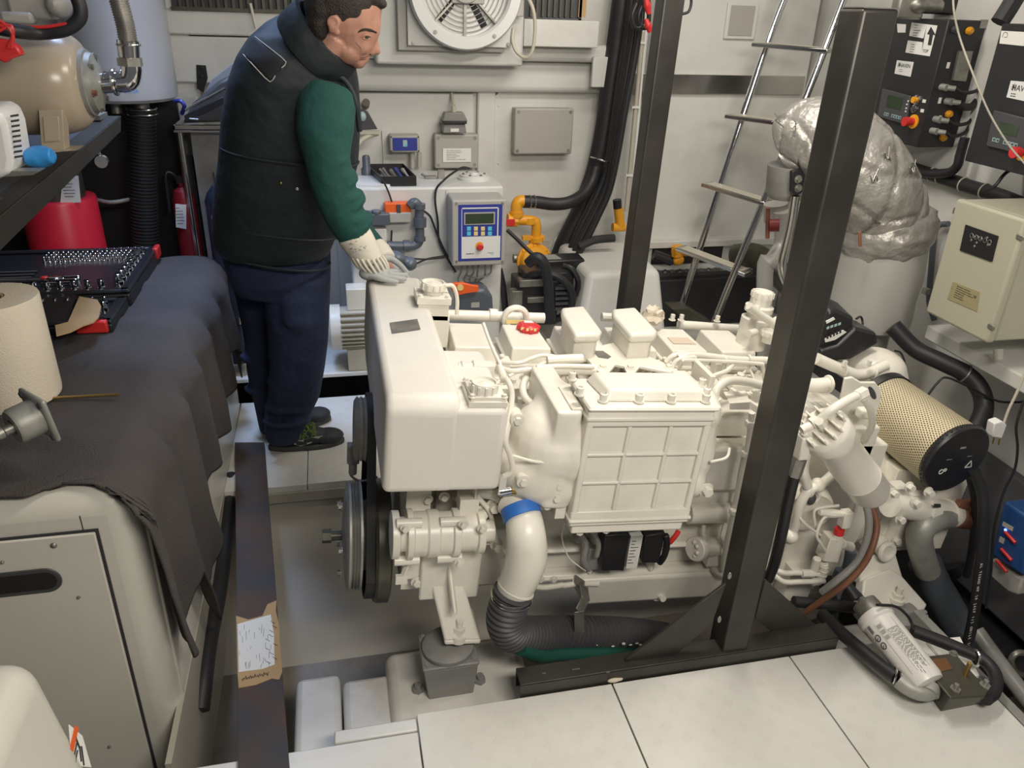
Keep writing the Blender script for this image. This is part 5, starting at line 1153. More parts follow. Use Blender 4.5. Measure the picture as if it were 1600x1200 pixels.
b = MB(); b.corr([P(221, 168, y=3.5), P(222, 220, y=3.5), P(224, 300, y=3.5), P(228, 380, y=3.5), P(236, 480, y=3.5)], 0.052, 0.014, 0.004, n=28)
single(b, 'corrugated_hose', 'rubber', 'thick black corrugated hose dropping from the white water heater', 'hose')
b = MB(); p = P(221, 170, y=3.5); 
for dz in (0, -0.02): b.torus(p + V((0, 0, dz)), (0, 0, 1), 0.056, 0.003, 32, 8)
single(b, 'hose_clip', 'stainless', 'steel hose clips round the black corrugated hose below the heater', 'hose clip')
# red drum with label
rd = thing('red_drum', 'bright red drum with a white label behind the socket set', 'drum', P(100, 380, y=3.25) + V((0, 0, -.3)))
x0, x1 = P(42, 360, y=3.42).x, P(160, 360, y=3.42).x; r_ = (x1 - x0) / 2; cz = P(150, 315, y=3.32).z
b = MB(); b.lathe([(r_, -0.75), (r_, -0.01), (r_ * .97, 0), (r_ * .75, 0.0)], ((x0 + x1) / 2, 3.42, cz), (0, 0, 1), 48); b.build('drum_shell', 'red', rd)
b = MB(); b.lathe([(r_ * .74, 0.0), (r_ * .74, 0.24), (r_ * .6, 0.25), (0, .25)], ((x0 + x1) / 2, 3.42, cz), (0, 0, 1), 40); b.build('inner_canister', 'olive', rd)
b = MB(); yl = 3.42 - r_ * .76; b.prism([P(x, y, y=yl) for x, y in ((98, 275), (122, 275), (126, 316), (94, 319))], (0, 0.004, 0)); b.build('drum_label', 'paper', rd)
b = MB(); lines(b, P(110, 298, y=yl - .002), (1, 0, 0), (0, 0, 1), 0.05, 0.06, 5, 2); b.build('label_print', 'ink', rd)
# gauge on pipe
b = MB(); p = P(158, 253, y=2.84); b.cyl(p, p + V((0, 0.02, 0)), 0.020, n=24); b.cyl(p + V((0, .01, 0)), p + V((-.02, .01, .12)), .006); single(b, 'pressure_gauge', 'chrome', 'small round gauge above the red drum', 'gauge')
# clutter pipes behind
b = MB(); b.tube([P(150, 312, y=3.5), P(175, 316, y=3.45), P(210, 310, y=3.5)], 0.008); single(b, 'grey_pipe', 'greypaint', 'short grey pipe curving behind the black corrugated hose', 'pipe')
# extinguisher
ex = thing('fire_extinguisher', 'narrow red fire extinguisher with a white label behind the steel cart leg', 'fire extinguisher', P(285, 420, y=3.55) + V((0, 0, -.4)))
x0, x1 = P(268, 340, y=3.55).x, P(300, 340, y=3.55).x; p = P(284, 292, y=3.55)
b = MB(); b.lathe([(0.045, -0.8), (0.047, -0.78), (0.047, -0.05), (0.036, -0.015), (0.016, 0.0), (0.016, 0.02)], p, (0, 0, 1), 32); b.build('bottle', mat('dark_red_bottle', (.20, .01, .015), .35), ex)
b = MB(); b.prism([P(x, y, y=3.55 - .048) for x, y in ((274, 319), (291, 320), (291, 358), (275, 355))], (0, .004, 0)); b.build('bottle_label', 'paper', ex)
b = MB(); lines(b, P(283, 338, y=3.55 - .051), (1, 0, 0), (0, 0, 1), 0.04, 0.08, 6, 4); b.build('label_print', 'ink', ex)
b = MB(); b.box(p + V((0, 0, .03)), (0.03, 0.03, 0.03)); b.tube([p + V((0, 0, .03)), p + V((-.05, -.02, .06)), p + V((-.06, -.02, -.1))], 0.007); b.build('valve_head', 'blackp', ex)
# stainless cart
ct = thing('steel_cart', 'stainless steel service cart standing behind the man at left', 'cart', (-0.45, 3.42, 0.105))
yc = 3.50; zt = P(270, 203, y=yc).z; xl = P(270, 203, y=yc).x
b = MB(); b.bx((xl, yc, zt - .012), (xl + 0.42, yc + .34, zt)); b.bx((xl, yc, zt), (xl + 0.42, yc + .012, zt + .02)); b.bx((xl, yc, zt), (xl + 0.012, yc + .34, zt + .02)); b.build('top_tray', 'stainless', ct, bevel=0.003)
for dx, dy in ((0.02, 0.015), (0.40, 0.015), (0.02, .32), (.40, .32)): MB().cyl((xl + dx, yc + dy, 0.115), (xl + dx, yc + dy, zt - .01), 0.014, n=16).build('leg', 'stainless', ct)
b = MB(); b.bx((xl + 0.06, yc + .02, 0.25), (xl + .39, yc + .32, zt - .012)); b.build('cabinet', 'greypaint', ct, bevel=0.003)
b = MB(); b.bx((xl + 0.135, yc + .012, 0.55), (xl + .14, yc + .02, zt - .18)); b.bx((xl + 0.135, yc + .012, zt - .18), (xl + .3, yc + .02, zt - .17)); b.build('door_edge', 'stainless', ct)
MB().bx((xl + .03, yc + .0, 0.14), (xl + .41, yc + .33, 0.155)).build('bottom_tray', 'stainless', ct)
tb_ = thing('tool_bag', 'open black tool bag with a reflective grey flap on the steel cart', 'tool bag', (xl + .2, yc + .15, zt))
b = MB(); q = [P(x, y, y=3.42) for x, y in ((285, 193), (300, 162), (340, 128), (362, 118), (380, 190))]; b.prism(q, (0, 0.2, 0)); b.build('bag_body', 'dark', tb_, bevel=0.012)
b = MB(); q = [P(x, y, y=3.41) for x, y in ((288, 180), (350, 150), (352, 160), (290, 192))]; b.prism(q, (0, -0.01, 0)); b.build('bag_rim', 'blackp', tb_, bevel=0.003)
b = MB(); q = [P(x, y, y=3.5) for x, y in ((318, 150), (330, 125), (372, 92), (375, 112), (330, 148))]; b.prism(q, (0, 0.01, 0)); b.build('bag_flap', 'fabric_grey', tb_, bevel=0.003)
b = MB(); b.tube([P(290, 172, y=3.40), P(310, 160, y=3.40), P(330, 150, y=3.4), P(352, 138, y=3.4)], 0.005); b.tube([P(296, 186, y=3.4), P(310, 187, y=3.4)], 0.004); b.build('bag_buckle', 'stainless', tb_)
b = MB(); b.tube([P(273, 158, y=3.5), P(282, 158, y=3.48), P(288, 166, y=3.48), P(284, 178, y=3.5)], 0.008); single(b, 'blue_tube', 'blue', 'short blue tube end beside the tool bag', 'tube')
b = MB(); b.prism([P(x, y, y=3.79) for x, y in ((307, 101), (322, 102), (325, 122), (318, 145), (308, 138))], (0, -0.008, 0)); b.bolt(P(315, 106, y=3.782), (0, -1, 0), .006, .005); b.bolt(P(315, 120, y=3.782), (0, -1, 0), .006, .005)
single(b, 'wall_bracket', 'blackp', 'black metal bracket screwed to the wall above the tool bag', 'bracket', bevel=0.002)
# gas cylinder behind the man with steel straps
gc = thing('gas_cylinder', 'dark blue gas cylinder with two steel straps behind the man', 'gas cylinder', P(362, 545, y=3.36) + V((0, 0, -.1)))
p0 = P(361, 450, y=3.41); r_ = 0.058
b = MB(); b.lathe([(r_, -0.75), (r_, -0.03), (r_ * .8, 0.0), (r_ * .4, 0.03), (0, 0.035)], (p0.x, 3.41, 0.92), (0, 0, 1), 32); b.build('bottle', 'bluecyl', gc)
for px, py in ((345, 430), (352, 502)):
    zz = P(px, py, y=3.36).z; b = MB(); b.lathe([(r_ + .001, -0.016), (r_ + .004, -0.016), (r_ + .004, 0.016), (r_ + .001, 0.016)], (p0.x, 3.41, zz), (0, 0, 1), 32); b.bx((p0.x - .11, 3.40, zz - .016), (p0.x + .2, 3.404, zz + .016)); b.build('strap', 'stainless', gc)
# upper left louvre
lv = thing('louvre', 'dark slatted ventilation louvre at the upper left wall', 'louvre', P(370, 5, y=3.80))
a_, c_ = P(268, 14, y=3.77), P(500, 8, y=3.77)
MB().bx((a_.x, 3.79, a_.z), (c_.x + .1, 3.80, a_.z + .25)).build('louvre_back', 'dark', lv)
b = MB(); b.bx((a_.x, 3.765, a_.z - .004), (c_.x + .1, 3.79, a_.z + .01)); b.build('louvre_frame', 'olive', lv)
for k in range(30): MB().bx((a_.x + .03 + k * .03, 3.77, a_.z + .01), (a_.x + .042 + k * .03, 3.79, a_.z + .24)).build('slat', 'olive', lv)
b = MB(); b.cyl(P(391, 5, y=3.74), P(400, 45, y=3.74), 0.006); single(b, 'wooden_stick', 'cream', 'pale thin stick hanging in front of the upper left wall', 'stick')
# ------------------------------------------------------------------ the man
skin = mat('skin', (0.40, 0.205, 0.145), 0.5, var=0.10, vscale=18, bump=0.15, bscale=150)
hair = mat('hair_dark', (0.022, 0.015, 0.012), 0.7, var=0.3, vscale=60, bump=1.0, bscale=220)
stub = mat('stubble', (0.22, 0.115, 0.08), 0.7, var=0.2, vscale=80, bump=0.3, bscale=300)
vest_m = mat('vest_fabric', (0.009, 0.015, 0.018), 0.65, var=0.15, vscale=5, bump=0.6, bscale=7, bd=0.03)
slv_m = mat('sweatshirt_green', (0.008, 0.060, 0.050), 0.9, var=0.12, vscale=6, bump=0.6, bscale=14, bd=0.02)
trs_m = mat('work_trousers_navy', (0.012, 0.021, 0.058), 0.85, var=0.25, vscale=5, bump=0.7, bscale=9, bd=0.03)
glv_m = mat('glove_canvas', (0.62, 0.58, 0.50), 0.85, var=0.04, bump=0.4, bscale=70)
glg_m = mat('glove_grey', (0.36, 0.37, 0.37), 0.8, var=0.06, bump=0.3, bscale=70)
shoe_m = mat('shoe_dark', (0.022, 0.028, 0.030), 0.65, var=0.1, bump=0.4, bscale=120)
sole_m = mat('shoe_sole', (0.05, 0.05, 0.045), 0.7)
man = thing('person', 'man in dark padded vest, green sweatshirt, navy trousers and white gloves, leaning to the engine', 'person', P(450, 705, z=0))
def loft(mb, lv, n=28, sq=2.4):
    rg = []
    for l, r, py, yc, hd in lv:
        a, c = P(l, py, y=yc), P(r, py, y=yc); ctr = (a + c) / 2; hw = (c - a) / 2
        ring = []
        for k in range(n):
            t = 2 * PI * k / n; cx, sx = math.cos(t), math.sin(t)
            e = (abs(cx) ** sq + abs(sx) ** sq) ** (-1 / sq)
            ring.append(ctr + hw * cx * e + V((0, -hd, 0)) * sx * e)
        rg.append(ring)
    return mb.rings(rg)
# body: one continuous surface (head, neck, trunk, arms, hands, legs)
HY = 2.46
b = MB()
def Q(px, py, dy=0): return P(px, py, y=HY + dy)
b.ell(Q(541, 14), (0.099, 0.078, 0.105)); b.ell(Q(552, 35), (0.078, 0.068, 0.085)); b.ell(Q(557, 62), (0.053, 0.056, 0.055)); b.ell(Q(546, 80), (0.046, 0.052, 0.036))
b.ell(Q(560, 96), (0.022, 0.026, 0.020)); b.ell(Q(572, 42), (0.038, 0.052, 0.042)); b.ell(Q(583, 46), (0.018, 0.040, 0.012))
b.tube([Q(582, 56), Q(586, 68), Q(586, 80)], [0.008, 0.011, 0.014], n=12); b.ell(Q(589, 80), (0.012, 0.011, 0.011)); b.ell(Q(580, 82), (0.014, 0.019, 0.009))
b.ell(Q(571, 89), (0.014, 0.024, 0.008)); b.ell(Q(569, 95), (0.012, 0.022, 0.008)); b.ell(Q(563, 72, -.034), (0.026, 0.018, 0.024)); b.ell(Q(563, 72, .034), (0.026, 0.018, 0.024))
b.tube([Q(527, 52), Q(508, 80, .02), Q(488, 115, .10)], [0.058, 0.055, 0.055], n=20)
b.ell(Q(569, 57, -.036), (0.012, 0.008, 0.008))
ye = -0.079
b.ell(Q(521, 38, ye), (0.015, 0.006, 0.026), Matrix.Rotation(0.35, 3, 'Y')); b.torus(Q(521, 35, ye - .004), (0.15, 1, 0), 0.015, 0.004, 24, 8)
b.ell(Q(526, 50, ye), (0.010, 0.007, 0.011))
loft(b, [(440, 500, 125, 2.64, .05), (395, 520, 160, 2.64, .10), (380, 530, 220, 2.66, .12), (370, 505, 330, 2.74, .11), (365, 500, 400, 2.80, .11)])
b.tube([P(508, 165, y=2.50), P(508, 220, y=2.42), P(520, 290, y=2.39), P(560, 372, y=2.39), P(585, 418, y=2.39)], [0.055, 0.05, 0.042, 0.034, 0.028], n=14)
b.tube([P(470, 110, y=2.78), P(500, 230, y=2.85), P(545, 340, y=2.72), P(595, 400, y=2.60), P(612, 430, y=2.52)], [0.055, 0.045, 0.038, 0.032, 0.028], n=14)
for X in ([(455, 400, 2.78), (465, 540, 2.79), (443, 680, 2.85)], [(420, 400, 2.92), (430, 540, 2.98), (440, 655, 3.0)]):
    b.tube([P(x, y, y=yy) for x, y, yy in X], [0.085, 0.06, 0.04], n=16)
body = b.build('body', skin, man, remesh=0.0045, smooth=3)
from mathutils.bvhtree import BVHTree
def surf(o):
    dg = bpy.context.evaluated_depsgraph_get(); ev = o.evaluated_get(dg); me = ev.to_mesh()
    t = BVHTree.FromPolygons([(WM[o.name] @ v.co)[:] for v in me.vertices], [tuple(p.vertices) for p in me.polygons]); ev.to_mesh_clear()
    def f(px, py, off=0.002):
        d = ray(px, py).normalized(); h = t.ray_cast(V((0, 0, CH)), d)
        return (h[0] - d * off) if h[0] is not None else P(px, py, y=2.45)
    return f
onb = surf(body)
def patch(fn, c4, nm, m_, off, nn=8, th=0.001):
    mb = MB(); vs = []
    for j in range(nn + 1):
        for i in range(nn + 1):
            s, t = i / nn, j / nn; g = [(c4[0][q] * (1 - s) + c4[1][q] * s) * (1 - t) + (c4[3][q] * (1 - s) + c4[2][q] * s) * t for q in (0, 1)]
            vs.append(fn(g[0], g[1], off))
    mb.add(vs, [(j * (nn + 1) + i, j * (nn + 1) + i + 1, (j + 1) * (nn + 1) + i + 1, (j + 1) * (nn + 1) + i) for j in range(nn) for i in range(nn)])
    o = mb.build(nm, m_, man); md = o.modifiers.new('solid', 'SOLIDIFY'); md.thickness = th; return o
def fline(pts, r, nm, m_, off=0.0005): return MB().tube([onb(x, y, off) for x, y in pts], r, n=6, sm=3).build(nm, m_, man)
MB().ell(onb(573, 58, .0), (0.0075, 0.004, 0.0032)).build('eye', 'ink', man)
fline(((565, 58), (570, 55), (577, 55.5), (580, 58)), [0.0014, .0022, .0022, .0012], 'eyelid', skin, .0015)
fline(((567, 60), (572, 61.5), (578, 60.5)), 0.0012, 'lower_eyelid', skin, .001)
fline(((560, 50), (568, 46), (578, 47), (588, 51)), [0.0018, .0035, .004, .0025], 'eyebrow', hair, .001)
fline(((562, 93), (568, 93), (572, 92)), 0.0012, 'mouth_line', mat('lip_dark', (.16, .05, .04), .6), .0003)
fline(((563, 89), (569, 88), (576, 87)), [0.0015, .003, .0015], 'moustache', stub, .0)
fline(((577, 84), (580, 86)), 0.0016, 'nostril', 'ink', .0)
fline(((556, 66), (564, 76), (566, 84)), 0.0009, 'cheek_crease', stub, .0001)

# hair
b = MB(); b.ell(Q(535, 3), (0.104, 0.085, 0.098)); b.ell(Q(506, 12), (0.055, 0.075, 0.07)); b.ell(Q(572, -4), (0.052, 0.064, 0.034)); b.ell(Q(594, 6), (0.020, 0.045, 0.014)); b.ell(Q(500, 36), (0.040, 0.068, 0.06)); b.ell(Q(540, 24, -.022), (0.022, 0.055, 0.042))
b.build('hair', hair, man, remesh=0.0045, smooth=3)
# vest
b = MB()
loft(b, [(445, 500, 18, 2.62, .05), (415, 515, 34, 2.61, .09), (388, 540, 58, 2.60, .14), (369, 553, 88, 2.60, .175), (356, 560, 125, 2.62, .20), (346, 564, 180, 2.65, .20), (341, 560, 250, 2.67, .195), (334, 548, 305, 2.70, .19), (331, 532, 350, 2.73, .185), (335, 520, 380, 2.75, .18), (344, 514, 394, 2.76, .17)], 40)
vest = b.build('vest', vest_m, man, remesh=0.009, smooth=6)
# quilting grooves as welts and hem
b = MB()
def welt(lv, r=0.004):
    for (l, r_, py, yc, hd) in lv:
        pts = []
        a, c = P(l, py, y=yc), P(r_, py + 26, y=yc); ctr = (a + c) / 2; hw = (c - a) / 2
        for k in range(15):
            t = PI * (0.02 + 0.96 * k / 14); cx, sx = math.cos(t), math.sin(t); e = (abs(cx) ** 2.4 + abs(sx) ** 2.4) ** (-1 / 2.4)
            pts.append(ctr + hw * cx * e * 1.0 + V((0, -hd * 1.005, 0)) * sx * e)
        b.tube(pts, r, n=6, sm=3)
welt([(333, 535, 335, 2.73, .187), (343, 516, 382, 2.76, .175), (345, 560, 225, 2.66, .198)], 0.004); b.build('vest_welt', vest_m, man)
# collar, standing and slanted
b = MB(); ctr = P(507, 58, y=2.50); axd = (P(545, 26, y=2.46) - P(510, 62, y=2.49)).normalized(); e1 = (P(557, 106, y=2.47) - P(462, 8, y=2.50)).normalized(); e1 = (e1 - axd * e1.dot(axd)).normalized(); e2 = axd.cross(e1)
rg = []
for off, s1, s2 in ((-0.062, 0.120, 0.108), (-0.04, 0.124, 0.108), (-0.01, 0.122, 0.100), (0.014, 0.118, 0.092), (0.018, 0.106, 0.082), (-0.04, 0.10, 0.078)):
    rg.append([ctr + axd * off + e1 * math.cos(2 * PI * k / 32) * s1 + e2 * math.sin(2 * PI * k / 32) * s2 for k in range(32)])
b.rings(rg, caps=False); b.build('collar', vest_m, man)
# armhole piping and back badge
b = MB(); pts = []
for px, py, yy in ((466, 185, 2.435), (474, 150, 2.43), (490, 128, 2.435), (512, 118, 2.45), (534, 122, 2.455), (550, 143, 2.455), (558, 170, 2.45), (562, 205, 2.46)): pts.append(P(px, py, y=yy))
b.tube(pts, 0.008, n=10); b.build('armhole_edge', vest_m, man)
# badge follows the vest surface
onv = surf(vest)
patch(onv, ((398, 58), (447, 97), (422, 128), (380, 85)), 'back_badge', mat('badge_black', (.008, .009, .012), .8), 0.003)
b = MB(); b.tube([onv(px, py, .004) for px, py in ((398, 57), (412, 68), (430, 82), (447, 97), (440, 106))], 0.0016, n=6, sm=2); b.tube([onv(px, py, .004) for px, py in ((380, 85), (392, 98), (405, 112), (422, 128), (430, 118))], 0.0016, n=6, sm=2); b.build('badge_trim', 'silver2', man)
MB().ell(onv(464, 295, .002), (0.006, 0.003, 0.006)).build('vest_stud', 'chrome', man)
MB().ell(onv(439, 286, .002), (0.004, 0.003, 0.004)).build('vest_stud', 'brass', man)
# sleeve
b = MB()
b.tube([P(513, 140, y=2.47), P(510, 165, y=2.45), P(508, 205, y=2.42), P(512, 250, y=2.40), P(524, 300, y=2.39), P(543, 345, y=2.39), P(556, 368, y=2.39)], [0.070, 0.085, 0.083, 0.066, 0.064, 0.060, 0.052], n=28)
for k, t in enumerate((0.50, 0.57, 0.64, 0.70, 0.77, 0.84, 0.90)):
    px = 512 + (t - .45) * 95; py = 245 + (t - .45) * 245
    b.torus(P(px, py, y=2.395), (P(px + 4, py + 10, y=2.395) - P(px, py, y=2.395)) + V((0.004 * (-1) ** k, 0, 0)), 0.052, 0.013, 28, 8)
b.build('sleeve', slv_m, man, remesh=0.006, smooth=4)
b = MB(); b.tube([P(470, 110, y=2.78), P(500, 230, y=2.85), P(545, 340, y=2.72), P(590, 396, y=2.61)], [0.075, 0.065, 0.055, 0.045], n=20); b.build('sleeve', slv_m, man, remesh=0.008, smooth=3)
# trousers
b = MB()
loft(b, [(345, 516, 372, 2.78, .15), (347, 517, 400, 2.79, .16), (356, 517, 430, 2.80, .16), (366, 516, 452, 2.82, .15)])
loft(b, [(412, 517, 430, 2.76, .11), (414, 515, 480, 2.77, .11), (418, 513, 530, 2.78, .10), (421, 508, 570, 2.79, .095), (419, 500, 615, 2.80, .09), (413, 486, 645, 2.84, .075), (413, 478, 664, 2.85, .068), (414, 472, 676, 2.85, .062), (417, 466, 688, 2.85, .052)])
loft(b, [(356, 480, 425, 2.92, .12), (368, 470, 460, 2.95, .11), (380, 470, 520, 2.98, .10), (386, 480, 580, 3.0, .095), (396, 487, 625, 3.0, .085), (403, 486, 658, 3.0, .08), (406, 480, 672, 3.0, .075)])
loft(b, [(438, 480, 452, 2.67, .02), (436, 487, 470, 2.665, .03), (442, 485, 505, 2.67, .03), (455, 478, 517, 2.68, .02)], 16)
for px, py, w_, yy in ((462, 560, 40, 2.70), (455, 600, 36, 2.72), (448, 640, 34, 2.73), (445, 662, 34, 2.735), (395, 560, 18, 2.93), (402, 610, 18, 2.93)):
    b.tube([P(px - w_, py - 5, y=yy + .05), P(px - w_ / 2, py + 3, y=yy + .01), P(px + w_ / 2, py + 1, y=yy), P(px + w_, py - 8, y=yy + .05)], 0.013, n=10)
b.build('trousers', trs_m, man, remesh=0.008, smooth=5)
# shoes
def shoe(heel, toe, nm, z=0.0):
    a = P(*heel, z=0.0); t = P(*toe, z=0.0); d = (t - a).normalized(); L = (t - a).length; F = Matrix.Translation(a) @ Matrix.Rotation(math.atan2(d.y, d.x), 4, 'Z')
    b = MB(F); b.ell((L * .20, 0, 0.052), (L * .21, 0.040, 0.045)); b.ell((L * .5, 0, 0.045), (L * .32, 0.046, 0.040)); b.ell((L * .78, -0.0, 0.036), (L * .225, 0.048, 0.032)); b.ell((L * .25, 0, 0.085), (L * .15, 0.036, 0.035)); b.ell((L * .45, 0, 0.07), (L * .15, 0.032, 0.03))
    s = b.build(nm, shoe_m, man, remesh=0.005, smooth=4)
    b = MB(F); pl = []
    for k in range(40):
        tt = 2 * PI * k / 40; x = L * .5 + L * .505 * math.cos(tt); w_ = 0.050 * (1 - 0.25 * max(0, -math.cos(tt)) - 0.12 * math.exp(-((x / L - .45) ** 2) / .02)); pl.append((x, w_ * math.sin(tt), 0.0))
    b.prism(pl, (0, 0, 0.022)); b.build('sole', sole_m, s, bevel=0.005)
    b = MB(F); rnd = random.Random(4)
    for k in range(5):
        x = L * (.42 + .055 * k); zz = 0.098 - .009 * k
        b.tube([(x - .006, -0.036, zz - .022), (x, 0, zz + .003), (x + .006, 0.034, zz - .02)], 0.0028, n=6)
    for k in range(9): 
        a0 = V((L * .5, -0.01, 0.098)); b.tube([a0, a0 + V((rnd.uniform(-.03, .04), rnd.uniform(-.04, .0), rnd.uniform(.0, .02))), a0 + V((rnd.uniform(-.04, .05), rnd.uniform(-.055, -.03), rnd.uniform(-.04, -.01)))], 0.0022, n=6)
    b.build('laces', mat('lace_green', (0.12, 0.20, 0.04), 0.8), s)
    return F, L, s
F, L, s1_ = shoe((420, 703), (538, 690), 'shoe')
ons = surf(s1_); b = MB()
eq = [ons(*p_, .001) for p_ in ((444, 688), (452, 692), (470, 697), (484, 693), (504, 681), (494, 682), (476, 686), (468, 688), (464, 684), (446, 684))]
b.prism(eq, (0, -.0015, 0)); b.build('shoe_emblem', mat('emblem_grey', (0.42, 0.42, 0.38), 0.6), s1_)
shoe((416, 676), (517, 655), 'shoe')
# gloves: cuff, palm, five fingers
def glove(cuff, palm, fingers, nm, gr):
    b = MB(); rg = smoothpts(cuff[0], 4); b.tube(cuff[0], cuff[1], n=26, sm=4); o = b.build(nm, glv_m, man, sub=1)
    b = MB()
    for p_, r_ in palm: b.ell(p_, r_)
    for f, r_ in fingers: b.tube(f, r_, n=10, sm=4); b.ell(f[-1], (r_[-1],) * 3, n=10, m=6)
    h = b.build('glove_hand', gr, o, remesh=0.0035, smooth=3)
    return o
Y0 = 2.39
cu = [P(549, 362, y=Y0), P(560, 378, y=Y0), P(572, 398, y=Y0), P(580, 410, y=Y0)]
pal = [(P(584, 418, y=2.385), (0.044, 0.035, 0.030)), (P(590, 424, y=2.375), (0.040, 0.036, 0.020)), (P(578, 427, y=2.37), (0.035, 0.03, 0.022))]
zc_ = lambda px, dy, dz: (EM @ V((px, 0.40 + dy, 0.884 + dz)))
fing = [
    ([P(596, 424, y=2.40), zc_(0.075, -0.005, 0.006), zc_(0.105, 0.012, 0.003), zc_(0.118, 0.040, -0.014)], [0.0105, 0.0105, 0.0095, 0.008]),
    ([P(590, 427, y=2.39), zc_(0.070, -0.03, 0.006), zc_(0.110, -0.025, 0.004), zc_(0.135, -0.010, 0.0)], [0.0105, 0.0105, 0.010, 0.0085]),
    ([P(585, 430, y=2.37), zc_(0.062, -0.055, 0.006), zc_(0.100, -0.057, 0.004), zc_(0.127, -0.050, 0.0)], [0.0105, 0.0105, 0.0095, 0.008]),
    ([P(577, 431, y=2.35), zc_(0.050, -0.075, 0.006), zc_(0.080, -0.082, 0.003), zc_(0.100, -0.080, 0.0)], [0.0095, 0.0095, 0.0085, 0.0075]),
    ([P(598, 404, y=2.40), P(610, 404, y=2.42), P(625, 414, y=2.44), P(636, 426, y=2.45)], [0.012, 0.0115, 0.010, 0.0085]),
]
g_ = glove((cu, [0.053, 0.052, 0.047, 0.042]), pal, fing, 'glove', glg_m)
g_['label'] = 'white canvas cuff glove resting on the front cover'
b = MB(); cd = (cu[-1] - cu[0]).normalized()
for k in range(9):
    a = PI * 0.08 + k * PI * 0.84 / 8; e1_, e2_ = basis(cd); 
    for sgn in (1,):
        p0 = cu[2] + V((math.cos(a) * .050, -math.sin(a) * .050, 0)); b.tube([p0, p0 + cd * 0.03 + V((0, -.002, 0)), p0 + cd * 0.055 + V((-math.cos(a) * .008, math.sin(a) * .004, 0))], 0.0045, n=6)
b.build('glove_gather', glv_m, g_)
MB().ell(P(615, 424, y=2.41), (0.010, 0.008, 0.010)).build('teal_patch', mat('teal', (0.02, 0.28, 0.30), 0.6), g_)
b = MB(); rnd = random.Random(8)
for k in range(14):
    px, py = rnd.uniform(545, 572), rnd.uniform(376, 396); p0 = P(px, py, y=Y0 - .056); b.beam(p0, p0 + V((rnd.uniform(.003, .008), 0, rnd.uniform(-.003, .004))), 0.0012, 0.001)
b.build('cuff_print', 'ink', g_)
cu2 = [P(582, 388, y=2.62), P(592, 398, y=2.60), P(602, 410, y=2.57)]
g2_ = glove((cu2, [0.048, 0.047, 0.042]), [(P(608, 418, y=2.55), (0.04, 0.035, 0.022))], [([P(612, 420, y=2.54), P(622 + 4 * k, 426 + 2 * k, y=2.50 - .02 * k), P(630 + 3 * k, 434 + 2 * k, y=2.475 - .01 * k)], [0.010, 0.010, 0.008]) for k in range(4)] + [([P(600, 412, y=2.55), P(606, 424, y=2.52), P(613, 432, y=2.49)], [0.011, 0.011, 0.009])], 'glove', glg_m)
# ------------------------------------------------------------------ things on and in front of the back bulkhead
fy = 3.62
fan = thing('extractor_fan', 'large round extractor fan with white ring and square plate high on the back wall', 'fan', P(727, 60, y=fy))
fc = P(727, -19, y=fy); k_ = abs(P(795, -19, y=fy).x - P(727, -19, y=fy).x) / 68.0
b = MB(); a, c = P(640, 0, y=fy + .03), P(799, 75, y=fy + .03); zb = c.z
b.bx((P(637, 60, y=fy + .03).x, fy + .03, zb), (P(799, 60, y=fy + .03).x, fy + .036, zb + 0.55)); b.build('fan_plate', 'wall', fan, bevel=0.003)
b = MB(); b.bx((P(630, 60, y=fy + .03).x - .02, fy + .05, zb - .02), (P(790, 60, y=fy + .03).x, 3.72, zb + 0.5)); b.build('fan_box', 'greybox', fan, bevel=0.003)
b = MB(); ro, ri = 88 * k_, 67 * k_
b.lathe([(ri, -0.02), (ri * 1.01, 0.028), (ri * 1.06, 0.040), (ro * .97, 0.040), (ro, 0.028), (ro, 0.0), (ro * .94, -0.012)], fc, (0, -1, 0), 64); b.build('fan_ring', 'white', fan)
MB().lathe([(0, 0), (ri * 1.02, 0)], fc + V((0, .022, 0)), (0, -1, 0), 48).build('fan_back', 'dark', fan)
b = MB()
for k in range(7): b.torus(fc + V((0, 0.004, 0)), (0, 1, 0), ri * (.30 + .105 * k), 0.0022, 56, 6)
b.build('guard_ring', 'dullmetal', fan)
b = MB()
for k in range(4): a_ = PI / 4 + k * PI / 2; b.beam(fc + V((0.05 * math.cos(a_), 0.0, .05 * math.sin(a_))), fc + V((ri * math.cos(a_ + .0), 0.0, ri * math.sin(a_))), 0.008, 0.03, up=(0, 1, 0))
b.beam(fc, fc + V((0.0, 0.0, -ri)), 0.012, 0.006, up=(0, 1, 0)); b.build('motor_arm', 'dullmetal', fan)
b = MB(); b.cyl(fc + V((0, 0.02, 0)), fc + V((0, -0.03, 0)), 0.06, n=28); b.bx((fc.x - .06, fy - .02, fc.z - .06), (fc.x + .08, fy + .01, fc.z - 0.035)); b.build('fan_motor', 'greybox', fan, bevel=0.004)
for k in range(5):
    a_ = k * 2 * PI / 5 + .3; b = MB(); p0 = fc + V((0.05 * math.cos(a_), 0.012, .05 * math.sin(a_))); p1 = fc + V((ri * .93 * math.cos(a_), 0.012, ri * .93 * math.sin(a_))); t_ = V((-math.sin(a_), 0, math.cos(a_)))
    b.add([p0 - t_ * .02, p0 + t_ * .02 + V((0, .008, 0)), p1 + t_ * .05 + V((0, .008, 0)), p1 - t_ * .03], [(0, 1, 2, 3)]); o = b.build('fan_blade', 'dark', fan); md = o.modifiers.new('s', 'SOLIDIFY'); md.thickness = .003
for px, py in ((646, 67), (794, 70)): MB().bolt(P(px, py, y=fy + .03), (0, -1, 0), 0.007, 0.008).build('plate_bolt', 'dullmetal', fan)
for a_ in (4.05, 5.3): MB().bolt(fc + V((math.cos(a_) * ro * .9, -.04, math.sin(a_) * ro * .9)), (0, -1, 0), 0.006, 0.005).build('ring_screw', 'dullmetal', fan)
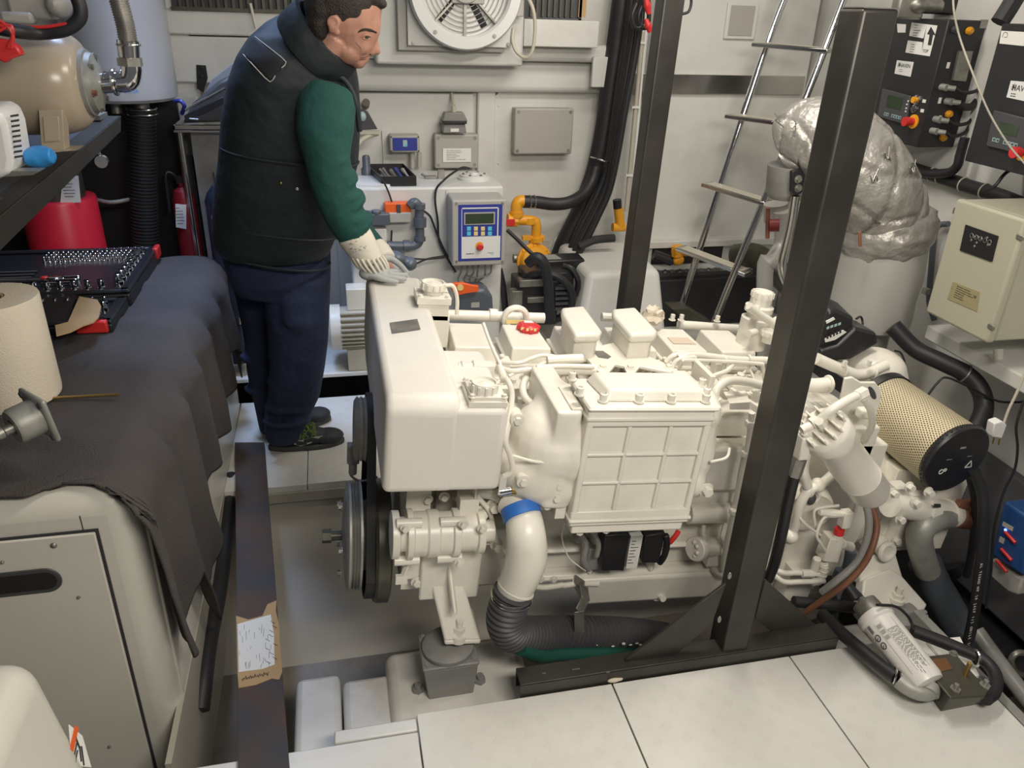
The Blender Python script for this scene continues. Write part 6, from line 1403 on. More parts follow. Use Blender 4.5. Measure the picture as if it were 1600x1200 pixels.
b = MB(); p = P(809, 10, y=3.66); b.box(p + V((0, 0, .03)), (0.045, 0.06, 0.14)); single(b, 'terminal_box', 'greybox', 'small grey terminal box at the right of the extractor fan ring', 'terminal box', bevel=0.004)
b = MB(); b.tube([P(822, -10, y=3.62), P(833, 15, y=3.60), P(836, 45, y=3.60), P(832, 78, y=3.60), P(822, 90, y=3.61), P(808, 82, y=3.63), P(801, 65, y=3.64), P(802, 45, y=3.65)], 0.008, n=10); single(b, 'conduit', 'ivory', 'grey flexible conduit looping beside the extractor fan', 'conduit')
lv = thing('louvre', 'slatted brown-grey louvre at the top of the wall right of the fan', 'louvre', P(868, 30, y=3.76))
a, c = P(818, 32, y=3.75), P(914, -60, y=3.75)
b = MB(); b.bx((a.x, 3.75, a.z), (c.x, 3.77, a.z + .015)); b.bx((c.x - .012, 3.75, a.z), (c.x, 3.77, c.z)); b.bx((a.x, 3.77, a.z), (c.x, 3.775, c.z)); b.build('louvre_frame', 'dark', lv)
for k in range(8): x = a.x + .03 + k * .027; MB().bx((x, 3.752, a.z + .018), (x + .010, 3.768, c.z)).build('slat', 'olive', lv)
MB().bx((a.x + .255, 3.750, a.z + .02), (a.x + .29, 3.766, c.z)).build('slat', 'card', lv)
# small white cover on the beam at right
a, c = P(925, 88, y=3.80), P(946, 136, y=3.80)
single(MB().bx((a.x, 3.775, c.z), (c.x + .02, 3.799, a.z)), 'wall_cover', 'wall', 'small white cover plate on the wall beam beside the black cable bundle', 'cover plate', bevel=0.004)
# grey boxes
def encl(px0, py0, px1, py1, y, dep, nm, lab, m_='greybox', lid=True):
    a, c = P(px0, py0, y=y), P(px1, py1, y=y)
    t = thing(nm, lab, 'junction box', ((a.x + c.x) / 2, y + dep, c.z))
    MB().bx((a.x, y + dep * .35, c.z), (c.x, y + dep, a.z)).build('box_body', m_, t, bevel=0.006, seg=3)
    MB().bx((a.x - .003, y, c.z - .003), (c.x + .003, y + dep * .33, a.z + .003)).build('box_lid', m_, t, bevel=0.008, seg=3)
    for x in (a.x + .014, c.x - .014):
        for z in (c.z + .014, a.z - .014):
            b = MB(); b.cyl((x, y - .001, z), (x, y + .002, z), 0.008, n=16); b.build('lid_screw', 'dullmetal', t)
    return t, a, c
encl(806, 170, 892, 240, 3.83, 0.085, 'junction_box', 'plain large light grey junction box on the back wall panel')
t, a, c = encl(680, 211, 746, 262, 3.83, 0.085, 'junction_box', 'grey junction box with a printed window label and a plug on top')
b = MB(); q0, q1 = P(692, 232, y=3.826), P(736, 253, y=3.826); b.bx((q0.x, 3.826, q1.z), (q1.x, 3.829, q0.z)); o = b.build('label_window', 'keyy', t); o.data.materials[0] = M['paper']
b = MB(); lines(b, (q0 + q1) / 2 + V((0, -.002, 0)), (1, 0, 0), (0, 0, 1), 0.10, 0.05, 6, 9, fill=1); b.build('label_print', 'dullmetal', t)
pl = thing('power_plug', 'dark grey hooded industrial connector above the labelled grey box', 'plug', P(711, 209, y=3.85))
b = MB(); q = [P(x, y, y=3.80) for x, y in ((695, 176), (725, 176), (731, 190), (691, 190))]; b.prism(q, (0, .06, 0)); b.build('connector_hood', 'greypaint', pl, bevel=0.005)
b = MB(); q = [P(x, y, y=3.79) for x, y in ((691, 190), (730, 190), (729, 194), (691, 194))]; b.prism(q, (0, .07, 0)); b.build('clip_bar', 'blackp', pl, bevel=0.002)
b = MB(); q = [P(x, y, y=3.805) for x, y in ((694, 194), (727, 194), (729, 208), (692, 208))]; b.prism(q, (0, .06, 0)); b.build('connector_base', 'greypaint', pl, bevel=0.004)
b = MB(); q = [P(x, y, y=3.802) for x, y in ((704, 201), (717, 201), (717, 206), (704, 206))]; b.prism(q, (0, .003, 0)); b.build('connector_label', 'paper', pl)
b = MB(); b.cyl(P(709, 176, y=3.83), P(709, 165, y=3.83), 0.012, n=14); b.tube([P(709, 165, y=3.83), P(707, 155, y=3.87), P(706, 146, y=3.9)], 0.007); b.build('cable_gland', 'ivory', pl)
t = thing('display_unit', 'small grey unit with a blue face and tiny screen on the back wall', 'display', P(631, 236, y=3.85))
a, c = P(609, 212, y=3.82), P(656, 238, y=3.82)
MB().bx((a.x, 3.82, c.z), (c.x, 3.90, a.z)).build('unit_body', 'greybox', t, bevel=0.005)
MB().bx((a.x + .012, 3.817, c.z + .008), (c.x - .012, 3.822, a.z - .010)).build('unit_face', 'blue', t, bevel=0.001)
p = P(633, 224, y=3.816); MB().box(p, (0.020, 0.002, 0.030)).build('unit_screen', 'key', t); MB().box(p + V((.006, -.001, -.009)), (0.010, 0.002, 0.008)).build('screen_icon', 'keyc', t)
for x in (a.x + .006, c.x - .006):
    for z in (c.z + .006, a.z - .006): MB().cyl((x, 3.817, z), (x, 3.821, z), 0.0035).build('unit_screw', 'ink', t)
b = MB(); b.bx((a.x - .03, 3.905, c.z - .10), (a.x + .0, 3.913, a.z + .01)); single(b, 'mounting_strip', 'wall', 'narrow white mounting strip left of the blue display unit', 'strip')
# cable glands below display
for px, lb in ((644, 'left grey cable gland under the blue display unit'), (655, 'right grey cable gland under the blue display unit')):
    b = MB(); b.cyl(P(px, 238, y=3.86), P(px, 262, y=3.86), 0.011, n=12); single(b, 'cable_gland', 'greybox', lb, 'cable gland')
# wall lamp arm beside the man's shoulder
la = thing('wall_lamp', 'small folding wall lamp arm showing beside the man chest', 'wall lamp', P(572, 200, y=3.80))
b = MB(); b.tube([P(590, 208, y=3.80), P(575, 213, y=3.78), P(562, 222, y=3.76), P(552, 240, y=3.74)], 0.012); b.beam(P(556, 206, y=3.78), P(593, 207, y=3.78), 0.02, 0.016); b.build('lamp_arm', 'ivory', la)
b = MB(); b.prism([P(x, y, y=3.80) for x, y in ((561, 170), (575, 175), (590, 202), (562, 203))], (0, 0.03, 0)); b.build('lamp_shade', 'dark', la, bevel=0.003)
b = MB(); b.ell(P(566, 182, y=3.79), (0.018, 0.015, 0.022)); b.build('lamp_bulb', 'key', la)
b = MB(); b.cyl(P(571, 165, y=3.9), P(572, 160, y=3.86), 0.018, n=16); b.build('lamp_base', 'olive', la)
# white tank cabinet with flange cover
zt = P(785, 297, y=3.47).z; zt = P(700, 300, y=3.47).z
tk_ = thing('tank_cabinet', 'white service tank cabinet against the back wall carrying the blue control box', 'cabinet', (0.4, 3.6, 0.105))
xr_ = P(786, 330, y=3.47).x; ztop = P(785, 291, y=3.47).z
MB().bx((0.06, 3.47, 0.106), (xr_, 3.855, ztop)).build('cabinet_body', 'wall', tk_, bevel=0.010, seg=3)
b = MB(); p = P(700, 296, y=3.465); b.bx((P(697, 300, y=3.465).x, 3.464, ztop - .05), (xr_ - .01, 3.468, ztop - .012)); b.build('door_edge', 'wall', tk_)
b = MB(); p = P(733, 271, z=ztop); p = V((p.x, 3.64, ztop))
b.lathe([(0.075, 0), (0.075, 0.010), (0.066, 0.012), (0.066, 0.022), (0.02, 0.024), (0.018, 0.03), (0, 0.03)], p, (0, 0, 1), 36); b.build('inspection_flange', 'white', tk_)
for k in range(6): a_ = k * PI / 3; MB().bolt(p + V((.05 * math.cos(a_), .05 * math.sin(a_), .022)), (0, 0, 1), 0.005, 0.006).build('flange_bolt', 'dullmetal', tk_)
b = MB(); pf = V((P(585, 285, z=ztop).x, 3.60, ztop)); b.lathe([(0.12, 0), (0.12, 0.010), (0.10, 0.014), (0, 0.014)], pf, (0, 0, 1), 40); b.build('inspection_flange', 'white', tk_)
MB().bx((0.07, 3.462, 0.42), (0.32, 3.468, 0.424)).build('door_seam', 'ink', tk_)
# small fitting on top
b = MB(); q = P(678, 272, z=ztop); yq = 3.66; p = V((q.x, yq, ztop)); b.box(p + V((0.02, 0, .02)), (0.03, 0.03, 0.04)); b.box(p + V((-.03, 0, .008)), (0.05, 0.02, 0.012)); b.cyl(p + V((-.05, 0, .008)), p + V((-.07, .01, .02)), 0.006); single(b, 'hinge_fitting', 'dullmetal', 'small loose metal hinge fitting on top of the white cabinet', 'fitting')
# tray with hand tools
tr = thing('tool_tray', 'small black plastic tray of loose tools on top of the white cabinet', 'tray', (P(615, 275, z=ztop).x, 3.56, ztop))
q = [P(596, 284, z=ztop + .0), P(652, 284, z=ztop + .0)]
x0, x1 = P(596, 280, y=3.50).x, P(650, 280, y=3.50).x; zz = ztop + .002
sk_ = -0.03; b = MB()
b.hexa([(x0, 3.50, zz), (x1, 3.50, zz), (x1 - .03, 3.80, zz), (x0 + sk_ - .02, 3.80, zz), (x0, 3.50, zz + .004), (x1, 3.50, zz + .004), (x1 - .03, 3.80, zz + .004), (x0 + sk_ - .02, 3.80, zz + .004)])
h = 0.042
for (p0, p1) in (((x0, 3.50), (x1, 3.50)), ((x1, 3.50), (x1 - .03, 3.80)), ((x1 - .03, 3.80), (x0 + sk_ - .02, 3.80)), ((x0 + sk_ - .02, 3.80), (x0, 3.50))):
    b.beam((p0[0], p0[1], zz + h / 2), (p1[0], p1[1], zz + h / 2), 0.004, h)
b.build('tray_shell', 'blackp', tr)
for k, (lab, m_, dx, L) in enumerate((('shiny metal key lying in the black tray, leftmost', 'chrome', 0.03, .09), ('second shiny metal tool in the black tray', 'chrome', 0.045, .10), ('dull grey screwdriver bit holder in the black tray', 'dullmetal', 0.075, .08), ('blue-handled tool sticking up in the black tray', 'blue', 0.10, .10), ('grey-handled tool at the right end of the black tray', 'greybox', 0.13, .09))):
    b = MB(); p0 = V((x0 + dx, 3.54, zz + .02)); p1 = V((x0 + dx - .02, 3.54 + L * 1.6, zz + .035)); b.tube([p0, (p0 + p1) / 2, p1], [0.006, 0.005, 0.010], n=8); single(b, 'hand_tool', m_, lab, 'hand tool')
# grey bottle / filter at cabinet top-left
b = MB(); p = P(572, 262, z=ztop + .0); p = V((P(572, 250, y=3.7).x, 3.70, ztop)); b.lathe([(0.025, 0.0), (0.025, 0.04), (0.018, 0.05), (0.018, 0.09), (0.014, 0.10), (0, 0.10)], p, (0, 0, 1), 20); single(b, 'small_bottle', 'pvc', 'small dark grey capped bottle on the white cabinet next to the man sleeve', 'bottle')
# blue control box
cb = thing('control_box', 'grey control box with a blue keypad face, dark display and red stop button', 'control box', P(748, 415, y=3.34))
yc = 3.30; a, c = P(707, 314, y=yc), P(789, 413, y=yc); 
MB().bx((a.x - .0, yc + .02, c.z), (c.x, 3.47, a.z)).build('box_body', 'greybox', cb, bevel=0.008, seg=3)
MB().bx((a.x - .002, yc, c.z - .002), (c.x + .002, yc + .022, a.z + .002)).build('box_door', 'white', cb, bevel=0.008, seg=3).data.materials[0] = M['greybox']
def FB(px0, py0, px1, py1, off, th, nm, m_, bev=0, par=None):
    p0, p1 = P(px0, py0, y=yc), P(px1, py1, y=yc); return MB().bx((p0.x, yc - off - th, p1.z), (p1.x, yc - off, p0.z)).build(nm, m_, par or cb, bevel=bev)
fp = FB(716, 320, 783, 406, 0, .002, 'face_plate', 'blue', .001)
FB(721, 370, 781, 402, .002, .001, 'face_plate_white', 'white'); 
for q_ in ((721, 324.6, 778, 325.4), (721, 324.6, 721.8, 370), (777.4, 324.6, 778.2, 370)): FB(*q_, .002, .0006, 'face_line', 'white')
FB(725, 332, 773, 350, .002, .0015, 'display_frame', 'greybox'); FB(727, 334, 771, 348.5, .0035, .0008, 'display', 'lcd')
for r_ in range(2):
    for k, m_ in enumerate(('keyc', 'keyy', 'keyy', 'keyc')): FB(729.5 + k * 10.9, 354 + r_ * 7.7, 735.5 + k * 10.9, 360 + r_ * 7.7, .002, .002, 'key_button', m_, .0005)
p = P(749, 384, y=yc); b = MB(); b.lathe([(0.018, 0), (0.018, .002), (0, .002)], p + V((0, -.002, 0)), (0, -1, 0), 28); b.build('stop_ring', 'yellow', cb)
b = MB(); b.lathe([(0.010, 0), (0.010, .012), (0.014, .014), (0.014, .024), (0.011, .027), (0, .027)], p + V((0, -.004, 0)), (0, -1, 0), 24); b.build('stop_button', 'redp', cb)
b = MB(); lines(b, P(737, 397, y=yc) + V((0, -.0036, 0)), (1, 0, 0), (0, 0, 1), .05, .008, 1, 3, thick=.25, fill=1.2); lines(b, P(767, 395, y=yc) + V((0, -.0036, 0)), (1, 0, 0), (0, 0, 1), .03, .005, 1, 5, thick=.2, fill=1.2); b.build('maker_print', 'ink', cb)
b = MB(); p = P(768, 396, y=yc) + V((0, -.0032, 0)); b.torus(p, (0, 1, 0), .005, .0006, 16, 4); b.box(p + V((.003, 0, -.004)), (.012, .001, .002)); b.build('maker_emblem', 'teal' if 'teal' in M else 'keyc', cb)
for px, py in ((713, 318), (785, 318), (713, 409), (785, 409)): MB().cyl(P(px, py, y=yc) + V((0, -.002, 0)), P(px, py, y=yc), .006, n=14).build('door_screw', 'dullmetal', cb)
for k in range(5):
    pass
b = MB()
for k, px in enumerate((722, 730, 738, 748, 758)):
    b.tube([P(px, 413, y=3.38), P(px - 2 + (k % 3) * 2, 425, y=3.38), P(px - 6 + k, 440 - 2 * k, y=3.40), P(px + 14 - 8 * k, 446, y=3.42)], .0045, n=8)
b.tube([P(768, 413, y=3.38), P(765, 428, y=3.38), P(745, 434, y=3.38), P(728, 430, y=3.40)], .004)
single(b, 'wire_loop', 'greypaint', 'loops of thin grey wires hanging under the blue control box', 'wires')
def cable(pts, r, m_, nm, lab, cat='cable', n=10):
    return single(MB().tube([P(*q_[:2], y=q_[2]) for q_ in pts], r, n=n), nm, m_, lab, cat)
cable([(733, 263, 3.63), (722, 262, 3.56), (705, 272, 3.50), (692, 283, 3.45), (682, 295, 3.445), (680, 315, 3.44), (684, 345, 3.44), (686, 375, 3.44), (697, 400, 3.44), (712, 425, 3.44)], .005, 'rubber', 'cable', 'thin black cable from the white flange down beside the control box')
cable([(660, 328, 3.44), (672, 338, 3.44), (680, 358, 3.44), (690, 382, 3.44), (700, 402, 3.44)], .005, 'rubber', 'cable', 'black cable arching from the grey pipe down to the control box')
cable([(588, 272, 3.44), (598, 282, 3.44), (607, 300, 3.44), (613, 318, 3.44)], .004, 'rubber', 'cable', 'thin black cable dropping from the cabinet top to the orange actuator')
cable([(612, 360, 3.44), (613, 385, 3.44), (630, 400, 3.44), (660, 405, 3.44), (695, 402, 3.44)], .004, 'rubber', 'cable', 'thin black cable running from the grey pipe to under the control box')
cable([(650, 412, 3.44), (670, 404, 3.44), (695, 400, 3.44)], .004, 'rubber', 'cable', 'short black cable joining behind the slate valve wheel')
# grey PVC pipe with orange actuator
pv = thing('pvc_pipe', 'slate grey plastic pipe with union and elbows in front of the white cabinet', 'pipe', P(640, 390, y=3.40))
yp = 3.40
b = MB(); b.tube([P(640, 322, y=yp), P(648, 316, y=yp), P(655, 325, y=yp), P(655, 345, y=yp), P(656, 370, y=yp), P(652, 381, y=yp), P(640, 384, y=yp), P(615, 384, y=yp), P(605, 383, y=yp)], .020, n=20); b.build('pipe_run', 'pvc', pv)
for q_ in ((656, 340, 656, 354, .029), (656, 370, 656, 376, .026), (640, 384, 630, 384, .026), (655, 318, 655, 326, .027)): MB().cyl(P(*q_[:2], y=yp), P(*q_[2:4], y=yp), q_[4], n=24).build('union_nut', 'pvc', pv)
ac = thing('valve_actuator', 'orange and grey valve actuator fixed to the slate plastic pipe', 'actuator', P(625, 345, y=3.42))
b = MB(); a, c = P(601, 318, y=3.41), P(643, 334, y=3.41); b.bx((a.x, 3.41, c.z), (c.x, 3.46, a.z)); b.build('actuator_cover', 'orange', ac, bevel=.005)
b = MB(); a, c = P(603, 333, y=3.40), P(643, 348, y=3.40); b.bx((a.x, 3.40, c.z), (c.x, 3.46, a.z)); b.build('actuator_body', 'greybox', ac, bevel=.005)
b = MB(); b.box(P(623, 326, y=3.405), (.016, .01, .035)); b.build('cover_label', 'dark', ac)
b = MB(); a, c = P(575, 335, y=3.38), P(610, 352, y=3.38); b.bx((a.x, 3.38, c.z), (c.x, 3.46, a.z)); b.cyl(P(588, 335, y=3.40), P(588, 328, y=3.40), .022, n=16); b.build('position_indicator', 'pvc', ac, bevel=.005)
single(MB().bx(tuple(P(585, 358, y=3.40)), tuple(P(603, 372, y=3.45))), 'small_block', 'white', 'small white plastic block below the orange actuator', 'block', bevel=.003)
b = MB(); b.tube([P(600, 384, y=3.41), P(585, 386, y=3.41), P(570, 392, y=3.41)], .024, n=16); single(b, 'pipe_coupling', 'dullmetal', 'short dull metal coupling at the left end of the slate pipe', 'coupling')
hw = thing('hand_valve', 'dark slate ribbed valve knob right beside the man gloves', 'valve', P(632, 412, y=3.0))
b = MB(); b.ell(P(622, 402, y=3.0), (.038, .035, .022), Matrix.Rotation(.5, 3, 'Y')); b.ell(P(640, 412, y=3.0), (.030, .035, .028)); b.tube([P(605, 398, y=3.02), P(580, 395, y=3.1), P(560, 400, y=3.40)], .02); b.build('knob', 'pvc', hw, remesh=.004, smooth=3)
# electric pump left of the engine: white end bell with ribbed body
em = thing('electric_pump', 'white electric pump motor with cooling ribs on the step behind the engine', 'pump', P(535, 575, z=.105))
yp = 3.42; p0 = P(515, 520, y=yp)
rr = abs(P(520, 478, y=yp).z - P(520, 545, y=yp).z) / 2; pc = P(512, 512, y=yp)
b = MB(); b.lathe([(0, 0), (rr * .8, 0.0), (rr, .015), (rr, P(533, 512, y=yp).x - pc.x)], pc + V((0, 0, 0)), (1, 0, 0), 36); b.build('end_bell', 'engine', em)
b = MB(); L0 = P(533, 512, y=yp).x; L1 = P(575, 512, y=yp).x
b.cyl((L0, yp, pc.z), (L1, yp, pc.z), rr * .9, n=32)
for k in range(9): zz = pc.z - rr * .8 + k * rr * .2; hw_ = math.sqrt(max(0, rr * rr - (zz - pc.z) ** 2)) * 1.02; b.bx((L0, yp - hw_ - .008, zz), (L1, yp, zz + rr * .07))
b.build('ribbed_body', 'ivory', em)
MB().bx((L0 + .02, yp - .08, 0.106), (L1, yp + .08, pc.z - rr * .8)).build('motor_foot', 'ivory', em, bevel=.003)
b = MB(); a, c = P(540, 448, y=yp), P(560, 480, y=yp); b.bx((a.x, yp - .04, c.z), (c.x + .04, yp + .05, a.z)); b.build('terminal_box', 'engine', em, bevel=.004)
# orange handled valve and dark box behind the cap
ov = thing('ball_valve', 'orange lever handle on a dark grey valve body behind the coolant cap', 'valve', P(740, 480, y=3.28))
yv = 3.22
b = MB(); q = [P(x, y, y=yv) for x, y in ((704, 444), (722, 442), (738, 446), (748, 447), (748, 456), (728, 459), (716, 462), (707, 456))]; b.prism(q, (0, .02, 0)); b.build('lever', 'orange', ov, bevel=.003)
b = MB(); b.lathe([(.014, 0), (.014, .006), (0, .006)], P(719, 449, y=yv), (0, -1, 0), 20); b.build('lever_knob', 'keyy', ov)
b = MB(); q = [P(x, y, y=yv + .03) for x, y in ((714, 462), (722, 453), (758, 451), (770, 462), (772, 500), (714, 500))]; b.prism(q, (0, .12, 0)); b.build('valve_body', 'pvc', ov, bevel=.02, seg=4)
MB().bx(tuple(P(736, 473, y=yv + .026)), tuple(P(749, 480, y=yv + .028))).build('valve_label', 'greybox', ov)
# ------------------------------------------------------------------ yellow pipework with black hoses
yy_ = 3.62
yl = thing('yellow_valve', 'yellow painted pipe elbows and regulator valve right of the control box', 'valve', P(835, 400, y=yy_))
b = MB(); b.tube([P(824, 315, y=yy_), P(812, 314, y=yy_), P(807, 322, y=yy_), P(807, 342, y=yy_)], .027, n=20); b.tube([P(797, 344, y=yy_), P(820, 344, y=yy_), P(835, 346, y=yy_), P(838, 355, y=yy_), P(837, 375, y=yy_)], .024, n=20); b.build('elbow_pipe', 'yellow', yl)
b = MB(); b.cyl(P(807, 330, y=yy_), P(807, 338, y=yy_), .034, n=20); b.cyl(P(793, 344, y=yy_), P(808, 344, y=yy_), .033, n=8); b.cyl(P(828, 340, y=yy_), P(828, 349, y=yy_), .03, n=20); b.build('pipe_collar', 'yellow', yl)
b = MB(); b.cyl(P(838, 370, y=yy_), P(838, 377, y=yy_), .035, n=20); b.box(P(833, 371, y=yy_), (.11, .03, .02)); b.cyl(P(833, 377, y=yy_), P(833, 388, y=yy_), .022, n=18); b.build('flange_neck', 'yellow', yl)
b = MB(); pcn = P(834, 408, y=yy_ - .02); b.lathe([(.04, -.03), (.075, -.02), (.085, -.004), (.09, 0), (.09, .012), (.08, .014), (.07, .035), (.03, .045), (0, .045)], pcn, (0.1, -1, .15), 40); b.build('regulator_body', 'yellow', yl)
for k in range(8): a_ = k * PI / 4; MB().ell(pcn + V((.080 * math.cos(a_), -.012, .080 * math.sin(a_))), (.008, .006, .008), n=8, m=6).build('regulator_bolt', 'yellow', yl)
b = MB(); a, c = P(791, 343, y=yy_ - .035), P(804, 352, y=yy_ - .035); b.bx((a.x, yy_ - .04, c.z), (c.x, yy_ - .02, a.z)); b.build('valve_tag', 'redp', yl)
b = MB(); b.cyl(P(802, 404, y=yy_), P(812, 404, y=yy_), .022, n=14); b.build('test_port', 'dullmetal', yl)
b = MB(); b.tube([P(818, 315, y=yy_), P(840, 316, y=yy_), P(865, 319, y=yy_), P(890, 316, y=yy_), P(912, 303, y=3.66), P(925, 283, y=3.7), P(931, 262, y=3.72)], .030, n=18); single(b, 'suction_hose', 'rubber', 'thick black hose curving from the yellow elbow up to the cable bundle', 'hose')
b = MB(); 
for px in (828, 835): b.torus(P(px, 315, y=yy_), (1, 0, 0), .031, .003, 28, 6)
b.box(P(832, 323, y=yy_ - .01), (.03, .02, .012)); single(b, 'hose_clip', 'stainless', 'pair of steel hose clips on the black hose at the yellow elbow', 'hose clip')
# wall sticker
single(MB().bx(tuple(P(848, 377, y=3.908)), tuple(P(859, 387, y=3.9105))), 'wall_sticker', 'ivory', 'tiny framed sticker on the wall behind the yellow regulator', 'sticker')
# cable bundle: each trunk a thing
tr_ = [([(975, -20), (965, 60), (955, 130), (945, 200), (935, 250), (925, 285), (905, 335), (885, 375), (873, 405)], 3.80, .050, 'thick flat black cable trunk running down the back wall, left strand of the bundle'),
       ([(990, -20), (980, 60), (968, 140), (958, 210), (947, 270), (925, 320), (905, 360), (890, 398)], 3.70, .022, 'second black cable of the bundle, counting rightwards from the thick trunk'),
       ([(1000, -20), (985, 80), (972, 160), (962, 230), (950, 285), (930, 330), (912, 365), (895, 400)], 3.65, .018, 'third black cable of the bundle, counting rightwards from the thick trunk'),
       ([(1008, -20), (992, 90), (977, 170), (966, 235), (953, 295), (936, 335), (918, 372), (902, 400)], 3.61, .016, 'rightmost black cable of the bundle beside the sight tube')]
for pts, y, r, lab in tr_:
    b = MB(); b.tube([P(px, py, y=y) for px, py in pts], r, n=12); single(b, 'power_cable', 'rubber', lab, 'cable', group='cables of the wall bundle')
single(MB().torus(P(938, 250, y=3.69), (.3, .1, 1), .048, .004, 28, 6), 'cable_tie', 'stainless', 'metal cable clip round the black trunk at the wall curve', 'clip')
# black hose hooking over machinery, pump motor cluster
mc = thing('compressor', 'black belt driven compressor with pulley below the yellow valve', 'compressor', P(850, 480, y=3.35))
yk = 3.38
b = MB(); b.torus(P(850, 465, y=yk), (0.35, 1, .25), .135, .018, 48, 10); b.build('belt_wheel', 'rubber', mc)
b = MB(); a, c = P(808, 440, y=yk), P(868, 505, y=yk); b.bx((a.x, yk - .02, c.z), (c.x, yk + .14, a.z)); a, c = P(820, 428, y=yk), P(895, 468, y=yk); b.bx((a.x, yk, c.z), (c.x, yk + .15, a.z)); b.build('compressor_body', 'blackpaint', mc, bevel=.008)
for k, (x0_, y0_, x1_, y1_) in enumerate(((812, 438, 850, 447), (824, 465, 850, 472), (800, 455, 815, 490))):
    a, c = P(x0_, y0_, y=yk - .03), P(x1_, y1_, y=yk - .03); MB().bx((a.x, yk - .035, c.z), (c.x, yk + .02, a.z)).build('cooling_fin', 'dullmetal', mc, bevel=.002)
for k in range(5): a, c = P(866, 447 + k * 8, y=yk - .02), P(888, 450 + k * 8, y=yk - .02); MB().bx((a.x, yk - .04, c.z), (c.x, yk + .05, a.z)).build('cylinder_fin', 'dark', mc)
b = MB(); a, c = P(846, 400, z=P(860, 402, y=3.5).z), P(880, 408, y=3.5)
b.prism([P(x, y, y=3.5) for x, y in ((845, 399), (868, 398), (882, 407), (850, 410))], (0, 0.02, -.004)); b.build('top_plate', 'greybox', mc)
b = MB(); b.bx(tuple(P(840, 408, y=3.48)), tuple(P(900, 440, y=3.6))); b.build('top_block', 'blackp', mc, bevel=.008)
b = MB(); b.tube([P(880, 415, y=3.4), P(893, 420, y=3.38), P(903, 438, y=3.36), P(900, 458, y=3.36), P(888, 470, y=3.36)], .014); b.build('air_line', 'blackp', mc)
b = MB(); b.tube([P(888, 455, y=3.33), P(895, 470, y=3.33), P(893, 490, y=3.33)], .004); b.build('copper_line', 'brass', mc)
b = MB(); b.tube([P(825, 412, y=3.30), P(838, 402, y=3.28), P(850, 412, y=3.27), P(856, 440, y=3.27), P(858, 475, y=3.27), P(860, 500, y=3.27)], .024, n=14); b.tube([P(793, 360, y=3.40), P(808, 374, y=3.36), P(822, 388, y=3.32), P(840, 404, y=3.28)], .009); single(b, 'rubber_hose', 'rubber', 'black rubber hose bending over the compressor with a grey cable', 'hose')
cable([(780, 420, 3.50), (786, 450, 3.48), (790, 490, 3.45)], .016, 'blackp', 'power_cable', 'black vertical cable beside the right edge of the white cabinet')
# ------------------------------------------------------------------ sight tube, yellow valves, emergency cords
sg = thing('sight_tube', 'tall level sight tube with clips and a yellow valve at its foot', 'sight tube', P(965, 360, y=3.74))
b = MB(); b.cyl(P(1004, 50, y=3.74), P(978, 330, y=3.74), .010, n=14); b.build('glass_tube', 'ivory', sg)
b = MB(); b.cyl(P(1010, 40, y=3.75), P(984, 335, y=3.75), .006, n=10); b.build('guide_rod', 'white', sg)
for t_ in (0.06, .42, .8): p = P(1004 - 26 * t_, 50 + 280 * t_, y=3.73); MB().box(p, (.04, .01, .01)).build('tube_clip', 'white', sg)
b = MB(); b.cyl(P(966, 325, y=3.72), P(970, 358, y=3.72), .024, n=16); b.cyl(P(957, 355, y=3.72), P(976, 355, y=3.72), .022, n=14); b.build('tube_valve', 'yellow', sg)
b = MB(); b.cyl(P(964, 312, y=3.72), P(965, 325, y=3.72), .022, n=14); b.build('valve_knob', 'blackp', sg)
b = MB(); 
for off in (0, 10): b.tube([P(1005 - off, 5, y=3.5), P(998 - off, 25, y=3.5), P(1002 - off, 42, y=3.5), P(1012 - off, 40, y=3.5), P(1014 - off, 15, y=3.5), P(1012 - off, -15, y=3.5)], .010)
single(b, 'hanging_cord', 'blackp', 'black cord loops hanging at the top beside the far steel post', 'cord')
for (x0_, y0_, x1_, y1_, lb) in ((1009, -5, 1014, 22, 'upper red pull handle hanging beside the far steel post'), (1009, 30, 1016, 50, 'lower red pull handle hanging beside the far steel post')):
    b = MB(); b.tube([P(x0_, y0_, y=3.46), P((x0_ + x1_) / 2, (y0_ + y1_) / 2, y=3.46), P(x1_, y1_, y=3.46)], [.008, .016, .010]); single(b, 'pull_handle', 'redp', lb, 'pull handle')
b = MB(); b.tube([P(1066, 22, y=3.5), P(1076, 18, y=3.5), P(1080, 5, y=3.5), P(1079, -10, y=3.5)], .006); single(b, 'cable', 'blackp', 'short black cable end hooked at the right of the far steel post', 'cable')
# switch plate on right bulkhead
sp = thing('wall_switch', 'square white wall plate with a grey inset high on the right bulkhead', 'switch', P(1157, 62, y=3.84))
a, c = P(1138, 4, y=3.85), P(1178, 62, y=3.85); MB().bx((a.x, 3.845, c.z), (c.x, 3.86, a.z)).build('plate_frame', 'wall', sp, bevel=.004)
a, c = P(1144, 8, y=3.84), P(1174, 56, y=3.84); MB().bx((a.x, 3.840, c.z), (c.x, 3.846, a.z)).build('plate_inset', 'greybox', sp)
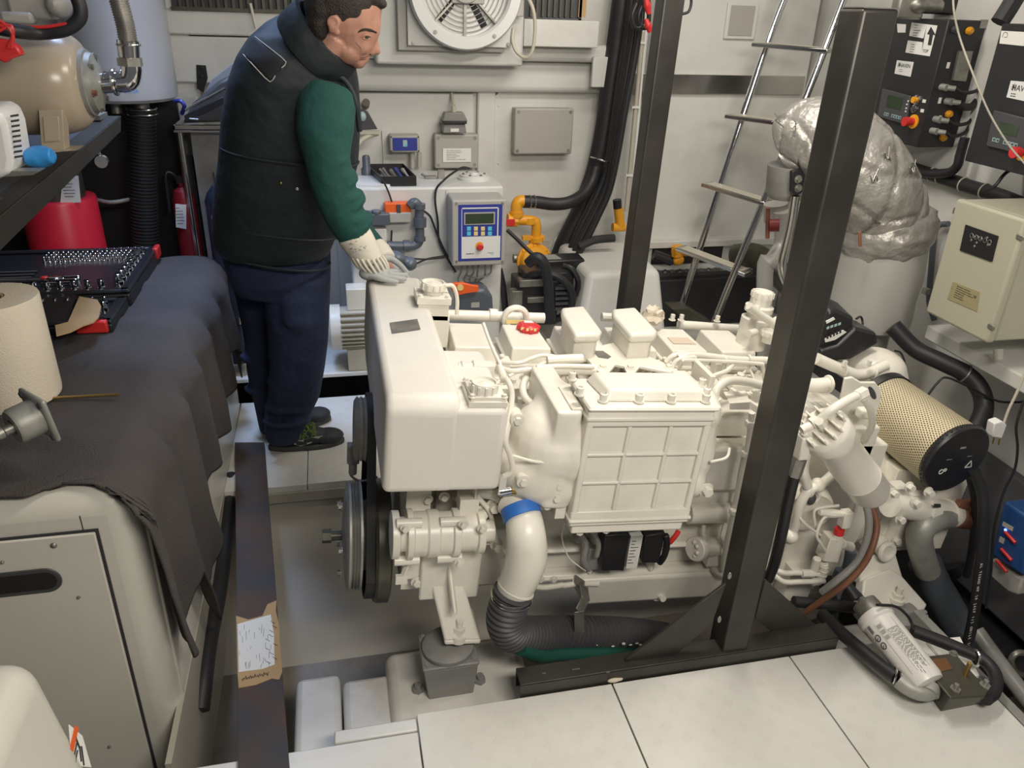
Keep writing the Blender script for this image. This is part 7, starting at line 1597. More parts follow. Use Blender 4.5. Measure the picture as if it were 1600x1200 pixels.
# black tank well with bolted rim behind the ladder
zr = P(1090, 425, y=3.72).z
bw = thing('battery_well', 'black painted battery locker with a bolted rim behind the ladder', 'locker', P(1090, 480, y=3.6))
b = MB(); b.bx((1.50, 3.66, 0.0), (2.32, 3.77, zr - .02)); b.build('locker_body', 'blackpaint', bw, bevel=.004)
b = MB(); b.bx((1.46, 3.72, zr - .02), (2.34, 3.775, zr)); b.build('rim_strip', 'dark', bw)
for k in range(20): MB().bolt((1.50 + k * .042, 3.74, zr), (0, -.2, 1), .009, .012).build('rim_bolt', 'chrome' if k % 2 else 'dullmetal', bw)
b = MB(); p = P(1085, 495, y=3.2); b.prism([P(x, y, y=3.25) for x, y in ((1050, 483), (1075, 482), (1115, 505), (1080, 505))], (0, .1, .0)); single(b, 'brown_board', 'olive', 'dark brown board lying behind the engine below the ladder', 'board', bevel=.003)
yw = thing('yellow_valve', 'small yellow gate valve in the opening left of the ladder foot', 'valve', P(1065, 405, y=3.70))
b = MB(); b.cyl(P(1052, 392, y=3.66), P(1074, 392, y=3.66), .028, n=14); b.ell(P(1060, 406, y=3.66), (.03, .03, .03)); b.cyl(P(1058, 384, y=3.66), P(1058, 400, y=3.66), .03, n=8); b.build('valve_body', 'yellow', yw)
b = MB(); b.cyl(P(1022, 398, y=3.70), P(1050, 408, y=3.68), .026, n=14); b.build('valve_pipe', 'blackp', yw)
b = MB(); b.bx(tuple(P(1020, 386, y=3.775)), (P(1130, 386, y=3.775).x, 3.779, P(1060, 412, y=3.775).z)); struct(b, 'trim_25', 'blackpaint')
b = MB(); b.bx((P(960, 375, y=3.76).x, 3.755, P(1100, 386, y=3.755).z), (2.43, 3.80, P(1100, 376, y=3.755).z)); struct(b, 'trim_26', 'wall', bevel=.003)
b = MB(); b.tube([P(905, 385, y=3.6), P(930, 375, y=3.6), P(960, 372, y=3.6)], .02); single(b, 'rubber_hose', 'rubber', 'short black hose lying on the white moulded ledge', 'hose')
# dark pipe behind the ladder on the right
b = MB(); b.tube([P(1150, 400, y=3.45), P(1180, 400, y=3.35), P(1215, 425, y=3.2), P(1245, 455, y=3.1)], .06, n=20); single(b, 'dark_pipe', 'olive', 'fat dark brown pipe running behind the ladder toward the exhaust', 'pipe')
# ------------------------------------------------------------------ ladder
ld = thing('ladder', 'steel boarding ladder with flat treads leaning on the right bulkhead', 'ladder', P(1095, 490, y=3.3))
treads = [(1190, 62, 1308, 74), (1148, 173, 1260, 190), (1112, 279, 1215, 312), (1070, 378, 1178, 420), (1230, -40, 1350, -35)]
Lp, Rp = [], []
Ly = lambda py: 3.62 - 0.10 * py / 480
for x0_, y0_, x1_, y1_ in treads:
    a = P(x0_ + 6, y0_, y=Ly(y0_)); c = P(x1_ - 8, y1_, z=a.z)
    if c.y < 2.9 or c.y > 3.7: c = P(x1_ - 8, y1_, y=3.25)
    Lp.append(a); Rp.append(c)
lr = [(1236, -30), (1181, 120), (1063, 482)]
rr_ = [(1330, -30), (1254, 165), (1115, 505)]
b = MB(); b.tube([P(px, py, y=Ly(py)) for px, py in lr], .017, n=16); b.build('rail', 'chrome', ld)
b = MB(); b.tube([P(px, py, y=3.30 - .10 * py / 480) for px, py in rr_], .017, n=16); b.build('rail', 'chrome', ld)
for i, (x0_, y0_, x1_, y1_) in enumerate(treads):
    a = P(x0_, y0_ + 4, y=Ly(y0_)); c = P(x1_, y1_ + 2, y=3.30 - .1 * y1_ / 480)
    d = (c - a); d.z *= 1
    sd = V((-d.y, d.x, 0)).normalized() * -.085
    b = MB(); w0 = V((0, 0, -.018)); b.prism([a, c, c + sd, a + sd], w0); b.build('tread', 'stainless', ld, bevel=.003)
    b = MB(); b.prism([a + V((0, 0, .001)) + d * .06 + sd * .12, c + V((0, 0, .001)) - d * .06 + sd * .12, c + V((0, 0, .001)) - d * .06 + sd * .88, a + V((0, 0, .001)) + d * .06 + sd * .88], (0, 0, .0015)); b.build('tread_pad', 'ivory', ld)
# crumpled paper on engine
b = MB(); rnd = random.Random(2); p = E(1020, 493, y=.22); p = EM @ p
b.ell(p, (.038, .030, .030), n=14, m=9); b.v = [v + V((rnd.uniform(-.008, .008), rnd.uniform(-.008, .008), rnd.uniform(-.008, .008))) for v in b.v]
single(b, 'crumpled_paper', 'tissue', 'crumpled ball of cream paper lying between the rocker covers', 'paper ball', angle=10)
# ------------------------------------------------------------------ corrugated hose under the engine
def W(px, py, v): return EM @ E(px, py, y=v)
hz = thing('corrugated_hose', 'thick grey-black corrugated hose with a green stripe bending from the white elbow under the engine', 'hose', W(850, 990, -.42))
pts = [W(803, 922, -.45), W(795, 945, -.45), W(790, 970, -.44), W(800, 988, -.42), W(830, 992, -.38), W(870, 990, -.34), W(930, 990, -.31), W(985, 992, -.28), W(1050, 1000, -.24)]
b = MB(); b.corr(pts, .050, .017, .0035, n=28, sm=14); b.build('hose_body', 'dark', hz)
b = MB(); sp_ = [p + V((0.0, -.052, -.020)) for p in (W(808, 985, -.40), W(840, 996, -.375), W(870, 994, -.345), W(930, 993, -.315), W(985, 995, -.285), W(1020, 1000, -.26))]
b.tube(sp_, .019, n=12); o = b.build('hose_stripe', 'green', hz); o['label'] = 'dark green stripe along the hose'
for dz in (0.0, .012): MB().torus(W(800, 928, -.45) + V((0, 0, -dz)), (.1, 0, 1), .053, .003, 32, 6).build('hose_clip', 'stainless', hz)
b = MB(); rnd = random.Random(1)
for k in range(16): px = rnd.uniform(860, 1010); b.ell(W(px, 1008 + rnd.uniform(-3, 3), -.36), (.006, .003, .002), n=6, m=4)
b.build('plaster_specks', 'white', hz)
b = MB(); hp = [W(898, 905, -.24), W(912, 915, -.28), W(915, 935, -.33), W(905, 955, -.36), W(905, 985, -.37), W(895, 1012, -.37)]
for i in range(len(hp) - 1): b.beam(hp[i], hp[i + 1] + (hp[i + 1] - hp[i]) * .05, .030, .004, up=(0, -1, .2))
single(b, 'hose_strap', 'dullmetal', 'bent grey metal strap holding the corrugated hose under the engine', 'strap', bevel=.001)
# rear hull-side strap of light on bilge: nothing
# ------------------------------------------------------------------ lagged exhaust
ex = thing('exhaust_pipe', 'fat exhaust bend wrapped in quilted silver lagging behind the near steel post', 'exhaust', P(1380, 540, y=2.55))
yE = 2.55
path = [P(1232, 232, y=2.75), P(1262, 218, y=2.70), P(1300, 222, y=2.64), P(1335, 250, y=2.58), P(1362, 290, y=yE), P(1378, 330, y=yE), P(1385, 372, y=yE)]
k__ = abs(P(1455, 400, y=yE).x - P(1375, 400, y=yE).x)
NS = 84
b = MB(); b.tube(path, [.112, .142, .150, .150, .152, .154, .150], n=NS, sm=13)
vs = []
for i in range(len(b.v) // NS):
    c_ = sum(b.v[i * NS:(i + 1) * NS], V((0, 0, 0))) / NS
    for k in range(NS):
        v = b.v[i * NS + k]; nz = noise.noise(v * 9) * .5; u_ = i * PI / 19 + nz; w_ = k * PI / 21 + nz * .7
        a1, a2 = abs(math.sin(u_ + w_)), abs(math.sin(u_ - w_)); pf = min(1, min(a1, a2) * 3.0) ** .35
        wr = noise.noise(v * 38) * .004 * (1.3 - pf) + noise.noise(v * 16) * .005
        vs.append(v + (v - c_).normalized() * (pf * .022 - .017 + wr))
b.v = vs; b.build('lagging', 'silver', ex, angle=70)
pb = P(1375, 500, y=yE); pt = P(1378, 385, y=yE)
b = MB(); b.lathe([(.150, 0), (.166, .004), (.172, .05), (.168, .12), (.170, .20), (.160, pt.z - pb.z + .02)], (pt.x + .003, yE, pb.z), (0, 0, 1), 48)
b.v = [v + V((noise.noise(v * 7) * .008, noise.noise(v * 7 + V((5, 0, 0))) * .008, 0)) for v in b.v]; b.build('lagging_sleeve', 'silver2', ex)
b = MB(); pf = [(.145 + .034 * math.sin(PI * k / 12) ** .5, -.07 + .15 * k / 12) for k in range(13)]
b.lathe(pf, P(1384, 362, y=yE), (-.32, 0, 1), 96)
cz = P(1384, 362, y=yE)
b.v = [v + ((v - cz).normalized() * (noise.noise(V((v.x * 8, v.y * 8, v.z * 45))) * .012 + noise.noise(v * 30) * .006)) for v in b.v]
b.build('lagging_cuff', 'silver', ex, angle=70)
b = MB(); b.tube([P(1343, 362, y=yE - .185), P(1344, 385, y=yE - .190)], .006); b.build('lacing_hook', 'rustpipe', ex)
b = MB(); b.lathe([(.085, 0), (.085, .25)], (P(1355, 520, y=yE).x, yE, pb.z - .24), (0, 0, 1), 36); b.build('lower_pipe', 'greybox', ex)
b = MB(); p = P(1225, 250, y=2.78); b.lathe([(.088, 0), (.088, .10), (.074, .125)], P(1237, 256, y=2.72), (.10, 0, -1), 36); b.build('rubber_sleeve', 'greypaint', ex)
b = MB(); q = [P(x, y, y=2.6) for x, y in ((1238, 268), (1252, 264), (1258, 275), (1258, 298), (1246, 306), (1237, 300))]; b.prism(q, (0, .02, 0)); b.build('bracket_plate', 'blackp', ex, bevel=.003)
for py in (280, 294): MB().bolt(P(1247, py, y=2.6), (0, -1, 0), .010, .012).build('bracket_bolt', 'dullmetal', ex)
b = MB()
rnd = random.Random(9)
for px, py in ((1217, 187), (1262, 205), (1243, 196), (1385, 240), (1370, 275), (1425, 262), (1415, 300), (1395, 330), (1420, 340), (1368, 345), (1408, 318)):
    p = P(px, py, y=2.42 if px > 1300 else 2.60); 
    b = MB()
    for k in range(3): b.tube([p, p + V((rnd.uniform(-.02, .02), -.01, rnd.uniform(-.02, .02))), p + V((rnd.uniform(-.03, .03), 0, rnd.uniform(-.03, .03)))], .002, n=5)
    b.build('lacing_wire', 'dullmetal', ex)
cable([(1243, 306, 2.6), (1236, 350, 2.6), (1228, 385, 2.6), (1222, 410, 2.6), (1224, 430, 2.6), (1235, 455, 2.6), (1238, 470, 2.6)], .017, 'stainless', 'support_tube', 'bent stainless support tube under the silver exhaust bend', 'support', 16)
rv = thing('gate_valve', 'small valve with a dark red handwheel left of the stainless support tube', 'valve', P(1210, 360, y=2.9))
b = MB(); b.cyl(P(1200, 325, y=2.9), P(1199, 372, y=2.9), .009); b.build('valve_stem', 'rustpipe', rv); b = MB(); b.cyl(P(1202, 352, y=2.9), P(1218, 352, y=2.88), .026, n=20); b.build('handwheel', mat('dark_red', (.22, .02, .02), .5), rv)
b = MB(); b.cyl(P(1212, 318, y=3.0), P(1212, 345, y=3.0), .05, n=20); b.build('valve_body', 'greybox', rv)
b = MB(); b.tube([P(1222, 330, y=2.95), P(1222, 380, y=2.95), P(1205, 410, y=2.9), P(1195, 430, y=2.9), P(1195, 655, y=2.9)], .035, n=20); single(b, 'grey_pipe', 'silver2', 'grey pipe behind the stainless support tube', 'pipe')
# tool battery and charger on the engine
cg = thing('battery_charger', 'black charger case with white lettering resting on the engine behind the near post', 'charger', W(1330, 540, .05))
def CP(px, py, y=2.12): return P(px, py, y=y)
b = MB(); b.prism([CP(*q_) for q_ in ((1280, 520), (1296, 488), (1310, 485), (1335, 497), (1332, 520), (1312, 548), (1280, 552))], (0, .10, .02)); b.build('charger_case', 'blackp', cg, bevel=.010, seg=3)
b = MB(); b.prism([CP(*q_, 2.10) for q_ in ((1282, 548), (1310, 540), (1338, 512), (1370, 520), (1373, 538), (1330, 562), (1284, 566))], (0, .12, .0)); b.build('charger_base', 'blackp', cg, bevel=.010, seg=3)
rdir = (CP(1322, 517, 2.11) - CP(1291, 532, 2.11))
b = MB(); b.prism([CP(*q_, 2.115) for q_ in ((1291, 502), (1303, 496), (1305, 499), (1292, 506))], (0, .004, 0)); b.prism([CP(*q_, 2.115) for q_ in ((1289, 530), (1318, 516), (1323, 519), (1305, 531), (1290, 535))], (0, .004, 0)); b.build('charger_stripe', 'inkw', cg)
b = MB()
for k in range(5): b.prism([CP(*q_, 2.112) for q_ in ((1292 + 5 * k, 530 - 2.2 * k), (1295 + 5 * k, 528.5 - 2.2 * k), (1294 + 5 * k, 524 - 2.2 * k), (1292.5 + 5 * k, 525 - 2.2 * k))], (0, .003, 0))
b.build('charger_letters', 'ink', cg)
b = MB(); 
for k in range(4): b.prism([CP(*q_, 2.115) for q_ in ((1292 + 6 * k, 515 - 2 * k), (1296 + 6 * k, 513 - 2 * k), (1296 + 6 * k, 510 - 2 * k), (1292 + 6 * k, 512 - 2 * k))], (0, .003, 0))
b.build('charge_lights', 'key', cg)
cable([(1338, 498, 2.2), (1345, 495, 2.25), (1348, 505, 2.25), (1346, 515, 2.2)], .004, 'rubber', 'cable', 'thin black lead looping behind the charger case')
def cabx(pts, x, r, m_, nm, lab, cat='cable', n=12): return single(MB().tube([P(a_, c_, x=x) for a_, c_ in pts], r, n=n), nm, m_, lab, cat)
# ------------------------------------------------------------------ control panels on the right side
def rpanel(nm, lab, corners, xf, dep, m_='blackpaint', part='panel_body', bev=.004, cat='control panel'):
    (x0_, y0_), (x1_, y1_) = corners     # top near-side corner (right in photo), bottom near-side corner
    return None
xH = 2.28
h = thing('engine_control_box', 'black engine control panel with a red stop button, farther of the two on the right', 'control panel', P(1439, 232, x=xH))
tn, bn = P(1476, 30, x=xH), P(1439, 232, x=xH); yn_ = (tn.y + bn.y) / 2; yf_ = yn_ + .40; z1, z0 = tn.z, bn.z
MB().bx((xH, yn_, z0), (2.449, yf_, z1)).build('panel_body', 'blackpaint', h, bevel=.004)
def RF(par, xf, pts4, off, nm, m_, th=.0015, bev=0):
    q_ = [P(px, py, x=xf - off) for px, py in pts4]; return MB().prism(q_, (-th, 0, 0)).build(nm, m_, par, bevel=bev)
RF(h, xH, ((1425, 35), (1449, 38), (1443, 60), (1421, 56)), .001, 'notice_label', 'paper')
RF(h, xH, ((1449, 38), (1465, 40), (1453, 88), (1440, 86)), .001, 'arrow_label', 'paper')
RF(h, xH, ((1419, 63), (1442, 66), (1440, 86), (1415, 82)), .001, 'notice_label', 'paper')
RF(h, xH, ((1402, 37), (1416, 38), (1415, 51), (1403, 51)), .001, 'torn_label', 'paper')
RF(h, xH, ((1402, 94), (1428, 97), (1423, 120), (1398, 115)), .001, 'maker_label', 'white')
RF(h, xH, ((1450, 70), (1455, 70.5), (1458, 54), (1462, 55), (1455, 42), (1449, 53), (1453, 54)), .003, 'arrow_mark', 'ink')
ydir = (0, -1, 0)
def rt(s, px, py, xf, size, m_, par, nm='panel_lettering'): return text(nm, s, P(px, py, x=xf), ydir, (0, 0, 1), size, m_, par)
rt('TOP', 1446, 80, xH - .003, .016, 'ink', h, 'arrow_lettering'); rt('HAVEN', 1414, 103, xH - .003, .020, 'ink', h, 'maker_lettering')
b = MB(); p = P(1405, 101, x=xH - .003); 
for k in range(4): a_ = k * PI / 4; d_ = V((0, math.cos(a_), math.sin(a_))) * .010; b.beam(p - d_, p + d_, .001, .0015, up=(1, 0, 0))
b.build('maker_star', 'ink', h)
b = MB(); lines(b, P(1434, 48, x=xH - .003), ydir, (0, 0, 1), .05, .045, 5, 3); lines(b, P(1429, 76, x=xH - .003), ydir, (0, 0, 1), .05, .035, 4, 8); lines(b, P(1411, 111, x=xH - .003), ydir, (0, 0, 1), .05, .014, 2, 8); b.build('label_print', 'ink', h)
def controller(par, xf, quad, lcd, keys, sd):
    RF(par, xf, quad, .001, 'controller_bezel', 'dark', .012, .003)
    RF(par, xf - .013, lcd, 0, 'controller_screen', 'lcd', .001)
    (k0, k1) = keys; b = MB()
    for k in range(7):
        if k == 2: continue
        t_ = k / 6; px, py = k0[0] + (k1[0] - k0[0]) * t_, k0[1] + (k1[1] - k0[1]) * t_; b.box(P(px, py, x=xf - .0145), (.002, .012, .012))
    b.build('controller_keys', 'key', par)
    b = MB(); 
    for k in range(7):
        if k == 2: continue
        t_ = k / 6; px, py = k0[0] + (k1[0] - k0[0]) * t_, k0[1] + (k1[1] - k0[1]) * t_; b.box(P(px, py, x=xf - .0162), (.001, .007, .007))
    b.build('key_symbol', 'dark', par)
controller(h, xH, ((1382, 138), (1426, 150), (1418, 195), (1374, 182)), ((1388, 148), (1411, 153), (1407, 172), (1384, 167)), ((1383, 178), (1406, 184)), 0)
b = MB()
for k, (px, py) in enumerate(((1419, 158), (1417, 163), (1416, 169), (1415, 174))): b.box(P(px, py, x=xH - .0145), (.001, .008, .006))
b.build('indicator_label', 'white', h)
def btn(par, px, py, xf, r, hgt, m_, nm, ringm=None):
    p = P(px, py, x=xf)
    if ringm: MB().lathe([(r * 1.5, 0), (r * 1.5, .005), (r, .006)], p, (-1, 0, 0), 28).build(nm + '_ring', ringm, par)
    MB().lathe([(r * .8, 0), (r * .8, hgt * .5), (r, hgt * .6), (r, hgt), (0, hgt)], p, (-1, 0, 0), 24).build(nm, m_, par)
btn(h, 1433, 156, xH, .012, .02, 'yellow', 'yellow_button', 'chrome'); btn(h, 1429, 170, xH, .010, .012, 'dark', 'selector_switch', 'chrome'); btn(h, 1428, 190, xH, .018, .045, 'redp', 'stop_button', 'yellow')
for px, py in ((1444, 158), (1441, 173)): p = P(px, py, x=xH - .001); MB().box(p, (.002, .018, .012)).build('button_tag', 'paper', h)
# gear on its near side
ysd = yn_
def SP(px, py): return P(px, py, y=ysd)
a = SP(1544, 33); MB().bx((2.42, ysd - .003, P(1520, 30, y=ysd).z - .03), (P(1543, 35, y=ysd).x, ysd + .003, P(1520, 30, y=ysd).z)).build('mounting_lug', 'dullmetal', h)
for px, py, m_ in ((1513, 48, 'yellow'), (1481, 178, 'yellow'), (1472, 215, 'yellow'), (1491, 46, 'dark')):
    p = SP(px, py); b = MB(); b.lathe([(.014, 0), (.014, .012), (.009, .014), (.009, .02), (0, .02)], p, (0, -1, 0), 8); b.build('side_plug', m_, h)
for px, py in ((1481, 102), (1468, 157), (1468, 185)): MB().box(SP(px, py) + V((0, -.002, 0)), (.012, .002, .022)).build('side_tag', 'paper', h)
a, c = SP(1496, 80), SP(1508, 125); MB().hexa([SP(1486, 125), SP(1506, 127), SP(1506, 127) + V((0, -.012, 0)), SP(1486, 125) + V((0, -.012, 0)), SP(1496, 79), SP(1517, 80), SP(1517, 80) + V((0, -.012, 0)), SP(1496, 79) + V((0, -.012, 0))]).build('side_heatsink', 'dullmetal', h)
for i_, (px, py, tx_, ty_) in enumerate(((1473, 136, 1525, 142), (1481, 158, 1520, 165), (1463, 186, 1515, 190), (1458, 204, 1510, 205))):
    b = MB(); p = SP(px, py); e_ = p + V((.03, -.02, 0)); b.cyl(p + V((-.008, .0, 0)), p + V((-.004, -.03, 0)), .013, n=16); b.cyl(p + V((-.004, -.03, 0)), p + V((.02, -.045, -.002)), .010, n=14); b.build('connector', 'cast', h)
    labs = ['uppermost', 'second', 'third', 'lowest']
    b = MB(); b.tube([p + V((.02, -.045, -.002)), P((px + tx_) / 2 + 5, py + 9, y=ysd - .05), P(tx_, ty_, y=ysd - .05), P(tx_ + 14, ty_ - 14 - 6 * i_, y=ysd - .03)], .007 if i_ != 1 else .014, n=10)
    single(b, 'signal_cable', 'rubber', labs[i_] + ' black signal cable leaving the side of the farther engine panel', 'cable')
# second panel
x2 = 2.20
g = thing('engine_control_box', 'black engine control panel nearest the right edge of the photo, with two white labels', 'control panel', P(1515, 252, x=x2))
tf, bf = P(1562, 36, x=x2), P(1510, 252, x=x2); yf2 = (tf.y + bf.y) / 2; yn2_ = yf2 - .42
MB().bx((x2, yn2_, bf.z), (2.449, yf2, tf.z)).build('panel_body', 'blackpaint', g, bevel=.004)
MB().bx((x2 + .02, yf2, bf.z + .20), (x2 + .10, yf2 + .02, tf.z - .06)).build('side_cover', 'dullmetal', g, bevel=.002)
RF(g, x2, ((1565, 48), (1602, 50), (1600, 72), (1562, 68)), .001, 'notice_label', 'paper'); RF(g, x2, ((1580, 126), (1604, 128), (1601, 158), (1573, 152)), .001, 'maker_label', 'white')
rt('HAVEN', 1597, 139, x2 - .003, .026, 'ink', g, 'maker_lettering')
b = MB(); b.tube([P(1566, 58, x=x2 - .003), P(1569, 51, x=x2 - .003), P(1574, 52, x=x2 - .003), P(1573, 58, x=x2 - .003), P(1569, 58, x=x2 - .003)], .0008, n=4); lines(b, P(1588, 150, x=x2 - .003), ydir, (0, 0, 1), .05, .014, 2, 8, thick=.2); b.build('label_print', 'ink', g)
p = P(1584, 136, x=x2 - .003); b = MB()
for k in range(4): a_ = k * PI / 4; d_ = V((0, math.cos(a_), math.sin(a_))) * .011; b.beam(p - d_, p + d_, .001, .0015, up=(1, 0, 0))
b.build('maker_star', 'ink', g)
controller(g, x2, ((1557, 172), (1612, 186), (1606, 243), (1545, 228)), ((1563, 190), (1593, 197), (1588, 214), (1559, 207)), ((1553, 218), (1587, 227)), 1)
btn(g, 1599, 238, x2, .018, .04, 'redp', 'stop_button', 'yellow')
b = MB(); b.bx(tuple(P(1400, 30, y=2.9)), tuple(P(1440, -20, y=2.95))); b.ell(P(1437, 8, y=2.9), (.04, .03, .03)); b.cyl(P(1440, 8, y=2.9), P(1470, 10, y=2.9), .025, n=14); single(b, 'pipe_fitting', 'dullmetal', 'grey valve fitting above the farther engine panel', 'fitting', bevel=.01)
single(MB().bx(tuple(P(1466, 22, y=2.95)), tuple(P(1513, -20, y=3.05))), 'switch_box', 'blackp', 'black box above the farther engine panel', 'box', bevel=.006)
cable([(1590, -10, 2.45), (1575, 15, 2.45), (1562, 35, 2.45)], .03, 'rubber', 'cable', 'thick black cable entering the top of the nearer engine panel')
# thin pale string hanging across
cable([(1489, -10, 1.9), (1491, 20, 1.9), (1500, 60, 1.9), (1520, 115, 1.88), (1545, 175, 1.86), (1575, 225, 1.84), (1603, 258, 1.82)], .0025, 'ivory', 'string', 'thin pale string hanging across the two black engine panels', 'string', 6)
# cable trunk below panels
cabx([(1405, 256), (1440, 268), (1475, 278), (1510, 290), (1560, 305), (1610, 325)], 2.415, .026, 'rubber', 'taped_cable', 'thick taped black cable trunk running under the engine panels', 'cable', 14)
cabx([(1425, 258), (1445, 270), (1480, 270), (1495, 260), (1500, 243), (1508, 215)], 2.375, .018, 'rubber', 'cable', 'black cable rising from the trunk between the two engine panels', 'cable', 12)
cable([(1600, 255, 2.3), (1572, 270, 2.3), (1555, 290, 2.3), (1540, 298, 2.3)], .006, 'rubber', 'cable', 'thin black cable drooping under the nearer engine panel')
for k, (px, py, dr) in enumerate(((1457, 272, 'leftmost'), (1470, 276, 'second from the left'), (1505, 288, 'third from the left'), (1538, 298, 'rightmost'))):
    single(MB().torus(P(px, py, x=2.415), (.1, -1, -.1), .027, .003, 20, 6), 'cable_tie', 'ivory', dr + ' white cable tie on the trunk under the engine panels', 'cable tie', group='cable ties on the right trunk')
# cream cabinet
xC = 2.02
cc_ = thing('electrical_cabinet', 'cream metal electrical cabinet with a black gauge window and rating plate at right', 'cabinet', P(1500, 540, x=xC))
tf, bf, bn, tn = P(1493, 309, x=xC), P(1448, 489, x=xC), P(1548, 541, x=xC), P(1593, 341, x=xC)
yF, yN = (tf.y + bf.y) / 2, (bn.y + tn.y) / 2; zT, zB = (tf.z + tn.z) / 2, (bf.z + bn.z) / 2
MB().bx((xC + .03, yN, zB + .004), (2.30, yF, zT - .002)).build('cabinet_body', 'cabinet', cc_, bevel=.008, seg=3)
MB().bx((xC, yN - .003, zB), (xC + .032, yF + .003, zT)).build('cabinet_door', 'cabinet', cc_, bevel=.010, seg=3)
RF(cc_, xC, ((1510, 351), (1561, 369), (1551, 409), (1501, 391)), 0, 'gauge_window', 'blackp', .004)
b = MB(); rnd = random.Random(4)
for k in range(11): px, py = 1515 + rnd.uniform(0, 34), 372 + rnd.uniform(-4, 14); b.ell(P(px, py, x=xC - .005), (.002, .004, .004), n=8, m=5)
for k in range(5): b.torus(P(1518 + 7 * k, 368 + 2.6 * k, x=xC - .005), (1, 0, 0), .007, .001, 14, 5)
b.build('gauge_marks', 'dullmetal', cc_)
pl_ = RF(cc_, xC, ((1490, 440), (1532, 456), (1527, 487), (1481, 467)), 0, 'rating_plate', 'brass', .002, .0005); pl_.data.materials[0] = M['card']; pl_.data.materials[0] = mat('plate_gold', (.42, .36, .20), .4, .3)
b = MB(); q0 = P(1507, 462, x=xC - .003); lines(b, q0, ydir, (0, 0, 1), .085, .045, 6, 12, fill=1); b.build('plate_print', 'ink', cc_)
rt('CE', 1523, 464, xC - .003, .010, 'ink', cc_, 'plate_lettering')
b = MB(); 
for px, py in ((1490, 438), (1533, 455)): pass
for px, py in ((1594, 371), (1549, 511)):
    p = P(px, py, x=xC - .001); MB().box(p, (.006, .028, .016)).build('door_latch', 'dullmetal', cc_, bevel=.003)
for px, py in ((1496, 330), (1447, 455)): p = P(px, py, y=yF + .01); MB().box(P(px, py, x=xC + .05) , (.02, .02, .02)).build('cabinet_hinge', 'dullmetal', cc_)
b = MB(); b.cyl(P(1560, 545, x=xC + .1), P(1560, 562, x=xC + .1), .015, n=16); b.build('cable_gland', 'greybox', cc_)
single(MB().bx((2.27, yN - .02, zB - .02), (2.449, yF + .06, zB + .3)), 'backing_plate', 'wall', 'white backing panel behind the cream electrical cabinet', 'panel', bevel=.004)
cabx([(1482, 350), (1468, 352), (1460, 368), (1455, 420), (1452, 470), (1460, 500)], 2.42, .012, 'pvc', 'conduit', 'grey conduit loops at the left of the cream cabinet', 'conduit')
# big black pipe sweeping under cabinet to right bottom
cable([(1395, 510, 2.35), (1430, 545, 2.28), (1470, 565, 2.20), (1510, 585, 2.12), (1532, 610, 2.06), (1537, 640, 2.02), (1525, 670, 1.98), (1505, 700, 1.95)], .032, 'rubber', 'black_pipe', 'fat black pipe sweeping under the shelf and down behind the air filter', 'pipe', 18)
single(MB().torus(P(1507, 584, y=2.125), (1, -.6, -.5), .034, .004, 24, 6), 'pipe_ring', 'dullmetal', 'metal ring on the fat black pipe under the shelf', 'ring')
cable([(1448, 620, 2.0), (1465, 598, 2.0), (1480, 590, 2.0), (1515, 605, 2.0), (1560, 627, 2.0), (1605, 628, 2.0)], .004, 'rubber', 'cable', 'thin black cable crossing above the air filter')
cable([(1400, 600, 2.1), (1412, 588, 2.1), (1414, 570, 2.1), (1408, 552, 2.1), (1398, 548, 2.1)], .0035, 'rubber', 'cable', 'thin black cable loop behind the rear coolant hose')
pg = thing('mains_plug', 'white mains plug dangling on its cord at the right wall', 'plug', P(1558, 690, y=1.7))
b = MB(); b.prism([P(x, y, y=1.7) for x, y in ((1554, 662), (1566, 658), (1574, 664), (1566, 686), (1550, 683))], (0, .03, 0)); b.build('plug_body', 'white', pg, bevel=.004)
for dx in (0, 9): MB().cyl(P(1553 + dx, 684 + dx * .2, y=1.715), P(1551 + dx, 693 + dx * .2, y=1.715), .0025, n=8).build('plug_pin', 'brass', pg)
b = MB(); b.tube([P(1569, 660, y=1.715), P(1576, 640, y=1.715), P(1588, 615, y=1.715), P(1603, 580, y=1.715)], .004); b.build('plug_cord', 'ivory', pg)
cable([(1600, 625, 1.7), (1588, 665, 1.7), (1590, 700, 1.7), (1585, 735, 1.7), (1568, 770, 1.7), (1553, 830, 1.68), (1548, 900, 1.66), (1540, 950, 1.64)], .004, 'rubber', 'cable', 'thin black cable hanging down at the far right beside the blue charger')
# blue battery charger
bb = thing('battery_charger', 'blue battery charger with red terminals on the lower right hull side', 'charger', P(1570, 920, x=2.16))
xb_ = 2.10
b = MB(); q = [P(x, y, x=xb_) for x, y in ((1568, 782), (1612, 812), (1598, 900), (1548, 868))]; b.prism(q, (.10, 0, 0)); b.build('charger_body', 'blue', bb, bevel=.01, seg=3).data.materials[0] = mat('charger_blue', (.02, .07, .22), .4)
for k, (px, py) in enumerate(((1577, 838), (1571, 865), (1564, 883))): p = P(px, py, x=xb_ - .004); MB().tube([p + V((0, .02, .004)), p, p + V((0, -.028, -.006))], .006).build('terminal_cover', 'redp', bb)
RF(bb, xb_, ((1568, 815), (1584, 824), (1582, 830), (1566, 821)), 0, 'charger_label', 'ivory'); RF(bb, xb_, ((1563, 838), (1570, 842), (1568, 850), (1561, 846)), 0, 'charger_label', 'ivory')
p = P(1571, 828, x=xb_ - .003); b = MB(); b.ell(p, (.003, .005, .005)); b.build('status_light', mat('led_blue', (.05, .1, .8), .3, emit=(.1, .2, 1, 6)), bb)
b = MB(); b.prism([P(x, y, x=xb_ + .02) for x, y in ((1548, 872), (1598, 905), (1590, 930), (1575, 926), (1545, 900))], (.06, 0, 0)); single(b, 'clear_cover', 'greybox', 'grey plastic cover below the blue battery charger', 'cover', bevel=.008)
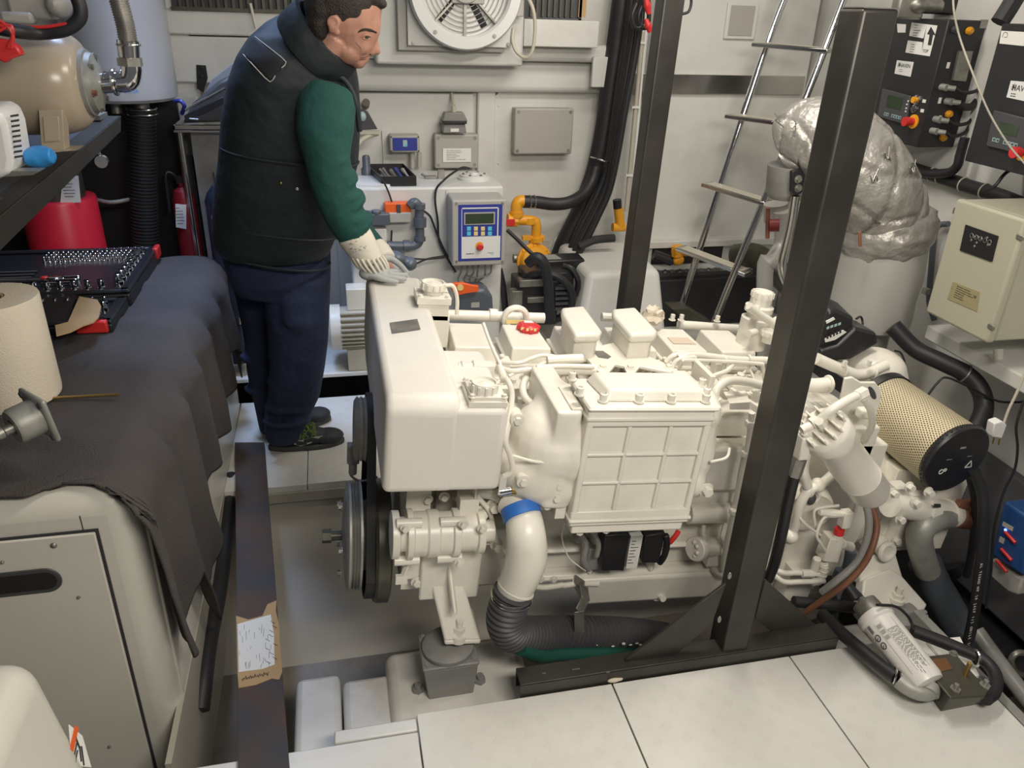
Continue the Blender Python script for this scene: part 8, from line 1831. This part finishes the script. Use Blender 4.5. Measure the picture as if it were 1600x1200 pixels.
# ------------------------------------------------------------------ hoses low right
cable([(1445, 880, 1.82), (1462, 915, 1.80), (1485, 955, 1.76), (1508, 1000, 1.70), (1530, 1050, 1.62)], .056, 'pvc', 'dark_hose', 'fat slate-black hose running down right from the grey metal elbow', 'hose', 20)
cable([(1490, 880, 1.98), (1520, 920, 1.92), (1556, 975, 1.85), (1585, 1030, 1.75), (1625, 1090, 1.66)], .042, 'rubber', 'dark_hose', 'black hose right of the slate hose, lower right', 'hose', 18)
cable([(1470, 850, 2.1), (1530, 890, 2.06), (1575, 930, 2.0), (1610, 1000, 1.92)], .045, 'rubber', 'dark_hose', 'black hose farthest back in the lower right corner', 'hose', 18)
cable([(1525, 985, 1.62), (1550, 1020, 1.55), (1580, 1060, 1.45), (1620, 1110, 1.34)], .026, 'greypaint', 'grey_hose', 'thin dusty grey hose at the lower right edge of the plates', 'hose', 14)
th = thing('printed_hose', 'black hose with white printed lettering hanging down from the air filter', 'hose', P(1515, 1000, y=1.56))
hpts = [(1522, 735, 1.66), (1534, 765, 1.64), (1537, 800, 1.62), (1535, 860, 1.60), (1528, 920, 1.58), (1520, 970, 1.57), (1512, 1005, 1.56), (1505, 1020, 1.56)]
b = MB(); b.tube([P(*q_[:2], y=q_[2]) for q_ in hpts], .017, n=16); b.build('hose_tube', 'rubber', th)
s_ = 'AL TEKNO WP 20 JASP 1/2 ONILE TU'
for i_, ch in enumerate(s_):
    if ch == ' ': continue
    t_ = i_ / (len(s_) - 1); py = 882 + 128 * t_; px = 1533.5 - 21 * t_ ** 1.05; yq = 1.592 - .028 * t_ - .0175
    up_ = P(px, py - 5, y=yq) - P(px, py + 5, y=yq)
    rgt = (P(px, py + 5, y=yq) - P(px, py - 5, y=yq))
    text('hose_lettering', ch, P(px, py, y=yq - .001), rgt, V((1, 0, .1)), .013, 'inkw', th)
cable([(1515, 745, 1.72), (1524, 790, 1.70), (1520, 850, 1.70), (1510, 900, 1.70)], .012, 'rubber', 'dark_hose', 'thin black hose just left of the printed hose', 'hose')
sc = thing('hose_end', 'bent steel pipe loop on the hull at the far right edge', 'pipe', P(1592, 1050, y=1.5))
b = MB(); b.tube([P(1610, 1022, y=1.5), P(1590, 1020, y=1.5), P(1580, 1032, y=1.5), P(1588, 1050, y=1.5), P(1610, 1058, y=1.5)], .010); b.build('pipe_loop', 'dullmetal', sc)
# clutter and dark drip tray in the pit at right
b = MB(); b.tube([P(1290, 905, y=1.65), P(1300, 960, y=1.62), P(1255, 985, y=1.60), P(1235, 990, y=1.6)], .02); single(b, 'drain_line', 'rubber', 'short black line in the pit between the brace and the rear mount', 'hose')
cable([(1240, 940, 1.60), (1300, 945, 1.58), (1345, 950, 1.55), (1352, 945, 1.5)], .017, 'rubber', 'fuel_hose', 'black hose running from the pit to the top of the floor filter', 'hose', 14)
# ------------------------------------------------------------------ spin-on filter lying on the floor plates
ff = thing('fuel_filter', 'white printed fuel filter lying on the tread plates beside its bracket', 'fuel filter', P(1400, 1060, z=0))
A, B = P(1368, 965, z=.115), P(1452, 1072, z=.062); d = (B - A).normalized(); L = (B - A).length
b = MB(); R_ = .050
b.lathe([(.020, -.012), (.050, -.010), (.053, .0), (.053, .012), (.048, .018), (.048, L * .92), (.044, L * .98), (.030, L)], A, d, 40); b.build('filter_can', 'paper', ff).data.materials[0] = mat('filter_white', (.66, .64, .60), .35)
b = MB(); b.lathe([(.020, -.055), (.036, -.05), (.040, -.012), (.030, -.010)], A, d, 28); b.cyl(A - d * .05, A - d * .08, .012, n=12); b.build('filter_head', 'dullmetal', ff)
b = MB(); b.cyl(A - d * .06 + V((-.012, 0, .01)), A - d * .10 + V((-.02, 0, .015)), .013, n=14); b.cyl(A - d * .05 + V((-.03, 0, .02)), A - d * .075 + V((-.035, .01, .03)), .012, n=10); b.build('sensor_plug', 'blackp', ff)
e1, e2 = basis(d)
vw = (V((0, 0, CH)) - (A + B) / 2).normalized(); vw = (vw - d * vw.dot(d)).normalized(); sd = d.cross(vw)
def onc(u, ang, off=.0006): return A + d * u + (vw * math.cos(ang) + sd * math.sin(ang)) * (.048 + off)
b = MB(); rnd = random.Random(12)
def strip(u0, a0, u1, a1): b.add([onc(u0, a0), onc(u1, a0), onc(u1, a1), onc(u0, a1)], [(0, 1, 2, 3)])
for r_ in range(11):
    a_ = -0.75 + r_ * .062; u = .058
    end = .058 + L * rnd.uniform(.35, .62)
    while u < end: l = rnd.uniform(.004, .011); strip(u, a_, u + l, a_ + .026); u += l + .003
for r_ in range(4):
    a_ = .02 + r_ * .07
    for u0 in (.035, .052, .069): strip(u0, a_, u0 + .012, a_ + .03)
for a_ in (-.8, -.05, .32): strip(.03, a_, L * .85, a_ + .012)
for a_ in (.62, .70, .78): strip(.022, a_, .045, a_ + .045)
b.build('filter_print', 'ink', ff)
b = MB()
for u in (.062, .086): 
    c_ = onc(u, .66); nn = (c_ - (A + d * u)).normalized(); b.torus(c_, nn, .0085, .0013, 20, 5); b.beam(c_ - (d + sd) * .006, c_ + (d + sd) * .006, .002, .0006, up=nn)
b.build('warning_symbol', 'ink', ff)
fbk = thing('filter_bracket', 'rust-stained metal bracket with bolts at the end of the floor filter', 'bracket', P(1500, 1080, z=0))
zt = .085
q = [P(1432, 1027, z=zt), P(1492, 1020, z=zt), P(1545, 1078, z=zt), P(1540, 1087, z=zt), P(1485, 1090, z=zt)]
b = MB(); b.prism(q, (0, 0, -.006)); ps = q[4]; 
b.hexa([P(1470, 1112, z=.0) , P(1530, 1100, z=.0), P(1545, 1085, z=.0), P(1450, 1075, z=.03), q[4] + V((0, 0, -.005)), q[3] + V((0, 0, -.005)), q[2] + V((0, 0, -.005)), q[0] + V((0.02, 0, -.01))]) 
b.build('bracket_shell', 'olive', fbk, bevel=.008, seg=3)
MB().prism([P(x, y, z=zt + .001) for x, y in ((1455, 1030), (1478, 1028), (1488, 1045), (1470, 1050))], (0, 0, .0005)).build('rust_stain', mat('rust_spot', (.16, .075, .03), .6, .3), fbk)
for px, py in ((1438, 1027), (1490, 1022)): MB().bolt(P(px, py, z=zt), (0, 0, 1), .008, .008).build('bracket_bolt', 'dullmetal', fbk)
for px, py, h_ in ((1492, 1078, .02), (1538, 1072, .02), (1508, 1055, .045)):
    p = P(px, py, z=zt); b = MB(); b.cyl(p, p + V((0, 0, .006)), .014 if h_ < .04 else .006, n=6); b.cyl(p, p + V((0, 0, h_)), .006, n=12); b.build('stud_bolt', 'dullmetal' if h_ < .04 else 'brass', fbk)
b = MB(); b.tube([P(1405, 1062, z=.06), P(1418, 1072, z=.055), P(1435, 1080, z=.05), P(1450, 1080, z=.05), P(1462, 1072, z=.055)], .024, n=20); b.cyl(P(1448, 1082, z=.05), P(1452, 1070, z=.06), .030, n=24); b.build('hose_barb', 'cast', fbk)
for t_ in (0, 1): MB().torus(P(1398 + 8 * t_, 1055 + 6 * t_, z=.06), (.8, -.6, 0), .022, .003, 20, 6).build('hose_clip', 'stainless', fbk)
def zc2(pts, r, m_, nm, lab, cat='hose', n=14): return single(MB().tube([P(x, y, z=z) for x, y, z in pts], r, n=n), nm, m_, lab, cat)
zc2([(1285, 960, .03), (1310, 985, .04), (1345, 1015, .05), (1375, 1040, .055), (1400, 1058, .06)], .019, 'rubber', 'fuel_hose', 'black hose crossing the tread plate to the filter hose barb')
zc2([(1425, 985, .08), (1460, 998, .07), (1495, 1012, .06), (1535, 1030, .05), (1555, 1055, .045), (1553, 1080, .045), (1540, 1092, .05)], .018, 'rubber', 'fuel_hose', 'black hose looping round the right side of the filter bracket')
single(MB().torus(P(1525, 1028, z=.055), (1, -.3, 0), .021, .004, 20, 6), 'hose_clip', 'stainless', 'steel clip on the black hose looping round the bracket', 'hose clip')
zc2([(1370, 945, .18), (1400, 948, .16), (1420, 965, .12), (1428, 985, .09)], .004, 'rubber', 'cable', 'thin black wire from the floor filter head over the can', 'cable', 8)
b = MB(); b.prism([P(x, y, z=.012) for x, y in ((1448, 1000), (1500, 995), (1530, 1055), (1500, 1065))], (0, 0, -.010)); single(b, 'white_board', 'paper', 'white sheet lying on the plate under the filter bracket', 'sheet')
b = MB(); b.bx(tuple(P(1440, 1095, z=.0)), tuple(P(1470, 1100, z=.01) + V((0, .04, .01)))); single(b, 'drain_tray', 'blackp', 'small black foot showing under the filter bracket', 'foot')

zc2([(362, 745, -.02), (358, 790, -.05), (350, 860, -.08), (340, 930, -.10), (326, 1000, -.12), (318, 1060, -.14), (312, 1110, -.18)], .028, 'rubber', 'black_tube', 'black tube running in the gap between the cream enclosure and the rusty bar')  # plain black tube filling the gap beside the enclosure
